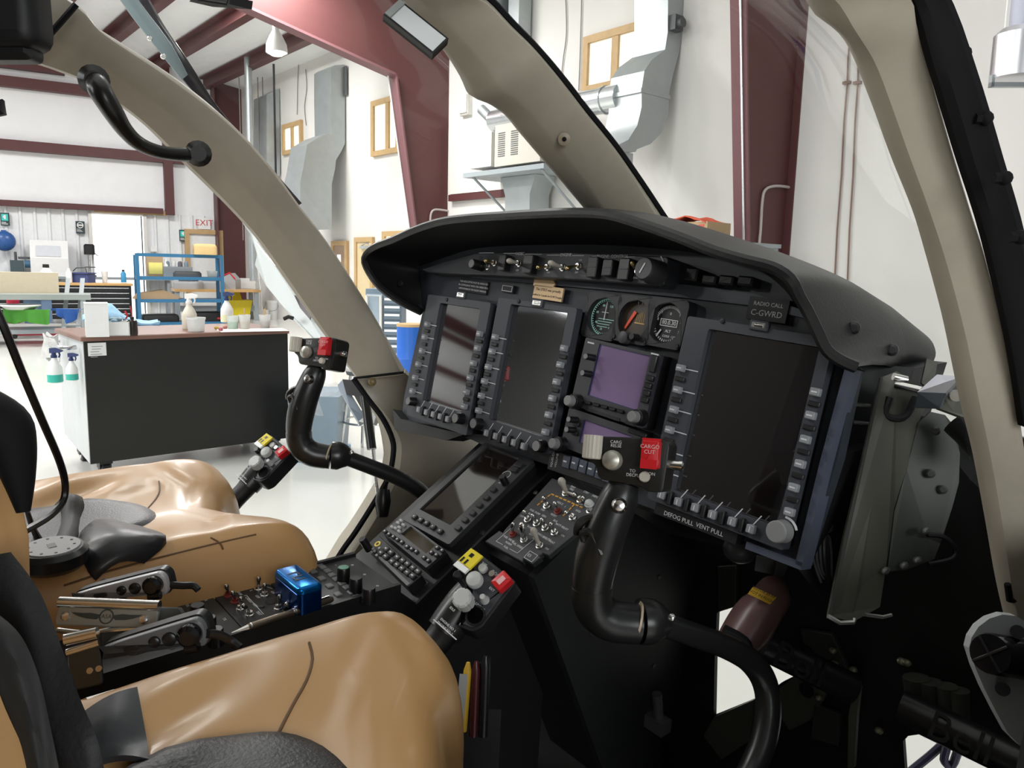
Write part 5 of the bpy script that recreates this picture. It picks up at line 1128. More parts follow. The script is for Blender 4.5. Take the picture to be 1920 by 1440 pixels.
for i in range(6): b.box(-.002+.003*i, -.0015+.003*i, -.002, .012-.0015*abs(i-3), -.009, -.0086)
b.box(-.004, .018, -.004, -.0026, -.009, -.0086); b.obj('markings', m_amb, t, smooth=0)
b = MB(); P = [V((-.018, -.012, -.0075)), V((-.0155, -.0135, -.0075)), V((-.002, .010, -.0075)), V((-.0065, .012, -.0075))]; b.hexa(P, [p+V((0, 0, .0008)) for p in P]); b.obj('pointer', mat('vermilion', (.7, .08, .04), .5), t, smooth=0)
b = MB(); ticks(b, 20, 100, 6, R_*.84, R_*.97); b.obj('scale', m_prn, t, smooth=0)
b = MB(); b.lathe([(.0085, -.002), (.008, .009), (.006, .0105)], (-.004, -.025, 0), n=20); b.obj('knob', mat('dark_grey_knob', (.06, .06, .065), .5), t); b = MB(); b.lathe([(.0045, 0), (.004, .012)], (.013, -.022, 0), n=14); b.obj('knob', m_knob, t)
t, R_ = gauge(1246, 605, 'right round gauge, a black altimeter with white markings', 0)
b = MB(); ticks(b, 20, 160, 25, R_*.76, R_*.9); ticks(b, 170, 300, 16, R_*.8, R_*.92); b.frame(rect(-.0135, .0135, -.0035, .0055), rect(-.0125, .0125, -.0026, .0046), -.009, -.0084)
b.text('80.0.30', .0075, 0, .001, -.009); b.text('ALT', .005, .001, -.0095, -.009); b.text('CODE  OFF', .004, .004, -.016, -.009); b.text('0', .005, 0, .0125, -.009); b.text('9', .005, -.014, .013, -.009); b.text('1', .005, .014, .012, -.009); b.text('8', .005, -.018, .004, -.009); b.text('2', .005, .018, .004, -.009); b.text('3', .005, .017, -.009, -.009)
b.obj('markings', m_prn, t, smooth=0)
b = MB(); P = [V((-.015, -.017, -.0075)), V((-.0135, -.018, -.0075)), V((-.008, -.009, -.0075)), V((-.0095, -.008, -.0075))]; b.hexa(P, [p+V((0, 0, .0006)) for p in P]); b.obj('needle', m_prn, t, smooth=0)
# ---- switch strip under the hood
SQ = [(896, 474), (1253, 482), (1243, 535), (890, 513)]
SU = Unit(PF, [(893, 476), (1253, 483), (1243, 536), (889, 512)], .02, 'switch_strip', 'long dark strip of toggles, guards and keys just under the glareshield', 'switch panel')
pl_ = [SU.p(*q)[:2] for q in ((790, 505), (835, 490), (893, 474), (1060, 473), (1250, 481), (1254, 487), (1244, 533), (1238, 536), (1060, 523), (890, 514), (800, 511))]
b = MB(); b.prism(pl_, -.03, 0, .0015); b.obj('faceplate', mat('strip_grey', (.032, .034, .04), .45, noise=(60, .1)), SU.root)
def toggle(U, x, y, hx, hy, L=.022, tip=None, r=.0022, z=0, collar=True, name='toggle', base=None, big=1.0, hz=None):
    """collar under pixel (x,y); the lever head appears at pixel (hx,hy)"""
    q = U.p(x, y, z); e = U.p(hx, hy, z+L); d = (e-q)
    g = MB(); g.lathe([(.0055*big, z), (.0053*big, z+.0015), (.004*big, z+.002), (.0035*big, z+.005)], (q.x, q.y, 0), n=16); base_o = g.obj(name, base or m_brt, U.root)
    b = MB(); p0 = q+V((0, 0, .003)); b.loft([(p0, r*.8), (p0+d*.5, r), (q+d*.93, r*1.5), (q+d, r*1.35)], 12, d); 
    b.sphere(q+d, r*1.35, 10, 6); b.obj('lever', tip or m_brt, base_o)
    return base_o
def guardbox(U, x, y, w, h, t_, m=None, name='switch_guard', slots=True):
    q = U.p(x, y, t_*.5); b = MB(); b.prism(rect(q.x-w/2, q.x+w/2, q.y-h/2, q.y+h/2, .0015, 2), 0, t_, .0012); o = b.obj(name, m or m_knob, U.root)
    if slots: b = MB(); b.box(q.x-w*.42, q.x+w*.42, q.y-.0006, q.y+.0006, t_, t_+.0006); b.obj('ridge', mat('dark_grey_knob'), o, smooth=0)
    return o
SU.knob(884, 494, .008, .022, cap=m_gcap)
b = MB(); q = SU.p(900, 493); b.prism(rect(q.x-.005, q.x+.005, q.y-.011, q.y+.011, .005, 5), -.001, .0004); b.obj('oval_cover', m_blk, SU.root)
toggle(SU, 928, 493, 911, 489, .03, m_brass); toggle(SU, 915, 500, 912, 490, .004, m_blk); toggle(SU, 974, 494, 954, 489, .032, m_cream, r=.0028)
toggle(SU, 1028, 501, 1009, 501, .03, m_brass); toggle(SU, 1056, 502, 1032, 493, .034, m_cream, r=.0028); toggle(SU, 1086, 499, 1064, 503, .03, m_brass)
for (x, y, w, h) in ((946, 493, .016, .024), (994, 496, .02, .027), (1115, 502, .017, .028), (1143, 503, .017, .022), (1174, 506, .018, .028)): guardbox(SU, x, y, w, h, .012)
k = SU.knob(1206, 503, .015, .03, mat('charcoal_knob', (.04, .04, .043), .45)); q = SU.p(1206, 503, .031)
b = MB(); P = [V((q.x-.006, q.y-.005, .0302)), V((q.x-.0045, q.y-.006, .0302)), V((q.x+.002, q.y+.006, .0302)), V((q.x+.0005, q.y+.007, .0302))]; b.hexa(P, [p+V((0, 0, .0006)) for p in P]); b.obj('index_line', m_prn, k, smooth=0)
q = SU.p(1222, 503); n_ = 14; pts = [(q.x+.0195*math.cos(-.9+.14*i), q.y+.0195*math.sin(-.9+.14*i)) for i in range(n_)]+[(q.x+.0178*math.cos(-.9+.14*i), q.y+.0178*math.sin(-.9+.14*i)) for i in range(n_)][::-1]
b = MB(); b.prism(pts, 0, .0008); b.obj('arc_mark', m_prn, SU.root); toggle(SU, 1197, 508, 1186, 493, .014, m_brass); SU.knob(1209, 522, .005, .008)
b = MB()
for (x, y, s) in ((1061, 478, 'ENGINE'), (1148, 481, 'ENGINE  CONTROL'), (975, 476, 'FADEC')): q = SU.p(x, y); b.text(s, .0062, q.x, q.y, 0)
for (xa, xb, y0, y1) in ((1026, 1050, 478, 479), (1073, 1095, 479, 480), (1109, 1124, 480, 481), (1172, 1191, 482, 482), (898, 926, 474, 474.5), (945, 968, 475, 475), (985, 1016, 476.5, 477)):
    a, c = SU.p(xa, y0), SU.p(xb, y1); yy = (a.y+c.y)/2; b.box(a.x, c.x, yy-.0004, yy+.0004, 0, .0004)
for (x, y, s) in ((1028, 511, 'OFF'), (1081, 511, 'OFF'), (1088, 488, 'ON'), (1137, 518, 'AUTO'), (1192, 521, 'NORM'), (1222, 529, 'TEST'), (970, 507, 'OFF')): q = SU.p(x, y); b.text(s, .0038, q.x, q.y, 0)
b.obj('lettering', m_prn, SU.root, smooth=0)
# ================================================================== PEDESTAL AND CONSOLE
def plane_frame(px, py, base_pt, X, Y):
    """frame through a world point with given axes, origin moved under a pixel"""
    f0 = Fr(base_pt, X, Y); h = f0.hit(px, py, 0); return f0.sub((h.x, h.y, 0))
th = math.radians(32); SS = AF*math.cos(th)+AU*math.sin(th)
SF = Fr(PF.wld(pp(1000, 862, 0)), AR, SS)
ped = emp('centre_pedestal', SF, 'black sloping centre pedestal that carries the map display and keypads', 'pedestal')
m_ped = mat('pedestal_black', (.011, .011, .012), .45, noise=(40, .15), bump=(150, .1, .001))
P = [SF.uv(*q, -.022) for q in ((905, 820), (1030, 868), (778, 1133), (662, 1046))]
xl, xr = (P[0][0]+P[3][0])/2, max(P[1][0], P[2][0]); yt, yb = P[1][1], P[2][1]
b = MB(); b.prism(rect(xl, xr, yb, yt+.02, .004), -.034, -.022, .002); b.obj('sloped_plate', m_ped, ped)
zd = SF.loc(SF.wld((0, 0, 0))-AU*.5)
b = MB(); b.hexa([V((xl, yb, -.034)), V((xr, yb, -.034)), V((xr, yt, -.034)), V((xl, yt, -.034))], [V((xl, yb, -.034))+zd*.9, V((xr, yb, -.034))+zd*.9, V((xr, yt, -.034))+zd*1.05, V((xl, yt, -.034))+zd*1.05]); b.obj('pedestal_body', m_ped, ped, smooth=0)
for x, y in ((800, 1095), (1005, 925), (905, 1000)): q = SF.hit(x, y, -.022); b = MB(); b.lathe([(.004, -.022), (.0035, -.02), (.001, -.0195)], (q.x, q.y, 0), n=12); b.obj('screw', mat('black_screw'), ped)
# map display
MD = Unit(SF, [(908, 829), (1000, 862), (841, 1025), (757, 971)], 0, 'map_display', 'dark tilted map display at the top of the sloping pedestal', 'display')
w, h = MD.w/2, MD.h/2; x0, x1, y0, y1 = MD.rect4([(911, 836), (967, 856), (853, 987), (787, 957)])
b = MB(); b.frame(rect(-w, w, -h, h, .004), rect(x0, x1, y0, y1, .002), -.008, 0); b.obj('bezel', mat('charcoal_bezel', (.03, .031, .033), .42, noise=(60, .1)), MD.root, smooth=30)
b = MB(); b.box(-w*.98, w*.98, -h*.98, h*.98, -.022, -.0081); b.obj('case', m_blk, MD.root, smooth=0)
b = MB(); b.box(x0, x1, y0, y1, -.008, -.003); b.obj('screen', mat('brown_black_screen', (.012, .008, .007), .06, spec=.9, ior=1.7), MD.root, smooth=0)
m_dk = mat('dark_key', (.02, .02, .021), .45)
for (x, y) in ((973, 872), (964, 880)): MD.key(x, y, .014, .009, 0, .004, m_dk)
for (x, y) in ((925, 918), (912, 933), (899, 947), (886, 962), (872, 975), (859, 990)): q, k = MD.key(x, y, .010, .008, 0, .004, m_dk)
for (x, y) in ((777, 969), (789, 975), (800, 981), (812, 988), (825, 996)): q, k = MD.key(x, y, .009, .008, 0, .004, m_dk); b = MB(); b.cyl((q.x, q.y, .004), (q.x, q.y, .0044), .001, n=8); b.obj('legend', m_prn, k)
MD.knob(941, 893, .0055, .014)
b = MB(); q = MD.p(949, 890); b.frame(circ(.0075, 16, (q.x, q.y)), circ(.0068, 16, (q.x, q.y)), 0, .0004)
for (x, y, s) in ((938, 906, 'BRT'), (957, 888, '+')): q = MD.p(x, y); b.text(s, .004, q.x, q.y, 0)
b.obj('lettering', m_prn, MD.root, smooth=0)
# radio with small screen
CU = Unit(SF, [(749, 972), (840, 1030), (802, 1061), (713, 1000)], -.002, 'radio_unit', 'small radio with a brown window and rows of round keys on the pedestal', 'radio')
w, h = CU.w/2, CU.h/2; x0, x1, y0, y1 = CU.rect4([(768, 989), (819, 1020), (801, 1037), (750, 1002)])
b = MB(); b.frame(rect(-w, w, -h, h, .002), rect(x0, x1, y0, y1, .001), -.005, 0); b.obj('bezel', mat('charcoal_bezel'), CU.root, smooth=30)
b = MB(); b.box(-w, w, -h, h, -.02, -.0051); b.obj('case', m_blk, CU.root, smooth=0)
b = MB(); b.box(x0, x1, y0, y1, -.005, -.003); b.obj('screen', mat('olive_screen', (.035, .026, .013), .1), CU.root, smooth=0)
for (x, y) in ((335, 450), (395, 492), (460, 533), (522, 572), (588, 612), (665, 678), (735, 716), (805, 756), (920, 842), (985, 888), (1118, 692), (1192, 738), (1032, 766), (1106, 804)): q, k = CU.key(680+x/8, 940+y/8, .0075, .006, 0, .003, m_dk); b = MB(); b.box(q.x-.001, q.x+.001, q.y-.0012, q.y+.0012, .003, .0033); b.obj('legend', m_prn, k, smooth=0)
for (x, y) in ((530, 322), (608, 352), (440, 384), (492, 404), (548, 390), (545, 448), (575, 290)): CU.key(680+x/8, 940+y/8, .008, .0045, 0, .003, mat('pale_key', (.3, .31, .3), .4))
# keypad
KU = Unit(SF, [(702, 1010), (801, 1072), (767, 1095), (681, 1027)], -.004, 'keypad_unit', 'black keypad with two rows of square keys at the lower end of the pedestal', 'keypad')
w, h = KU.w/2, KU.h/2
b = MB(); b.prism(rect(-w, w, -h, h, .002), -.02, 0, .001); b.obj('case', m_blk, KU.root)
b = MB(); b.box(-w*.35, w*.97, -h*.95, -h*.55, 0, .0006); b.obj('light_strip', mat('grey_strip', (.1, .105, .1), .4), KU.root, smooth=0)
for (x, y) in ((355, 715), (425, 770), (520, 840), (600, 890), (675, 940), (755, 1000), (830, 1050), (275, 775), (345, 830), (440, 905), (515, 955), (590, 1010), (670, 1070), (750, 1120)): q, k = KU.key(680+x/8, 940+y/8, .0105, .008, 0, .004, m_dk); b = MB(); b.box(q.x-.002, q.x+.002, q.y-.0008, q.y+.0008, .004, .0043); b.obj('legend', m_prn, k, smooth=0)
q = KU.p(692, 1030); b = MB(); b.lathe([(.006, 0), (.0055, .02), (.005, .022)], (q.x, q.y, 0), n=16); b.obj('knob', m_knob, KU.root)
b = MB(); q = KU.p(708, 1020); b.frame(circ(.005, 16, (q.x, q.y)), circ(.0025, 16, (q.x, q.y)), 0, .0006); b.obj('colour_ring', mat('ring_yellow', (.6, .45, .05), .5), KU.root, smooth=0)
b = MB(); 
for (x, y) in ((700, 1030), (703, 1034), (697, 1036), (712, 1029), (707, 1042)): q = KU.p(x, y); b.lathe([(.002, 0), (.002, .002)], (q.x, q.y, 0), n=8)
b.obj('status_studs', mat('pale_key'), KU.root)
# ---- right switch panel on the slope
th2 = math.radians(36); S2 = AF*math.cos(th2)+AU*math.sin(th2)
QF = Fr(PF.wld(pp(1035, 885, 0)), AR, S2)
WP = Unit(QF, [(1033, 893), (1135, 935), (1010, 1060), (908, 1012)], 0, 'overhead_switch_panel', 'sloping grey black switch panel of silver toggles with a dashed orange line', 'switch panel')
WP.root.name = 'switch_unit'
pl_ = [WP.p(890+x/6.546, 860+y/6.546)[:2] for x, y in ((125, 1012), (300, 880), (345, 905), (370, 865), (950, 235), (1590, 480), (1500, 760), (1260, 890), (905, 1185), (830, 1160), (790, 1190), (815, 1205), (705, 1290), (600, 1230), (590, 1270))]
b = MB(); b.prism(pl_, -.008, 0, .001); b.obj('faceplate', mat('switch_panel_grey', (.03, .032, .034), .45, noise=(60, .1)), WP.root)
def z3(x, y): return 890+x/6.546, 860+y/6.546
def zp(x, y, z=0): return WP.p(*z3(x, y), z)
m_redb = mat('red_boot', (.2, .025, .02), .5)
for (bx, by, hx, hy, L, big, base, tip) in ((890, 585, 848, 482, .017, 1, m_brt, m_brt), (1022, 648, 985, 545, .016, 1, m_redb, m_brt), (655, 750, 612, 650, .017, 1, m_brt, m_brt), (765, 800, 715, 697, .017, 1, m_brt, m_brt), (870, 855, 828, 747, .017, 1, m_brt, m_brt), (985, 910, 942, 800, .017, 1, m_brt, m_brt), (1205, 725, 1125, 660, .016, 1, m_brt, m_brt), (1300, 510, 1335, 480, .012, 1, m_brt, m_brt), (470, 930, 475, 800, .017, 1, m_redb, m_brt), (1120, 430, 1228, 438, .012, .8, m_brt, m_brt)):
    q = WP.p(*z3(bx, by)); toggle(WP, *z3(bx, by), *z3(hx, hy), L, tip, .0022, 0, base=base)
for (bx, by, hx, hy, L, m, r) in ((610, 1000, 587, 815, .024, m_brt, .0035), (800, 1070, 722, 880, .025, m_cream, .0032), (1130, 420, 1065, 270, .024, m_cream, .0036), (1420, 640, 1405, 550, .012, mat('pale_grey_tip', (.5, .52, .5), .4), .0045)): toggle(WP, *z3(bx, by), *z3(hx, hy), L, m, r)
def stripe(b, U, pts, w, conv=z3, z=.0002, t=.0004):
    P = [U.p(*conv(*q)) for q in pts]
    for a, c in zip(P, P[1:]):
        d = (c-a).normalized(); n = V((-d.y, d.x, 0))*w/2; Q = [V((v.x, v.y, z)) for v in (a-n, c-n, c+n, a+n)]; b.hexa(Q, [v+V((0, 0, t)) for v in Q])
b = MB(); stripe(b, WP, [(460, 845), (265, 1015), (345, 1058)], .0006); stripe(b, WP, [(430, 1108), (525, 1162), (732, 990), (715, 975)], .0006); b.obj('box_outline', m_prn, WP.root, smooth=0)
b = MB()
def dashed(p0, p1, n):
    for i in range(n):
        a, c = i/n, (i+.72)/n; stripe(b, WP, [(p0[0]+(p1[0]-p0[0])*a, p0[1]+(p1[1]-p0[1])*a), (p0[0]+(p1[0]-p0[0])*c, p0[1]+(p1[1]-p0[1])*c)], .0021)
dashed((770, 575), (940, 435), 4); dashed((940, 435), (1340, 610), 8); dashed((1225, 565), (1075, 715), 4)
b.obj('dashed_line', mat('orange_dashes', (.6, .3, .03), .5), WP.root, smooth=0)
b = MB()
for (x, y, s) in ((385, 1090, 'FUEL'), (420, 985, 'FUEL VALVE'), (415, 1040, 'NORM'), (525, 1065, 'FUEL XFEED'), (850, 960, 'ENG1 BUS TIE'), (905, 1000, 'PITOT HEAT'), (1070, 835, 'BATT RELAY'), (850, 705, 'GEN'), (740, 655, 'FUEL PUMP'), (700, 690, 'BOOST'), (990, 765, 'BUS'), (1045, 545, 'GEN 2'), (1110, 590, '1'), (1205, 350, 'TEST'), (1370, 415, 'STBY'), (1490, 470, 'DEFOG'), (1270, 645, 'HYD'), (835, 630, 'OFF'), (970, 695, 'RESET'), (580, 710, 'OFF'), (1080, 945, 'ON'), (885, 1105, 'ON'), (680, 845, 'PUMP'), (690, 930, 'ON'), (555, 865, 'ON'), (1300, 560, 'OFF'), (1190, 380, 'FIRE')): q = zp(x, y); b.text(s, .0042, q.x, q.y, 0)
b.obj('lettering', m_prn, WP.root, smooth=0)
q = zp(690, 1200); b = MB(); b.frame(rect(q.x-.008, q.x+.008, q.y-.006, q.y+.006), rect(q.x-.0074, q.x+.0074, q.y-.0054, q.y+.0054), 0, .0004); b.text('E3', .006, q.x-.003, q.y, 0); b.obj('mark_outline', m_prn, WP.root, smooth=0)
# block below the switch panel, with its dark side and sloping aft face
rr = AIR.loc(WP.fr.wld(WP.p(1010, 1062, -.03))); r1 = rr.x+.002
sp = emp('switch_console', AIR.sub((r1, 0, 0)), 'dark green black console side below the toggle panel', 'console')
SC = AIR.sub((r1, 0, 0))
def side(x, y): h = SC.hit(x, y, 0, 0); return (h.y, h.z)
Myz = Matrix(((0, 0, 1, 0), (1, 0, 0, 0), (0, 1, 0, 0), (0, 0, 0, 1)))
pl_ = [side(*q) for q in ((1001, 1084), (1045, 1042), (1100, 985), (1170, 950), (1350, 1060), (1345, 1190), (1342, 1300), (1240, 1385), (1240, 1470), (1140, 1470))]
b = MB(); b.prism(pl_, -.012, 0, M=Myz); b.obj('side_panel', mat('dark_green_black', (.016, .019, .017), .55, noise=(30, .2)), sp, smooth=0)
b = MB(); b.prism([(y, z) for y, z in pl_], -.13, -.0125, M=Myz); b.obj('inner_block', m_ped, sp, smooth=0)
for x, y in ((1235, 1082), (1225, 1248), (1205, 1180), (1110, 1190)): q = side(x, y); b = MB(); b.lathe([(.004, 0), (.003, .002)], (0, 0, 0), n=10); b.v = [(v[2], q[0]+v[0], q[1]+v[1]) for v in b.v]; b.obj('rivet', mat('black_screw'), sp)
b = MB(); q = side(1218, 1336); b.box(0, .035, q[0]-.012, q[0]+.012, q[1]-.02, q[1]+.002); h_ = b.obj('valve_bracket', mat('dull_steel', (.2, .21, .2), .4, metal=.6), sp, smooth=0); b = MB(); b.cyl((.018, q[0], q[1]), (.016, q[0]-.008, q[1]+.045), .008); b.obj('valve_plunger', mat('dull_steel'), h_)
# ---- flat console between the seats
UC = -.462
CF = Fr(A(-.83, .38, UC), AR, AF)
con = emp('centre_console', CF, 'long black console between the seats holding switch plates', 'console')
q0 = CF.uv(320, 1125), CF.uv(664, 1044), CF.uv(435, 1193)
xl, yf, xr = (q0[0][0]+q0[1][0])/2-.002, q0[1][1]+.004, q0[2][0]+.004
b = MB(); b.box(xl, xr, -.36, yf, -.4, -.006); b.obj('console_body', m_ped, con, smooth=0)
for x, s_ in ((xl, 1), (xr, -1)): b = MB(); b.box(min(x, x+s_*.006), max(x, x+s_*.006), -.36, yf, -.006, .004); b.obj('side_rail', m_ped, con, smooth=0)
xm = (xl+xr)/2; wc = (xr-xl)/2-.007
def z5(x, y): return 320+x/4.3636, 1010+y/4.3636
def plate(name, ya, yb_, label, m=None):
    fr = CF.sub((xm, (ya+yb_)/2, 0)); t = emp(name, fr, label, 'switch panel'); h = (yb_-ya)/2-.0006
    b = MB(); b.prism(rect(-wc, wc, -h, h, .001), -.0055, 0, .0008); b.obj('faceplate', m or mat('console_plate', (.02, .021, .022), .45, noise=(60, .1)), t)
    class W_: pass
    u = W_(); u.fr = fr; u.root = t; u.p = lambda x, y, z=0: V((*fr.uv(x, y, z), z)); u.key = lambda *a, **k: Unit.key(u, *a, **k); u.knob = lambda *a, **k: Unit.knob(u, *a, **k); return u
y_a = CF.uv(*z5(100, 640))[1]; y_b = CF.uv(*z5(450, 570))[1]; y_c = CF.uv(*z5(920, 420))[1]
y1_ = (CF.uv(*z5(340, 440))[1]+CF.uv(*z5(560, 725))[1])/2; y2_ = (CF.uv(*z5(800, 335))[1]+CF.uv(*z5(1010, 570))[1])/2
U1 = plate('knob_plate', y1_-.075, y1_, 'console plate with three black knobs at its aft end')
for x, y in ((218, 540), (310, 640), (368, 735)): U1.knob(*z5(x, y), .0085, .019)
b = MB()
for (x, y, s) in ((135, 545, 'VOL'), (280, 495, 'VOX'), (230, 675, 'ICS'), (440, 660, 'TX')): q = U1.p(*z5(x, y)); b.text(s, .005, q.x, q.y, 0)
b.obj('lettering', m_prn, U1.root, smooth=0)
U2 = plate('toggle_plate', y1_, y2_, 'console plate with eight tall steel toggles and an oval hole')
for (bx, by, hx, hy, base) in ((718, 415, 720, 325, m_brt), (768, 465, 770, 380, m_brt), (880, 572, 892, 472, m_brt), (945, 590, 948, 535, m_blk), (470, 470, 457, 388, m_redb), (528, 520, 508, 442, m_redb), (572, 575, 576, 490, m_brt), (645, 625, 598, 548, m_brt)): toggle(U2, *z5(bx, by), *z5(hx, hy), .018, mat('gunmetal', (.35, .34, .32), .25, metal=1), .002, 0, base=base)
q = U2.p(*z5(815, 518)); b = MB(); b.prism(rect(q.x-.007, q.x+.007, q.y-.006, q.y+.006, .006, 5), 0, .0005); b.obj('hole', m_blk, U2.root)
for x, y in ((610, 403), (745, 560), (420, 425)): q = U2.p(*z5(x, y)); b = MB(); b.lathe([(.0035, 0), (.003, .0015)], (q.x, q.y, 0), n=10); b.obj('screw', mat('black_screw'), U2.root)
b = MB()
for (x, y, s) in ((560, 445, 'HOOK'), (640, 500, 'CARGO'), (690, 545, 'ARM'), (660, 425, 'L'), (835, 440, 'ON'), (710, 475, 'OFF'), (720, 610, 'TEST')): q = U2.p(*z5(x, y)); b.text(s, .005, q.x, q.y, 0)
stripe(b, U2, [(600, 470), (620, 465), (760, 620)], .0006, z5); stripe(b, U2, [(570, 400), (690, 365), (830, 410)], .0006, z5); b.obj('lettering', m_prn, U2.root, smooth=0)
U3 = plate('audio_plate', y2_, yf-.002, 'console plate with small grey keys and three tall black knobs in front')
for x, y in ((1210, 205), (1245, 232), (1283, 262), (1318, 295), (1357, 328), (1400, 362), (1440, 395), (1480, 435), (1525, 475), (1165, 265), (1235, 322), (1300, 382), (1370, 452)): U3.key(*z5(x, y), .011, .009, 0, .002, mat('mid_grey_key', (.13, .135, .135), .5))
for i, (x, y) in enumerate(((1415, 235), (1515, 318), (1622, 400))): U3.knob(*z5(x, y), .0085, .019, cap=mat('green_cap', (.05, .2, .12), .4) if i == 0 else None)
b = MB()
for (x, y, s) in ((1490, 215, 'o'), (1590, 292, 'o'), (1695, 385, 'o'), (1355, 215, '-'), (1450, 303, '-'), (1520, 355, '-')): q = U3.p(*z5(x, y)); b.text(s, .008, q.x, q.y, 0)
b.obj('lettering', m_prn, U3.root, smooth=0)
q = U3.p(*z5(1395, 522)); b = MB(); b.prism(rect(q.x-.006, q.x+.006, q.y-.005, q.y+.005, .005, 5), 0, .0005); b.obj('hole', m_blk, U3.root)
# blue tin
q0 = [CF.hit(*z5(x, y), .034) for x, y in ((840, 270), (1040, 222), (1252, 388), (1045, 440))]
ux = (q0[3]+q0[2]-q0[0]-q0[1])/2; uy = (q0[1]+q0[2]-q0[0]-q0[3])/2
tf = Fr(CF.wld(sum(q0, V())/4-V((0, 0, .030))), CF.X*ux.x+CF.Y*ux.y, CF.X*uy.x+CF.Y*uy.y)
tin = emp('mint_tin', tf, 'shiny blue tin with a dark initial on its lid lying on the console', 'tin')
w, h = ux.length/2, uy.length/2
m_tin = mat('metallic_blue', (.0, .13, .42), .18, metal=.75, noise=(22, .5))
b = MB(); b.prism(rect(-w, w, -h, h, .006, 4), 0, .026, .001); b.obj('tin_body', mat('deep_metallic_blue', (.0, .035, .16), .2, metal=.7), tin)
b = MB(); b.prism(rect(-w*1.015, w*1.015, -h*1.015, h*1.015, .007, 4), .026, .034, .005, bev=3); b.obj('lid', m_tin, tin)
b = MB(); b.text('ru', .03, 0, .0, .0342, rot=math.pi/2*0+.0); b.obj('emblem', mat('navy_ink', (.005, .008, .03), .4), tin, smooth=0)
# pen
p0, p1 = CF.hit(*z5(497, 772), .009), CF.hit(*z5(1325, 492), .009); d = (p1-p0).normalized(); L_ = (p1-p0).length
pf = Fr(CF.wld(p0), CF.X*d.x+CF.Y*d.y, AU.cross(CF.X*d.x+CF.Y*d.y)); pen = emp('ballpoint_pen', pf, 'bronze and chrome ballpoint pen lying along the near edge of the console', 'pen')
b = MB(); b.loft([(V((0, 0, 0)), .0008), (V((.004, 0, 0)), .0012), (V((L_*.15, 0, 0)), .0036)], 14); b.obj('tip', m_brt, pen)
m_pen = mat('bronze_barrel', (.2, .16, .12), .28, metal=.8)
b = MB(); b.loft([(V((L_*.15, 0, 0)), .0038), (V((L_*.2, 0, 0)), .0043), (V((L_*.97, 0, 0)), .0043), (V((L_, 0, 0)), .003)], 16); b.obj('barrel', m_pen, pen)
b = MB()
for u in (.17, .58, .6): b.loft([(V((L_*u, 0, 0)), .0046), (V((L_*u+.0015, 0, 0)), .0046)], 14)
b.obj('rings', m_brt, pen); b = MB(); b.box(L_*.6, L_*.96, -.001, .001, .0045, .006); b.obj('clip', m_brt, pen)
# kneeboard clip with wings, lying across the aft end
KF = Fr(CF.wld(V((*CF.uv(200, 1150), .03))), AR, AF)
q = [at(103, 1133, .64), at(295, 1142, .64), at(293, 1178, .635), at(108, 1172, .635)]
kx = (q[1]+q[2]-q[0]-q[3])/2; ky = (q[0]+q[1]-q[2]-q[3])/2; kf = Fr(sum(q, V())/4, kx, ky); w, h = kx.length/2, ky.length/2
kb = emp('kneeboard_clip', kf, 'steel kneeboard clip stamped with a winged emblem on the console', 'kneeboard')
m_st = mat('satin_steel', (.3, .31, .285), .33, metal=.45)
b = MB(); b.prism(rect(-w, w, -h, h, .004), -.004, 0, .001); b.obj('clip_plate', m_st, kb)
b = MB(); b.cyl((-w, h+.002, -.001), (w, h+.002, -.001), .0045, n=16); b.obj('hinge_roll', m_brt, kb)
b = MB(); b.tube([(-w*.95, -h-.004, -.003), (-w*.3, -h-.006, -.003), (0, -h-.003, -.003), (w*.95, -h+.002, -.003)], .002, 8); b.obj('spring_wire', m_brt, kb)
for x in (-w*.8, w*.75): b = MB(); b.lathe([(.004, 0), (.0035, .002), (.001, .0028)], (x, -.001, 0), n=14); b.obj('rivet', m_brt, kb)
b = MB()
for s_ in (-1, 1):
    P = [(.009, .004), (.02, .007), (.03, .006), (.044, .007), (.04, .002), (.034, -.002), (.024, -.006), (.012, -.007), (.009, -.003)]
    b.prism([(s_*x*w*20, y*h*55) for x, y in [(p[0]*1.0, p[1]) for p in P]], 0, .0004)
b.frame(circ(.0075, 20), circ(.0062, 20), 0, .0005); b.text('ASA', .006, 0, 0, 0); b.v = [(x*.8+.0, y*.8, z) for x, y, z in b.v]
b.obj('emblem', mat('etched_dark', (.04, .045, .04), .5), kb, smooth=0)
b = MB(); P = [kf.uv(*q) for q in ((295, 1137), (330, 1138), (338, 1150), (345, 1200), (240, 1230), (183, 1222), (183, 1180))]; b.prism(P, -.012, -.0065, .001); b.obj('board', mat('green_grey_board', (.06, .065, .06), .5), kb)
p0, p1 = at(122, 1200, .62), at(183, 1186, .625); kf2 = Fr((p0+p1)/2, p1-p0, ky)
t = emp('kneeboard_clip', kf2, 'second steel kneeboard clip half hidden below the winged one', 'kneeboard'); L_ = (p1-p0).length/2
b = MB(); b.cyl((-L_, 0, 0), (L_, 0, 0), .005, n=14); b.cyl((-L_, -.01, -.002), (L_, -.008, -.002), .003, n=12); b.obj('hinge_roll', m_brt, t)
b = MB(); b.prism(rect(-L_, L_, -.04, -.006, .003), -.006, -.002, .001); b.obj('clip_plate', mat('dark_steel', (.08, .085, .08), .35, metal=.7), t)
for x in (L_*.35, L_*.9): b = MB(); b.lathe([(.003, -.002), (.0025, .0)], (x, -.028, 0), n=12); b.obj('rivet', m_brt, t)
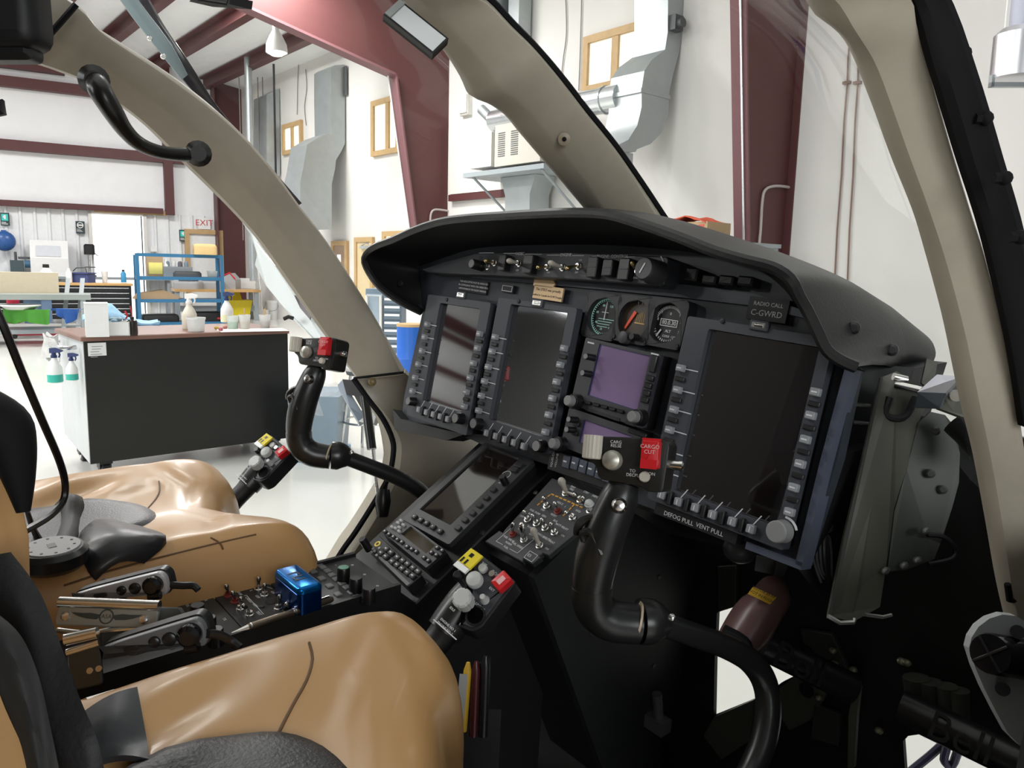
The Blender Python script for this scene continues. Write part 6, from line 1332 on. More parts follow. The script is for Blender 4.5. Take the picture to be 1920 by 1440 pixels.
# headset controllers
def controller(px, label, top, cordpts, z):
    P = [at(*q, z) for q in px]; ux = P[1]-P[0]; L_ = ux.length; f0 = Fr((P[0]+P[1])/2, ux, AU.cross(ux)*.5+AU*.9); 
    t = emp('headset_controller', f0, label, 'controller'); pl = [(-L_/2, -.006), (-L_*.2, -.009), (L_*.25, -.012), (L_*.46, -.014), (L_*.5, -.008), (L_*.5, .006), (L_*.44, .012), (L_*.2, .010), (-L_*.3, .005), (-L_/2, .002)]
    pl = rpoly(pl, .004, 3)
    b = MB(); b.prism(pl, -.016, -.004, .0015); b.obj('lower_case', m_knob, t)
    b = MB(); b.prism(inset(pl, .001), -.004, .002, .002, bev=2); b.obj('top_case', top, t)
    for u, r in ((.02, .0045), (.16, .0055)): b = MB(); b.lathe([(r, .0015), (r, .004), (r*.7, .005)], (L_*u, -.001, 0), n=16); b.obj('button', m_knob, t)
    b = MB(); b.prism(rect(-L_*.28, -L_*.14, -.005, -.001, .002), .0015, .003, .0005); b.obj('slide_switch', m_blk, t)
    b = MB(); b.lathe([(.009, .0015), (.009, .008), (.006, .011)], (L_*.36, 0, 0), n=18); b.cyl((L_*.3, -.01, .006), (L_*.42, -.01, .006), .004); b.obj('volume_wheel', mat('gloss_black', (.006, .006, .007), .12), t)
    b = MB(); b.tube([f0.loc(at(*q)) for q in cordpts], .0035, 8, sm=4); b.obj('cord', m_knob, t)
    return t
controller([(137, 1117), (316, 1090)], 'silver topped headset controller resting behind the winged kneeboard clip', mat('silver_plastic', (.42, .42, .43), .3, metal=.3), [(316, 1096, .74), (340, 1098, .75), (362, 1098, .76), (372, 1106, .76)], .735)
controller([(188, 1218), (388, 1180)], 'dark grey headset controller in front of the winged kneeboard clip', mat('slate_plastic', (.1, .105, .11), .35), [(388, 1188, .6), (410, 1190, .61), (430, 1200, .62), (450, 1215, .62)], .6)
b = MB(); P = [at(*q) for q in ((152, 1108, .77), (195, 1084, .78), (245, 1092, .78), (235, 1108, .765))]; b.hexa(P, [p-AU*.01 for p in P]); tag(b.obj('cable_flap', m_blk, smooth=0), 'small black flap standing behind the silver topped headset controller', 'flap')
# black rails and clutter between the kneeboards and the near seat
b = MB(); P = [at(160, 1318, .52), at(212, 1302, .54)]; b.tube(P, .0035, 8); tag(b.obj('seat_rail_rod', m_brt), 'short bright steel rod beside the near seat cushion', 'rod')
b = MB(); b.box(xr-.005, xr+.02, -.36, .02, -.12, -.04); b.obj('seat_track', m_blk, con, smooth=0)
# ================================================================== SEATS, STICKS, COLLECTIVES, BELTS
from mathutils.bvhtree import BVHTree
m_lea = mat('tan_leather', (.47, .27, .11), .36, noise=(5, .1), bump=(9, .16, .005), coat=.1)
nt_ = m_lea.node_tree
m_ins = mat('black_perforated_leather', (.018, .018, .02), .38, noise=(300, .4), bump=(380, .5, .001))
m_belt = mat('black_webbing', (.012, .012, .013), .6, noise=(40, .3), bump=(300, .4, .001))
def seat(C, half, U0, Faft, Ffront, notch, label, H=.16, flare=.0, insF=.25, insW=.11, seed=1, insX=0, insL=.2, folds=()):
    """cushion in aircraft axes; C = centre R"""
    fr = AIR.sub((C, 0, U0)); t = emp('pilot_seat', fr, label, 'seat'); rnd = random.Random(seed)
    def ff(u): return Ffront-notch*math.exp(-(abs(u)/.36)**3)-.03*abs(u)**14
    def top(x, F):
        u = x/half; z = -.014+.032*min(1, u*u*1.6)                  # shallow dish between the bolsters
        z += sum(h*math.exp(-((u*c+F*8*s_-o)/w)**2)*math.exp(-((u-u0)/du)**2-((F-f0)/dF)**2) for (h, c, s_, o, w, u0, du, f0, dF) in folds)
        z += .0012*math.sin(F*80+u*5)*math.exp(-((abs(u)-.55)/.25)**2)*(1 if F < Ffront-.06 else .3)
        return z
    rows = []; n = 96; vs = [i/70 for i in range(66)]+[.945]+[.955, .968, .979, .988, .994, .998, 1]
    for v in vs:
        row = []
        for k in range(n+1):
            a = math.pi*k/n; c, s_ = math.cos(a), math.sin(a); u = -math.copysign(abs(c)**.36, c); zz = abs(s_)**.36
            F = Faft+(ff(u)-Faft)*v; hw = half*(1+flare*(v-.5)*2)
            fz = (1-v**22)**.36
            x = u*hw; zt = top(u*half, F)
            row.append(V((x, F-(.03*(1-zz*fz))*(1 if v > .5 else 0)*.0, -H+(H+zt)*zz*fz)))
        rows.append(row)
    b = MB(); b.grid(rows); c = b.obj('cushion', m_lea, t, smooth=60)
    W = [[fr.wld(p) for p in r] for r in rows]; pts = [p for r in W for p in r]; m_ = n+1
    polys = [(i*m_+k, i*m_+k+1, i*m_+m_+k+1, i*m_+m_+k) for i in range(len(rows)-1) for k in range(n)]
    bv = BVHTree.FromPolygons(pts, polys)
    # insert pad
    rows = []
    for i in range(11):
        r = i/10; row = []
        for k in range(41):
            a = 2*math.pi*k/40; x = insX+insW*r*math.copysign(abs(math.cos(a))**.8, math.cos(a)); F = insF-insL+insL*r*math.copysign(abs(math.sin(a))**.8, math.sin(a))
            row.append(V((x, F, top(x, F)+.011*(1-r**4)+.0008-(.01 if i == 10 else 0))))
        rows.append(row)
    b = MB(); b.grid(rows); b.obj('insert_pad', m_ins, t, smooth=60)
    return t, fr, bv
def cast(bv, x, y, off=.001):
    d = ray(x, y).normalized(); h = bv.ray_cast(CAM, d)
    return (h[0]-d*off) if h[0] is not None else None
def seam(t, fr, bv, pts, m, r=.0012, name='seam'):
    P = [cast(bv, *q, .0006) for q in pts]; P = [fr.loc(p) for p in P if p is not None]
    if len(P) > 1: b = MB(); b.tube(P, r, 6, sm=3); b.obj(name, m, t)
m_seam = mat('brown_seam', (.12, .06, .02), .5)
NF = [(.007, 1, .25, -.42, .1, -.5, .3, .13, .07), (.006, 1, .25, -.16, .09, -.3, .3, .13, .07), (-.005, 1, .25, -.3, .07, -.4, .35, .13, .07), (.0035, .35, 1, 2.55, .06, -.35, .3, .34, .06), (-.003, .35, 1, 2.68, .05, -.35, .3, .34, .06), (.003, .35, 1, 2.28, .05, -.3, .25, .32, .06), (-.0025, .35, 1, 2.15, .04, -.25, .25, .3, .06), (.003, .3, 1, 1.95, .05, -.3, .25, .27, .06), (-.004, 1, .6, .75, .05, -.62, .2, .2, .1)]
nseat, nfr, nbv = seat(-.37, .2, -.333, -.12, .385, .09, 'near tan leather seat cushion with a black pad, filling the bottom of the picture', insF=.226, insW=.075, insX=-.015, insL=.1, folds=NF)
seam(nseat, nfr, nbv, [(562, 1178), (580, 1205), (586, 1235), (575, 1275), (550, 1320), (518, 1382)], m_seam)
seam(nseat, nfr, nbv, [(845, 1245), (858, 1270), (862, 1300), (852, 1330)], m_seam)
FFO = [(.007, 1, .3, -.1, .12, -.62, .25, .2, .08), (-.005, 1, .3, .05, .08, -.5, .3, .2, .08), (.006, 1, .3, .25, .1, -.45, .3, .24, .08), (.004, -.5, 1, 3.3, .06, -.3, .35, .38, .06), (-.004, -.5, 1, 3.12, .06, -.25, .35, .36, .06), (.004, -.5, 1, 2.95, .06, -.2, .35, .36, .06), (.004, .5, 1, 3.2, .07, .35, .3, .36, .08), (-.003, .5, 1, 3.0, .06, .35, .3, .34, .08)]
fseat, ffr, fbv = seat(-1.09, .2, -.402, -.12, .472, .06, 'far tan leather seat cushion with a black pad beyond the console', insF=.315, insW=.085, flare=.06, seed=3, folds=FFO)
seam(fseat, ffr, fbv, [(120, 1098), (200, 1072), (300, 1045), (400, 1020), (480, 1002), (560, 990)], m_seam)
seam(fseat, ffr, fbv, [(298, 902), (299, 920), (290, 938), (272, 958), (258, 972)], m_seam); seam(fseat, ffr, fbv, [(395, 1008), (412, 1018), (418, 1030)], m_seam)
# seat frames below
for (t, half) in ((nseat, .2), (fseat, .17)):
    b = MB(); b.box(-half, half, -.12, .3, -.46, -.163); b.obj('seat_base', m_blk, t, smooth=0)
# near backrest at the left edge
p = [at(-160, 760, .5), at(20, 830, .5), at(40, 930, .5), at(56, 1010, .5), at(58, 1100, .49), at(110, 1300, .47), at(160, 1480, .45)]
rows = []
for q in p: rows.append([q-_r*.3+AF*-.1, q-_r*.06-AF*.02, q-_r*.012, q-_r*.0+AF*-.006, q-AF*.05-_r*.02, q-AF*.12-_r*.3])
b = MB(); rows = [catmull(r, 4) for r in rows]; b.grid(rows); sb = nseat
b.v = [tuple(nfr.loc(V(v))) for v in b.v]; b.obj('backrest', m_lea, sb, smooth=60)
p = [at(-60, 770, .485), at(0, 800, .485), at(22, 835, .485), at(36, 900, .485), at(44, 960, .485)]
b = MB(); f0 = nfr; b.tube([f0.loc(q) for q in p], [.02, .018, .014, .009, .004], 10, sm=4); b.obj('back_piping', m_seal, sb)
# harness straps crossing the lower left corner
def ribbon(pts, t_, width_px=None):
    """pairs of pixel edges with depth -> strap with thickness"""
    A_ = catmull([at(p[0], p[1], p[4]) for p in pts], 5); B_ = catmull([at(p[2], p[3], p[4] if len(p) < 6 else p[5]) for p in pts], 5); rows = []
    for i in range(len(A_)):
        a, c = A_[i], B_[i]; m_ = (a+c)/2; d = (CAM-m_).normalized(); rows.append([a+(c-a)*s+d*(.006*math.sin(math.pi*s)+.002*math.sin(s*9+i*.3)) for s in [j/8 for j in range(9)]])
    off = [[p-(CAM-p).normalized()*t_ for p in r] for r in rows]
    b = MB(); b.shell(rows, off); return b
b = ribbon([(-120, 1060, 20, 1035, .44), (-60, 1150, 75, 1110, .43), (-20, 1250, 118, 1220, .42), (10, 1330, 150, 1310, .41), (50, 1420, 185, 1395, .4), (80, 1520, 205, 1500, .4)], .004)
h1 = emp('shoulder_harness', Matrix.Identity(4), 'wide black shoulder harness strap across the lower left corner', 'strap'); b.obj('webbing', m_belt, h1, smooth=60)
b = ribbon([(-150, 1130, -50, 1120, .4), (-60, 1200, 30, 1180, .39), (0, 1300, 70, 1260, .385), (40, 1400, 96, 1370, .38), (60, 1500, 120, 1490, .38)], .004)
b.obj('webbing', mat('grey_black_webbing', (.02, .021, .02), .7, noise=(30, .4)), h1, smooth=60)
# far seat belts and buckle
def onto(bv, pairs, lift, t_, m):
    rows = []
    for p in pairs:
        row = []
        for s in [j/6 for j in range(7)]:
            q = cast(bv, p[0]+(p[2]-p[0])*s, p[1]+(p[3]-p[1])*s, 0)
            if q is None: q = at(p[0]+(p[2]-p[0])*s, p[1]+(p[3]-p[1])*s, 1.13 if bv is fbv else .52)
            row.append(q+AU*(lift+p[4]*math.sin(math.pi*s)))
        rows.append(row)
    rows = [[V(q) for q in r] for r in zip(*[catmull([r[k] for r in rows], 3) for k in range(7)])]
    b = MB(); b.shell(rows, AU*-t_); return b
b = onto(nbv, [(160, 1345, 258, 1300, .003), (172, 1385, 268, 1355, .003), (182, 1420, 277, 1405, .003), (188, 1438, 281, 1437, .003)], .005, .004, m_belt)
tag(b.obj('lap_belt', mat('blue_black_leather', (.022, .026, .03), .4, bump=(40, .3, .002)), smooth=60), 'blue black leather belt flap lying on the near tan seat', 'belt')
b = onto(fbv, [(100, 958, 155, 940, .012), (112, 975, 160, 955, .02), (108, 1000, 158, 985, .012), (100, 1035, 140, 1030, .01)], .006, .005, m_belt)
tag(b.obj('lap_belt', m_belt, smooth=60), 'stitched black lap belt folded over the far tan seat', 'belt')
b = onto(fbv, [(150, 1010, 215, 985, .01), (150, 1040, 290, 1005, .012), (165, 1075, 312, 1022, .014), (180, 1092, 270, 1060, .012)], .008, .006, m_belt)
tag(b.obj('leather_flap', mat('soft_black_leather', (.016, .016, .018), .36, noise=(30, .3), bump=(30, .4, .003)), smooth=60), 'soft black leather flap lying over the pad of the far tan seat', 'flap')
q = cast(fbv, 100, 1068, 0) or at(100, 1068, 1.0); bf = Fr(q+AU*.018, AR, AF)
bk = emp('belt_buckle', bf, 'round black belt buckle with a pale disc on the far tan seat', 'buckle')
b = MB(); b.lathe([(.03, -.014), (.036, -.008), (.036, .004), (.031, .009)], n=28); b.obj('buckle_body', m_knob, bk)
b = MB(); b.lathe([(.029, .009), (.028, .0105)], n=26); dk = b.obj('dial', mat('grey_dial', (.22, .22, .22), .45), bk)
b = MB()
for i in range(10): a = 2*math.pi*i/10; b.cyl((.022*math.cos(a), .022*math.sin(a), .0105), (.022*math.cos(a), .022*math.sin(a), .011), .0015, n=8)
b.box(-.006, .006, -.004, .004, .0105, .011); b.obj('marks', m_knob, dk)
b = MB(); pts = [at(50, 955, .9), at(62, 990, .93), at(78, 1020, .955), at(98, 1042, .97), at(118, 1062, .98)]; b.tube(pts, [.006, .008, .012, .014, .009], 10, sm=4, flat=.4); tag(b.obj('release_strap', m_belt), 'narrow black strap running down to the round buckle', 'strap')
b = MB(); b.tube([at(118, 1062, .97), at(136, 1080, .97), at(149, 1090, .97)], [.003, .0035, .002], 8); tag(b.obj('buckle_tongue', mat('copper_metal', (.5, .3, .2), .3, metal=1)), 'small copper coloured tongue beside the round belt buckle', 'tongue')
# headset cord
b = MB(); b.tube([at(*q) for q in ((-40, 520, .6), (0, 596, .6), (40, 695, .62), (80, 790, .65), (110, 860, .68), (122, 905, .7), (118, 940, .7), (95, 966, .68), (60, 988, .65), (20, 1008, .62), (-40, 1030, .6))], .0032, 8, sm=5)
tag(b.obj('headset_cable', mat('cord_black', (.01, .009, .009), .35)), 'black headset cord hanging in a loop at the left edge', 'cord')
# ---- cyclic stick, near, then a copy for the far pilot
HO = at(1172, 868, .735)
hx = c2w(V((math.cos(math.radians(24)), .05, -math.sin(math.radians(24))))); hy = c2w(V((.03, -1, .1)))
HF = Fr(HO, hx, hy)
cy = emp('cyclic_stick', HF, 'near black control stick with a red guarded switch in front of the panel', 'control stick')
def hp_(x, y, z=0): u, v = HF.uv(x, y, z); return V((u, v, z))
pl_ = rpoly([hp_(*q)[:2] for q in ((1097, 817), (1246, 822), (1256, 834), (1243, 924), (1213, 922), (1203, 912), (1120, 898), (1117, 872), (1098, 860))], [.003, .004, .004, .004, .003, .003, .006, .006, .006], 4)
b = MB(); b.prism(pl_, -.035, 0, .002, bev=2); b.obj('grip_head', mat('grip_black', (.014, .0135, .012), .4, bump=(200, .1, .001)), cy)
q = hp_(1111, 838, .004); b = MB(); n_ = 36
pr = [(q.x+(.0095 if k % 2 else .0088)*math.cos(2*math.pi*k/n_), q.y*0+(.0095 if k % 2 else .0088)*math.sin(2*math.pi*k/n_)) for k in range(n_)]
b.prism([(a-q.x, c) for a, c in pr], -.0115, .0115, .001, M=Matrix.Translation((q.x, q.y, .004)) @ Matrix.Rotation(math.radians(90), 4, 'X')); b.obj('thumb_wheel', m_cream, cy)
q = hp_(1149, 863); b = MB(); b.lathe([(.0098, 0), (.0095, .005), (.0088, .006)], (q.x, q.y, 0), n=28); b.lathe([(.0085, .006), (.0082, .0068), (.004, .009), (.0005, .0098)], (q.x, q.y, 0), n=28); b.obj('trim_hat', mat('satin_nickel', (.45, .44, .38), .35, metal=.6), cy)
q = hp_(1220, 850, .006); b = MB(); b.prism(rect(q.x-.0085, q.x+.0085, q.y-.014, q.y+.012, .002), 0, .011, .002, bev=2); g = b.obj('switch_guard', m_redg, cy)
b = MB(); b.box(q.x-.0085, q.x+.0085, q.y+.012, q.y+.014, .002, .008); b.box(q.x-.0078, q.x+.0078, q.y-.0145, q.y-.006, .011, .0118); b.obj('guard_hinge', m_redg, g)
b = MB(); b.text('CARGO', .0052, q.x, q.y+.006, .011); b.text('CUT', .0052, q.x, q.y+.001, .011); b.obj('lettering', mat('pink_print', (.7, .45, .45), .6), g, smooth=0)
q = hp_(1209, 894); b = MB(); b.lathe([(.0052, 0), (.0048, .004), (.004, .005)], (q.x, q.y, 0), n=20); b.obj('push_button', m_cream, cy)
b = MB()
for (x, y, s) in ((1155, 829, 'CARG'), (1155, 836, 'RELSE'), (1186, 883, 'TO'), (1186, 891, 'DECPL'), (1222, 889, 'ON')): q = hp_(x, y); b.text(s, .0042, q.x, q.y, 0)
b.obj('lettering', m_prn, cy, smooth=0)
q = hp_(1262, 872, -.012); b = MB(); b.cyl((q.x-.01, q.y, -.012), (q.x+.008, q.y, -.012), .0045); b.lathe([(.005, 0), (.005, .003), (.003, .0045)], (q.x+.006, q.y, -.012), (1, 0, 0), 14); b.obj('side_button', m_brt, cy)
def cyl_pts(L): return [HF.loc(at(*q)) for q in L]
m_grip = mat('grip_gloss', (.013, .0135, .013), .3, noise=(8, .3))
b = MB(); b.tube(cyl_pts(((1172, 905, .752), (1162, 932, .752), (1140, 985, .752), (1122, 1035, .755), (1112, 1080, .758), (1110, 1105, .76))), [.014, .0185, .0205, .0215, .0205, .0195], 20, sm=5); gr = b.obj('grip', m_grip, cy, smooth=60)
b = MB(); q = HF.loc(at(1161, 948, .732)); d = (HF.loc(CAM)-q).normalized(); b.loft([(q-d*.004, .008), (q+d*.002, .0075), (q+d*.006, .005), (q+d*.0072, .001)], 20, d); b.obj('chrome_button', m_brt, gr)
b = MB(); b.tube(cyl_pts(((1110, 1100, .76), (1111, 1125, .762), (1122, 1148, .765), (1145, 1163, .767), (1172, 1168, .77), (1196, 1170, .772))), [.0205, .0205, .0205, .0203, .020, .0195], 18, sm=5); b.obj('elbow', m_grip, cy, smooth=60)
b = MB(); a, c = HF.loc(at(1192, 1164, .772)), HF.loc(at(1200, 1166, .772)); b.tube([a, a+(c-a)*.5], .0205, 22); b.obj('clamp_ring', mat('tan_ring', (.45, .36, .25), .4), cy)
b = MB(); b.tube(cyl_pts(((1199, 1165, .773), (1215, 1165, .775), (1228, 1166, .778), (1245, 1170, .782))), [.0225, .023, .0205, .014], 20, sm=3); cl = b.obj('collar', m_grip, cy, smooth=40)
b = MB(); q = HF.loc(at(1260, 1158, .772)); b.sphere(q, .0045, 12, 8); b.obj('bolt', m_brt, cy)
b = MB(); b.tube(cyl_pts(((1235, 1168, .78), (1300, 1190, .80), (1360, 1212, .82), (1405, 1238, .835), (1432, 1275, .84), (1441, 1325, .835), (1434, 1380, .825), (1415, 1430, .815), (1385, 1490, .8), (1340, 1570, .79))), [.0125, .0125, .0128, .0135, .0138, .0138, .0138, .0138, .0138, .0138], 16, sm=6); b.obj('stick_tube', m_grip, cy, smooth=60)
b = MB(); b.tube(cyl_pts(((1128, 1040, .735), (1108, 1000, .74), (1092, 1000, .745), (1095, 1015, .745))), [.003, .0035, .004, .003], 8, sm=3); b.tube(cyl_pts(((1118, 968, .745), (1100, 972, .75), (1085, 985, .752), (1080, 1002, .754))), [.003, .004, .0045, .003], 8, sm=3); b.obj('trigger_lever', m_grip, cy)
b = MB(); q = HF.loc(at(1115, 1030, .738)); b.sphere(q, .0032, 10, 6); b.obj('screw', m_brt, cy)
# copy for the far pilot
FAR = Matrix.Translation(AR*-.64+AU*.006+AF*-.005)
dup(cy, FAR @ HF.mat(), 'far black control stick with a red guarded switch beside the left door opening')
# ---- collective head, near, then a copy
KO = at(905, 1105, .875)
ky = (at(955, 1075, .885)-at(845, 1175, .865)).normalized(); kn = (AU*.75+(CAM-KO).normalized()*.65).normalized(); kx = ky.cross(kn)
KF_ = Fr(KO, kx, ky)
co = emp('collective_lever', KF_, 'near black collective lever head with a yellow tag and a red switch', 'control lever')
def kp(x, y, z=0): u, v = KF_.uv(x, y, z); return V((u, v, z))
def z7(x, y): return 640+x/3, 800+y/3
pl_ = rpoly([kp(*z7(*q))[:2] for q in ((745, 685), (985, 872), (790, 1130), (735, 1155), (650, 1120), (690, 1075), (720, 1000), (700, 930), (640, 850), (650, 805))], .004, 4)
b = MB(); b.prism(pl_, -.03, 0, .0015, bev=2); b.obj('switch_box', mat('collective_black', (.012, .012, .013), .4, bump=(200, .1, .001)), co)
b = MB(); P = inset(pl_ if area2(pl_) > 0 else pl_[::-1], .004); b.prism(P, -.001, .0012, .0004); b.obj('faceplate', mat('slate_plate', (.028, .03, .036), .45), co)
b = MB(); pts = [KF_.loc(at(*q)) for q in ((890, 1105, .9), (872, 1130, .895), (850, 1160, .89), (832, 1185, .885))]; b.tube(pts, [.02, .0225, .0225, .0215], 20, sm=3); tw = b.obj('throttle_grip', mat('grip_gloss'), co, smooth=50)
b = MB(); pts = [KF_.loc(at(*q)) for q in ((842, 1172, .887), (825, 1195, .885), (800, 1225, .88), (760, 1280, .87))]; b.tube(pts, [.0185, .017, .0165, .0165], 16, sm=3); b.obj('lever_tube', m_blk, co, smooth=50)
b = MB()
a_, c_ = kp(812, 1162, .022), kp(855, 1200, .022); d_ = (c_-a_); b.hexa([a_+V((0, 0, 0)), c_, c_+V((.0005, .0012, 0)), a_+V((.0005, .0012, 0))], [a_+V((0, 0, .0008)), c_+V((0, 0, .0008)), c_+V((.0005, .0012, .0008)), a_+V((.0005, .0012, .0008))])
ang = math.atan2(d_.y, d_.x)
for (x, y, s) in ((840, 1172, 'ENGINE NO 1'), (834, 1178, 'ENGINE NO 2'), (848, 1142, 'IDLE')): q = kp(x, y, .0225); b.text(s, .0038, q.x, q.y, .0225, rot=ang)
for (x, y, s) in ((858, 1075, 'FLT'), (900, 1138, 'LDG LT'), (922, 1105, 'EXT'), (930, 1076, 'FLOAT'), (908, 1058, 'RET')): q = kp(x, y, .0014); b.text(s, .0042, q.x, q.y, .0014, rot=ang)
b.obj('lettering', m_prn, co, smooth=0)
def klathe(x, y, prof, m, name, z=0, n=22): q = kp(x, y, z); b = MB(); b.lathe([(r, z+h) for r, h in prof], (q.x, q.y, 0), n=n); return b.obj(name, m, co)
m_ptop = mat('pale_cap', (.42, .43, .42), .4)
klathe(892, 1090, [(.0098, 0), (.0095, .008), (.0085, .0095), (.003, .0112), (.0005, .0114)], m_ptop, 'hat_switch')
klathe(907, 1068, [(.0055, 0), (.0053, .006), (.0045, .007)], m_ptop, 'round_button')
q = kp(866, 1121, .02); b = MB(); pts = []
for k in range(48): a = 2*math.pi*k/48; r = .0115*(1-(.09 if (k % 8) in (0,) else 0)); pts.append((q.x+r*math.cos(a), q.y+r*math.sin(a)))
b.prism(pts, .006, .022, .002); b.obj('light_knob', m_ptop, co)
klathe(861, 1082, [(.006, 0), (.0055, .007), (.004, .009)], m_knob, 'round_button')
klathe(910, 1126, [(.006, 0), (.0045, .003), (.0035, .012), (.003, .0135)], m_ptop, 'toggle')
klathe(892, 1155, [(.012, .0008), (.0118, .002), (.0095, .0021), (.0093, .0012)], m_knob, 'round_cap')
q = kp(941, 1090, .008); b = MB(); b.prism(rect(q.x-.008, q.x+.008, q.y-.010, q.y+.010, .002), 0, .012, .002, bev=2); g = b.obj('switch_guard', m_redg, co); b = MB(); b.box(q.x-.003, q.x+.003, q.y-.005, q.y+.005, .012, .0125); b.obj('label_patch', mat('pink_patch', (.7, .4, .4), .5), g, smooth=0)
klathe(927, 1083, [(.0035, 0), (.003, .01), (.0035, .013)], m_brt, 'toggle')
q = [kp(*z7(*p), .008) for p in ((735, 690), (800, 735), (725, 810), (660, 760))]; b = MB(); b.hexa(q, [p+V((0, 0, .004)) for p in q]); yt = b.obj('tag_plate', mat('tag_yellow', (.72, .58, .02), .5), co, smooth=0)
b = MB(); c0 = sum(q, V())/4; e1 = (q[1]-q[0]); e2 = (q[3]-q[0])
for s0 in (.1, .42): P = [q[0]+e1*(s0+.0)+e2*.62, q[0]+e1*(s0+.14)+e2*.62, q[0]+e1*(s0+.14)+e2*.95, q[0]+e1*(s0+.0)+e2*.95]; P = [p+V((0, 0, .0041)) for p in P]; b.hexa(P, [p+V((0, 0, .0004)) for p in P])
P = [q[0]+e1*a+e2*c for a, c in ((.3, .2), (.55, .2), (.55, .45), (.3, .45))]; P = [p+V((0, 0, .0041)) for p in P]; b.hexa(P, [p+V((0, 0, .0004)) for p in P]); b.obj('tag_print', m_knob, yt, smooth=0)
P = [q[0]+e1*a+e2*c for a, c in ((.0, .98), (1, .98), (1, 1.35), (0, 1.35))]; b = MB(); b.hexa(P, [p+V((0, 0, .004)) for p in P]); b.obj('tag_plate', m_white, co, smooth=0)
dup(co, Matrix.Translation(AR*-.645+AU*-.02+AF*.03) @ KF_.mat(), 'far black collective lever head seen against the pale floor')
# pens in the pocket beside the near seat
for i, (x0, y0, x1, y1, lab, m, r) in enumerate(((878, 1242, 868, 1370, 'yellow pencil standing in the pocket beside the near seat', mat('pencil_yellow', (.5, .3, .02), .5), .0042), (893, 1240, 887, 1380, 'dark red pen standing between the yellow pencil and the black pen', mat('maroon_pen', (.06, .01, .012), .3), .0045), (911, 1230, 905, 1380, 'black pen with a steel clip, rightmost in the pocket beside the near seat', m_knob, .005))):
    p0, p1 = at(x0, y0, .80), at(x1, y1, .80); f0 = Fr(p1, p0-p1, AR); t = emp('pen', f0, lab, 'pen'); L_ = (p0-p1).length
    b = MB(); b.loft([(V((0, 0, 0)), r), (V((L_*.88, 0, 0)), r), (V((L_, 0, 0)), r*.45)], 12); b.obj('barrel', m, t)
    if i: b = MB(); b.box(L_*.62, L_*.97, -.001, .001, r, r+.0015); b.obj('clip', m_brt, t)
p = [at(*q) for q in ((862, 1263, .79), (877, 1265, .79), (868, 1365, .79), (853, 1362, .79))]; b = MB(); b.hexa(p, [q-(CAM-q).normalized()*.004 for q in p]); tag(b.obj('notebook', mat('grey_card', (.3, .32, .32), .6), smooth=0), 'grey notepad edge tucked between the near seat and the yellow pencil', 'notebook')
b = MB(); P = [at(*q) for q in ((850, 1330, .83), (940, 1330, .83), (935, 1440, .83), (850, 1440, .83))]; b.hexa(P, [q-(CAM-q).normalized()*.02 for q in P]); tag(b.obj('pen_pocket', m_blk, smooth=0), 'black pocket that holds the pens beside the near seat', 'pocket')
# ================================================================== CABIN SHELL, FOOTWELL, RIGHT SIDE, DOOR PARTS
m_dark = mat('footwell_black', (.010, .011, .010), .6, noise=(12, .3))
m_gg = mat('green_grey_primer', (.045, .05, .042), .5, noise=(20, .12))
m_ol = mat('olive_primer', (.085, .085, .068), .45, noise=(16, .1))
def holed(b, inner, x0, x1, y0, y1, z0, z1, M=None, n=8):
    """plate with a polygon hole"""
    pts = []
    for i in range(len(inner)):
        a, c = V(inner[i]), V(inner[(i+1) % len(inner)])
        for k in range(n): pts.append(a+(c-a)*k/n)
    cx_ = sum((p.x for p in pts))/len(pts); cy_ = sum((p.y for p in pts))/len(pts); o = []
    cor = [(x0, y0), (x1, y0), (x1, y1), (x0, y1)]
    for p in pts:
        dx, dy = p.x-cx_, p.y-cy_
        t = min(((x1-cx_)/dx if dx > 0 else (x0-cx_)/dx) if abs(dx) > 1e-9 else 1e9, ((y1-cy_)/dy if dy > 0 else (y0-cy_)/dy) if abs(dy) > 1e-9 else 1e9)
        o.append([cx_+dx*t, cy_+dy*t])
    for c in cor:                                                 # snap the nearest boundary points to the corners
        k = min(range(len(o)), key=lambda i: (o[i][0]-c[0])**2+(o[i][1]-c[1])**2); o[k] = list(c)
    return b.frame(o, [(p.x, p.y) for p in pts], z0, z1, M)
# bulkhead plates at F = 1.0, with the chin openings
BF = Fr(A(-.6, 1.0, -.5), AR, AU)
def bq(x, y): return BF.uv(x, y)
x0, x1, xm = BF.loc(A(-.72, 1, 0)).x, BF.loc(A(-.06, 1, 0)).x, bq(1605, 1250)[0]
yt, yb = BF.loc(A(0, 1, -.2)).y, BF.loc(A(0, 1, -.92)).y
nb = emp('nose_bulkhead', BF, 'dark green black footwell bulkhead with pale chin openings under the panel', 'bulkhead')
b = MB(); H1 = [bq(*q) for q in ((1344, 1150), (1362, 1137), (1380, 1140), (1412, 1190), (1440, 1225), (1484, 1255), (1489, 1268), (1465, 1280), (1450, 1292), (1412, 1312), (1338, 1342), (1340, 1240))]
holed(b, H1, x0, xm, yb, yt, -.008, 0); b.obj('bulkhead_plate', m_dark, nb, smooth=0)
b = MB(); H2 = [bq(*q) for q in ((1693, 1390), (1702, 1380), (1760, 1372), (1800, 1385), (1885, 1440), (1900, 1490), (1700, 1490))]
holed(b, H2, xm, x1, yb, yt, -.008, 0); b.obj('bulkhead_plate', m_dark, nb, smooth=0)
b = MB(); b.box(-.7, -.401, yb, yt-.27, -.008, 0); b.box(-.4, x0-.001, yb, yt-.1, -.008, 0); b.obj('bulkhead_plate', m_dark, nb, smooth=0)
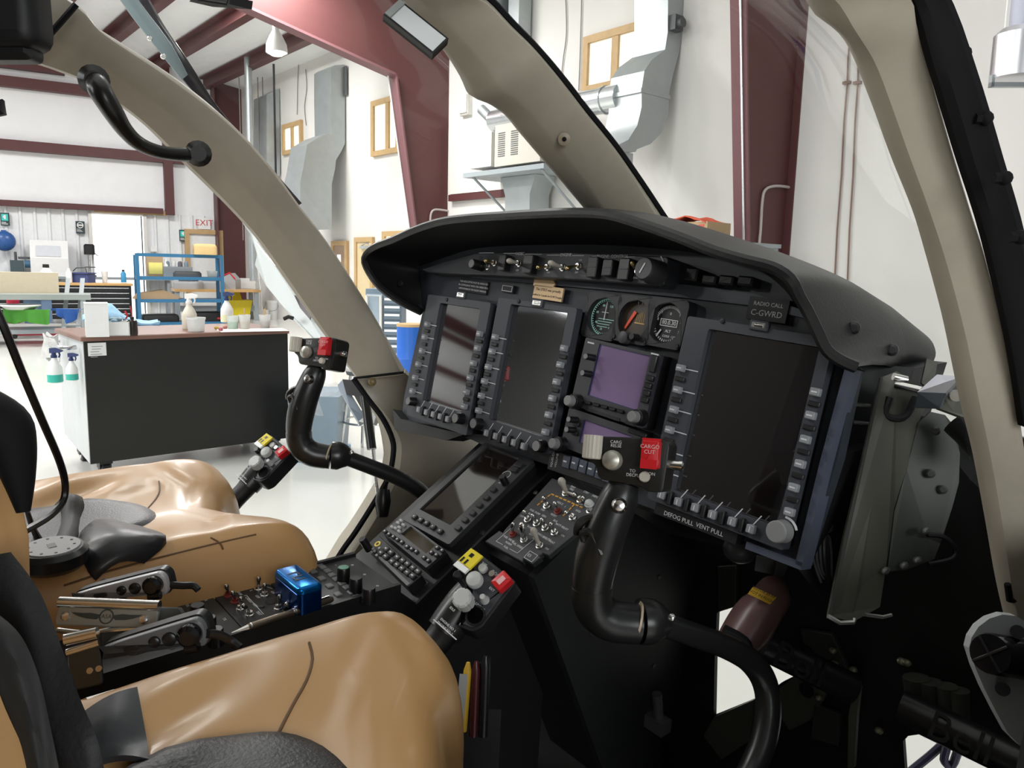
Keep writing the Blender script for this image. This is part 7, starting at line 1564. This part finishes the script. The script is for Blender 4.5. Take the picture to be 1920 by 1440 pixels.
# green-grey structure plates around the openings
def bplate(name, px, m, z0, z1, label=None, parent=nb):
    b = MB(); b.prism([BF.uv(*q, z1) for q in px], z0, z1, .001); return b.obj(name, m, parent, smooth=0)
bplate('stiffener_plate', [(1338, 1345), (1412, 1313), (1405, 1390), (1352, 1425), (1318, 1380)], m_ol, .002, .012)
bplate('stiffener_plate', [(1462, 1290), (1490, 1268), (1520, 1255), (1560, 1270), (1545, 1310), (1520, 1350), (1480, 1370), (1460, 1340)], m_ol, .002, .012)
bplate('stiffener_plate', [(1525, 1320), (1575, 1340), (1570, 1400), (1520, 1385)], m_gg, .004, .012)
bplate('stiffener_plate', [(1345, 1062), (1380, 1060), (1378, 1138), (1346, 1148)], m_gg, .002, .01)
bplate('stiffener_plate', [(1600, 1285), (1612, 1290), (1606, 1340), (1600, 1440), (1588, 1440), (1590, 1340)], m_ol, .05, .058)
bplate('stiffener_plate', [(1500, 1180), (1560, 1190), (1600, 1280), (1520, 1260)], m_gg, .002, .01)
for (x, y, m) in ((1512, 1294, m_blk), (1511, 1225, m_blk)): q = BF.hit(x, y, .013); b = MB(); b.loft([(V((q.x, q.y, .012)), .011), (V((q.x, q.y, .0135)), .011)], 16); b.obj('lightening_hole', m, nb)
b = MB()
for (x, y) in ((1535, 1308), (1562, 1220), (1565, 1245), (1600, 1256), (1648, 1370), (1700, 1243), (1558, 1255), (1690, 1240)): q = BF.hit(x, y, .015); b.sphere(q, .006, 8, 5, (1, .8, 1))
b.obj('hardware', mat('dull_brass', (.35, .33, .22), .4, metal=.6), nb)['kind'] = 'stuff'
for i, (x, w_) in enumerate(((1718, .016), (1745, .014), (1775, .013), (1798, .012))):
    q0, q1 = BF.hit(x, 1270+i*8, .03), BF.hit(x+4, 1330+i*9, .03); b = MB(); b.tube([q0, q1], [w_, w_*.8], 10); b.obj('spring_cover', mat('dim_olive', (.06, .062, .05), .5), nb)
# cockpit floor, side wall, roof and rear wall
def air_box(name, r0, r1, f0, f1, u0, u1, m, label, cat):
    fr = AIR.sub((r0, f0, u0)); b = MB(); b.box(0, r1-r0, 0, f1-f0, 0, u1-u0); return tag(b.obj(name, m, None, fr.mat(), smooth=0), label, cat)
air_box('cockpit_floor', -1.42, -.06, -.6, 1.0, -.93, -.9, m_dark, 'black cockpit floor below the seats and pedals', 'floor')
air_box('cabin_roof', -1.3, .1, -1.3, .12, .42, .46, m_beige, 'beige cabin roof lining above the seats', 'roof')
air_box('rear_bulkhead', -1.4, .1, -.75, -.7, -.9, .42, mat('darkened_rear_wall', (.003, .003, .003), .9), 'unseen dark rear wall behind the pilot seats', 'wall')  # out of view; colour blackened so the right display reflects dark
air_box('side_sill', -.11, -.07, .55, 1.0, -.9, -.22, m_dark, 'dark inner side wall of the nose beside the right door', 'wall')
b = MB(); b.prism(rect(-.2, .2, -.02, .66, .08), .11, .23, .02, M=Matrix(((1, 0, 0, 0), (0, 0, -1, 0), (0, 1, 0, 0), (0, 0, 0, 1)))); b.obj('backrest', mat('seat_shell_black', (.02, .017, .015), .5), fseat)
# overhead console blob in the top left corner
b = MB(); fr = Fr(at(20, 20, .62), _r, UP); b.prism(rect(-.14, .016, -.026, .12, .015), -.03, .0, .012, bev=3); b.prism(rect(-.14, .006, -.034, -.016, .006), -.03, -.01, .005)
t = emp('overhead_console', fr, 'blurred black overhead unit in the top left corner', 'console'); b.obj('housing', m_blk, t)
b = MB(); b.tube([fr.loc(at(*q)) for q in ((-20, 200, .6), (3, 195, .6), (5, 208, .6), (-20, 212, .6))], .004, 8); b.obj('strap_end', m_blk, t)
b = MB(); P = [at(*q) for q in ((355, 3, 1.0), (365, -12, 1.0), (432, -8, 1.0), (430, 8, 1.0))]; b.hexa(P, [p+AF*.03 for p in P]); b.tube([at(372, 0, .99), at(425, 8, .99), at(428, -6, .99)], .002, 6)
tag(b.obj('mirror_mount', m_blk, smooth=0), 'small black bracket at the top edge left of the white map light', 'bracket')
# ---- right side: olive channel, dark plate, clamp, wires
def camplate(pts, t_, name, m, parent=None, fr=None):
    P = [at(*q) for q in pts]; n = sum(((P[i]-P[0]).cross(P[i+1]-P[0]) for i in range(1, len(P)-1)), V()).normalized()
    if n.dot(CAM-P[0]) < 0: n = -n
    b = MB(); B = [p-n*t_ for p in P]; k = len(P)
    if fr: P = [fr.loc(p) for p in P]; B = [fr.loc(p) for p in B]
    b.add(P+B, [tuple(range(k)), tuple(range(2*k-1, k-1, -1))]+[(i, (i+1) % k, (i+1) % k+k, i+k) for i in range(k)]); return b.obj(name, m, parent, smooth=0)
fr = Fr(at(1660, 950, .84), AR, AU); t = emp('bracket_channel', fr, 'tall olive sheet metal channel right of the large black display', 'bracket')
camplate([(1652, 708, .86), (1682, 696, .86), (1722, 722, .87), (1735, 765, .875), (1722, 793, .87), (1697, 895, .86), (1677, 960, .855), (1662, 1060, .84), (1650, 1138, .83), (1600, 1166, .82), (1553, 1155, .82), (1582, 1010, .83), (1620, 850, .845)], .003, 'web', m_ol, t, fr)
camplate([(1651, 708, .858), (1656, 706, .857), (1558, 1157, .817), (1552, 1157, .818)], .02, 'flange', m_gg, t, fr)
b = MB(); b.tube([fr.loc(at(*q)) for q in ((1552, 1155, .815), (1575, 1168, .813), (1600, 1167, .814), (1602, 1160, .816))], .0025, 6); b.tube([fr.loc(at(*q)) for q in ((1620, 1152, .82), (1655, 1157, .825), (1672, 1153, .826))], .002, 6); b.obj('edge_lip', mat('worn_edge', (.4, .4, .38), .35, metal=.7), t)
b = MB(); P = [fr.loc(at(*q)) for q in ((1668, 745, .855), (1660, 775, .855), (1680, 785, .853), (1700, 778, .856), (1716, 745, .86))]; b.tube(P, .004, 8, sm=3); b.obj('cut_out', m_blk, t)
fr2 = Fr(at(1735, 900, .86), AR, AU); t2 = emp('side_plate', fr2, 'dark green grey riveted plate right of the olive channel', 'plate')
camplate([(1722, 793, .868), (1745, 772, .87), (1772, 778, .87), (1790, 800, .87), (1800, 850, .865), (1798, 905, .86), (1786, 950, .856), (1770, 1000, .852), (1752, 1048, .848), (1700, 1068, .842), (1664, 1072, .838), (1677, 960, .852), (1700, 880, .862)], .003, 'plate_body', m_gg, t2, fr2)
for (x, y) in ((1754, 808), (1768, 918), (1745, 888)): b = MB(); p = fr2.loc(at(x, y, .855)); d = (fr2.loc(CAM)-p).normalized(); b.loft([(p-d*.006, .005), (p+d*.002, .005), (p+d*.004, .003)], 12); b.obj('rivet', mat('green_rivet', (.06, .065, .058), .3), t2)
b = MB(); P = [fr2.loc(at(*q)) for q in ((1738, 1002, .84), (1765, 1005, .84), (1785, 1020, .842), (1792, 1035, .844), (1780, 1050, .842), (1740, 1058, .838))]; b.tube(P, .003, 8, sm=4); b.obj('cable_loop', m_blk, t2)
b = MB(); b.box(*[0]*0) if False else None
for (x, y) in ((1735, 995), (1720, 1050), (1660, 1070), (1695, 1060)): b.sphere(fr2.loc(at(x, y, .835)), .006, 8, 5, (.7, .7, 1.3))
b.obj('fasteners', mat('dull_steel', (.2, .21, .2), .4, metal=.6), t2)['kind'] = 'stuff'
b = MB(); b.tube([fr2.loc(at(*q)) for q in ((1790, 792, .83), (1815, 815, .82), (1845, 850, .8))], .014, 14); b.obj('hose_stub', m_grip, t2)
fr = Fr(at(1765, 740, .78), AR, AU); t = emp('door_latch', fr, 'bent grey metal latch with a rod beside the near door pillar', 'latch')
camplate([(1720, 735, .8), (1757, 702, .83), (1803, 706, .82), (1772, 737, .78)], .004, 'latch_top', mat('latch_steel', (.2, .2, .23), .3, metal=.7), t, fr)
camplate([(1720, 735, .8), (1772, 737, .78), (1762, 766, .78), (1717, 764, .8)], .004, 'latch_front', mat('latch_blue', (.1, .12, .14), .3, metal=.6), t, fr)
camplate([(1772, 737, .78), (1803, 708, .82), (1818, 735, .815), (1816, 780, .8), (1805, 782, .79), (1762, 766, .78)], .004, 'latch_cheek', m_ol, t, fr)
b = MB(); b.cyl(fr.loc(at(1680, 722, .83)), fr.loc(at(1728, 733, .81)), .0045, n=14); b.cyl(fr.loc(at(1675, 706, .83)), fr.loc(at(1700, 712, .83)), .004, n=14); b.obj('rod', m_brt, t)
camplate([(1738, 672, .87), (1758, 680, .87), (1752, 712, .865), (1736, 725, .865), (1728, 718, .865)], .003, 'back_tab', m_ol, t, fr)
b = MB(); b.box(0, .0, 0, 0, 0, 0) if False else None; b.cyl(fr.loc(at(1788, 742, .78)), fr.loc(at(1793, 742, .77)), .006, n=12); b.obj('catch', m_brt, t)
# black structure between the display and the channel
b = MB(); P = [at(*q) for q in ((1588, 676, .93), (1715, 690, .93), (1560, 1150, .87), (1495, 1065, .87))]; b.hexa(P, [p+AF*.1 for p in P]); tag(b.obj('panel_side_box', m_blk, smooth=0), 'black box side between the large display and the olive channel', 'box')
b = MB()
for (y0, s_) in ((758, 0), (792, 0)): b.cyl(at(1600, y0, .9), at(1632, y0+4, .895), .003, n=10)
b.box(*[0]*6) if False else None
tag(b.obj('connector_pins', mat('dull_steel')), 'pair of small metal pins left of the olive channel', 'pins')
for i in range(6):
    b = MB(); pts = [(1560-4*i+((i*37) % 11), 985+4*i, .87), (1530+5*i, 1010, .865), (1524+7*i, 1040, .86), (1530+6*i, 1065+3*i, .858), (1540+5*i, 1092-6*(i % 3), .858)]
    b.tube([at(*q) for q in pts], .0022, 6, sm=4)
    tag(b.obj('wire', mat('wire_black', (.02, .02, .021), .4)), 'thin black wire in the loose bundle below the right corner of the large display', 'wire', 'loose wires beside the large display')
# under-panel knob, maroon handle
fr = Fr(at(1440, 1080, .9), AR, AU); t = emp('rotor_brake_handle', fr, 'maroon curved brake handle with a yellow warning band under the panel', 'handle')
SECm = [(-1, -.9), (-.98, -.4), (-.85, .1), (-.6, .42), (-.25, .6), (.15, .62), (.55, .45), (.85, .1), (1, -.4), (1, -.9), (.85, -.85), (.5, .0), (0, .3), (-.5, .05), (-.85, -.8)]
rows, MA_, MB_ = post([(1428, 1083, 1478, 1098, .93), (1413, 1103, 1488, 1128, .915), (1396, 1130, 1470, 1163, .905), (1379, 1158, 1448, 1203, .9), (1362, 1186, 1424, 1228, .895), (1352, 1204, 1404, 1246, .893)], SECm)
rows = [[fr.loc(p) for p in r] for r in rows]; b = MB(); closed_loft(b, rows); b.obj('handle_shell', mat('maroon_plastic', (.12, .062, .058), .35), t, smooth=50)
rows, _, _ = post([(1413, 1100, 1459, 1122, .898), (1403, 1114, 1452, 1138, .896)], [(-1, 0), (-.5, .22), (0, .3), (.5, .22), (1, 0), (1, -.1), (0, .1), (-1, -.1)], sm=2)
rows = [[fr.loc(p) for p in r] for r in rows]; b = MB(); closed_loft(b, rows); wb = b.obj('warning_band', mat('warning_yellow', (.72, .42, .02), .5), t, smooth=50)
c0, c1_ = at(1418, 1108, .8885), at(1446, 1122, .8885); tf = Fr(fr.loc(c0*.5+c1_*.5), fr.loc(c1_)-fr.loc(c0), fr.loc(CAM+AU)-fr.loc(CAM)); tf = Fr((c0+c1_)/2, c1_-c0, AU)
b = MB(); b.text('ROTOR BRAKE', .0048, 0, .0028, 0); b.text('NOT IN FLIGHT', .0048, 0, -.003, 0); b.v = [tuple(fr.loc(tf.wld(v))) for v in b.v]; b.obj('lettering', m_knob, wb, smooth=0)
b = MB(); b.hexa([fr.loc(at(*q)) for q in ((1418, 1040, .95), (1455, 1050, .95), (1450, 1078, .95), (1415, 1070, .95))], [fr.loc(at(*q)) for q in ((1418, 1040, .98), (1455, 1050, .98), (1450, 1078, .98), (1415, 1070, .98))]); b.hexa([fr.loc(at(*q)) for q in ((1455, 1050, .94), (1478, 1058, .94), (1466, 1092, .93), (1450, 1085, .93))], [fr.loc(at(*q)) for q in ((1455, 1050, .96), (1478, 1058, .96), (1466, 1092, .95), (1450, 1085, .95))]); b.obj('pivot_bracket', mat('dull_steel'), t, smooth=0)
b = MB(); P = [fr.loc(at(*q)) for q in ((1357, 1180, .888), (1395, 1200, .885), (1403, 1218, .884), (1398, 1226, .884))]; b.tube(P, .006, 8, sm=3); b.obj('inner_liner', m_blk, t)
b = MB(); p0 = at(1388, 1030, .97); b.sphere(p0, .022, 14, 8, (1, 1, .8)); tag(b.obj('round_fitting', mat('dim_steel', (.08, .08, .085), .4)), 'round grey fitting under the lower edge of the panel', 'fitting')
# added black block, stands in for the darkness beneath the panel
b = MB(); P = [PF.wld(pp(*q, -.035)) for q in ((1030, 890), (1500, 1065), (1560, 860), (1000, 780))]; b.hexa(P, [p+AF*.2 for p in P]); tag(b.obj('panel_backing', m_blk, smooth=0), 'black filler block behind the instrument panel, for the darkness under it', 'box')
# pedal tubes with raised lettering
for (p0, p1, r, z0, z1, lab, tx) in (((1690, 1325), (1915, 1432), .0205, .92, .84, 'black pedal tube with raised lettering in the lower right corner', (1800, 1385)), ((1430, 1208), (1600, 1292), .019, .96, .95, 'black pedal tube with raised lettering behind the maroon handle', (1500, 1247))):
    a, c = at(*p0, z0), at(*p1, z1); f0 = Fr((a+c)/2, c-a, AU); f0 = Fr(f0.O, f0.X, (CAM-f0.O).cross(f0.X)); t = emp('pedal_tube', f0, lab, 'pedal'); L_ = (c-a).length/2
    b = MB(); b.tube([(-L_, 0, 0), (L_, 0, 0)], r, 20); b.obj('tube', m_grip, t)
    b = MB(); s0 = .03; c_ = f0.hit(*tx, r); b.text('Bell', s0*1.5, c_.x, c_.y, r*.93, ext=.0022); b.obj('raised_lettering', mat('raised_black', (.02, .02, .022), .25), t)
# white pivot plate at the right edge
fr = Fr(at(1880, 1250, .62), _r, -_b.cross(_r)*-1); t = emp('pivot_plate', fr, 'pale rounded metal plate with a black fitting at the right edge', 'plate')
camplate([(1817, 1215, .64), (1822, 1195, .64), (1835, 1175, .64), (1855, 1160, .64), (1880, 1152, .64), (1905, 1155, .64), (1930, 1170, .64), (1960, 1200, .64), (1960, 1420, .64), (1915, 1400, .64), (1890, 1375, .64), (1868, 1335, .64), (1845, 1290, .64), (1828, 1250, .64)], .008, 'plate_body', mat('pale_grey_paint', (.4, .42, .42), .4), t, fr)
q = fr.loc(at(1868, 1226, .63)); d = (fr.loc(CAM)-q).normalized(); ax = (d+V((-.6, 0, 0))).normalized()
b = MB(); b.loft([(q-ax*.03+V((.02, -.006, 0)), .017), (q+ax*.008, .0165), (q+ax*.012, .0155)], 24, ax); f_ = b.obj('fitting', mat('gloss_black', (.006, .006, .007), .12), t)
b = MB()
e1 = ax.orthogonal().normalized(); e2 = ax.cross(e1)
for e in (e1, e2): c0 = q+ax*.0125; b.tube([c0-e*.015, c0+e*.015], .0012, 6)
b.obj('cross_ribs', m_knob, f_)
b = MB(); p = fr.loc(at(1880, 1292, .63)); b.cyl(p-d*.004, p+d*.004, .0055); b.obj('screw', m_knob, t)
b = MB(); p = fr.loc(at(1908, 1185, .63)); b.cyl(p-d*.004, p+d*.004, .0055); b.obj('screw', m_knob, t)
# purple-grey cables seen through the lower opening
b = MB(); b.tube([at(*q) for q in ((1690, 1460, 1.15), (1740, 1420, 1.14), (1775, 1392, 1.12), (1770, 1425, 1.12), (1785, 1435, 1.12), (1800, 1395, 1.1))], .006, 8, sm=4); tag(b.obj('cable', mat('violet_cable', (.03, .025, .06), .5)), 'dark violet cable seen through the lowest pale opening', 'cable')
# mesh floor mat
b = MB(); P = [A(-.55, .72, -.895), A(-.25, .72, -.895), A(-.25, .95, -.895), A(-.55, .95, -.895)]; b.hexa(P, [p+AU*.008 for p in P]); tag(b.obj('floor_mat', mat('mesh_mat', (.02, .021, .02), .6, noise=(200, .8), bump=(200, .6, .003)), smooth=0), 'black meshed floor mat at the lower edge behind the near control stick', 'mat')
# ---- left door parts
fr = Fr(at(700, 850, 1.52), AR, AU); t = emp('gas_strut', fr, 'black gas strut with a ball end in the left door opening', 'strut')
b = MB(); b.tube([fr.loc(at(*q)) for q in ((684, 742, 1.55), (697, 842, 1.52))], .0095, 14); b.obj('cylinder', m_grip, t)
b = MB(); b.tube([fr.loc(at(*q)) for q in ((697, 842, 1.52), (708, 925, 1.5))], .0035, 10); b.sphere(fr.loc(at(709, 932, 1.5)), .007, 12, 8); b.obj('rod', m_brt, t)
b = MB(); P = [fr.loc(at(*q)) for q in ((719, 918, 1.49), (718, 940, 1.485), (717, 968, 1.485))]; b.tube(P, [.012, .0155, .011], 14); b.tube([fr.loc(at(*q)) for q in ((724, 902, 1.5), (722, 925, 1.49), (708, 934, 1.5))], .004, 8); b.obj('mount', m_knob, t)
fr = Fr(at(670, 740, 1.62), AR, AU); t = emp('door_pocket', fr, 'pale blue plastic door pocket with a black clip beside the gas strut', 'pocket')
camplate([(633, 722, 1.66), (642, 712, 1.66), (685, 782, 1.62), (672, 790, 1.6), (655, 762, 1.63)], .02, 'pocket_shell', mat('pale_blue_plastic', (.25, .3, .36), .4), t, fr)
camplate([(642, 711, 1.65), (664, 713, 1.63), (690, 752, 1.6), (684, 778, 1.6), (664, 742, 1.63), (650, 740, 1.64)], .012, 'black_clip', m_blk, t, fr)
camplate([(672, 790, 1.6), (685, 780, 1.6), (708, 770, 1.58), (712, 778, 1.58), (700, 796, 1.58)], .01, 'pocket_end', mat('pale_grey_paint'), t, fr)
fr = Fr(at(560, 560, 2.0), AR, AU); t = emp('cockpit_door', fr, 'open pale grey cockpit door with a dark decal seen below the left pillar', 'door')
camplate([(446, 405, 2.0), (470, 430, 2.0), (520, 470, 1.98), (600, 560, 1.94), (660, 640, 1.9), (720, 700, 1.86), (640, 690, 1.88), (600, 648, 1.9), (560, 610, 1.93), (527, 570, 1.95), (500, 537, 1.97), (478, 497, 1.99), (482, 477, 2.0), (470, 440, 2.0)], .03, 'door_skin', mat('pale_door_paint', (.6, .64, .63), .3), t, fr)
camplate([(551, 553, 1.915), (560, 556, 1.915), (583, 592, 1.9), (581, 599, 1.9), (563, 578, 1.91)], .004, 'decal', mat('maroon_decal', (.12, .1, .11), .4), t, fr)
b = MB(); b.tube([fr.loc(at(*q)) for q in ((482, 455, 1.98), (497, 475, 1.97), (520, 500, 1.96), (545, 530, 1.94))], .004, 8); b.obj('edge_trim', m_brt, t)
b = MB(); b.tube([fr.loc(at(*q)) for q in ((532, 598, 1.9), (541, 594, 1.9), (550, 597, 1.9))], .005, 8); b.obj('door_handle', m_blk, t)
b = MB(); b.tube([fr.loc(at(*q)) for q in ((690, 690, 1.87), (715, 700, 1.7), (735, 705, 1.56))], .012, 8); b.obj('hinge_arm', m_blk, t)
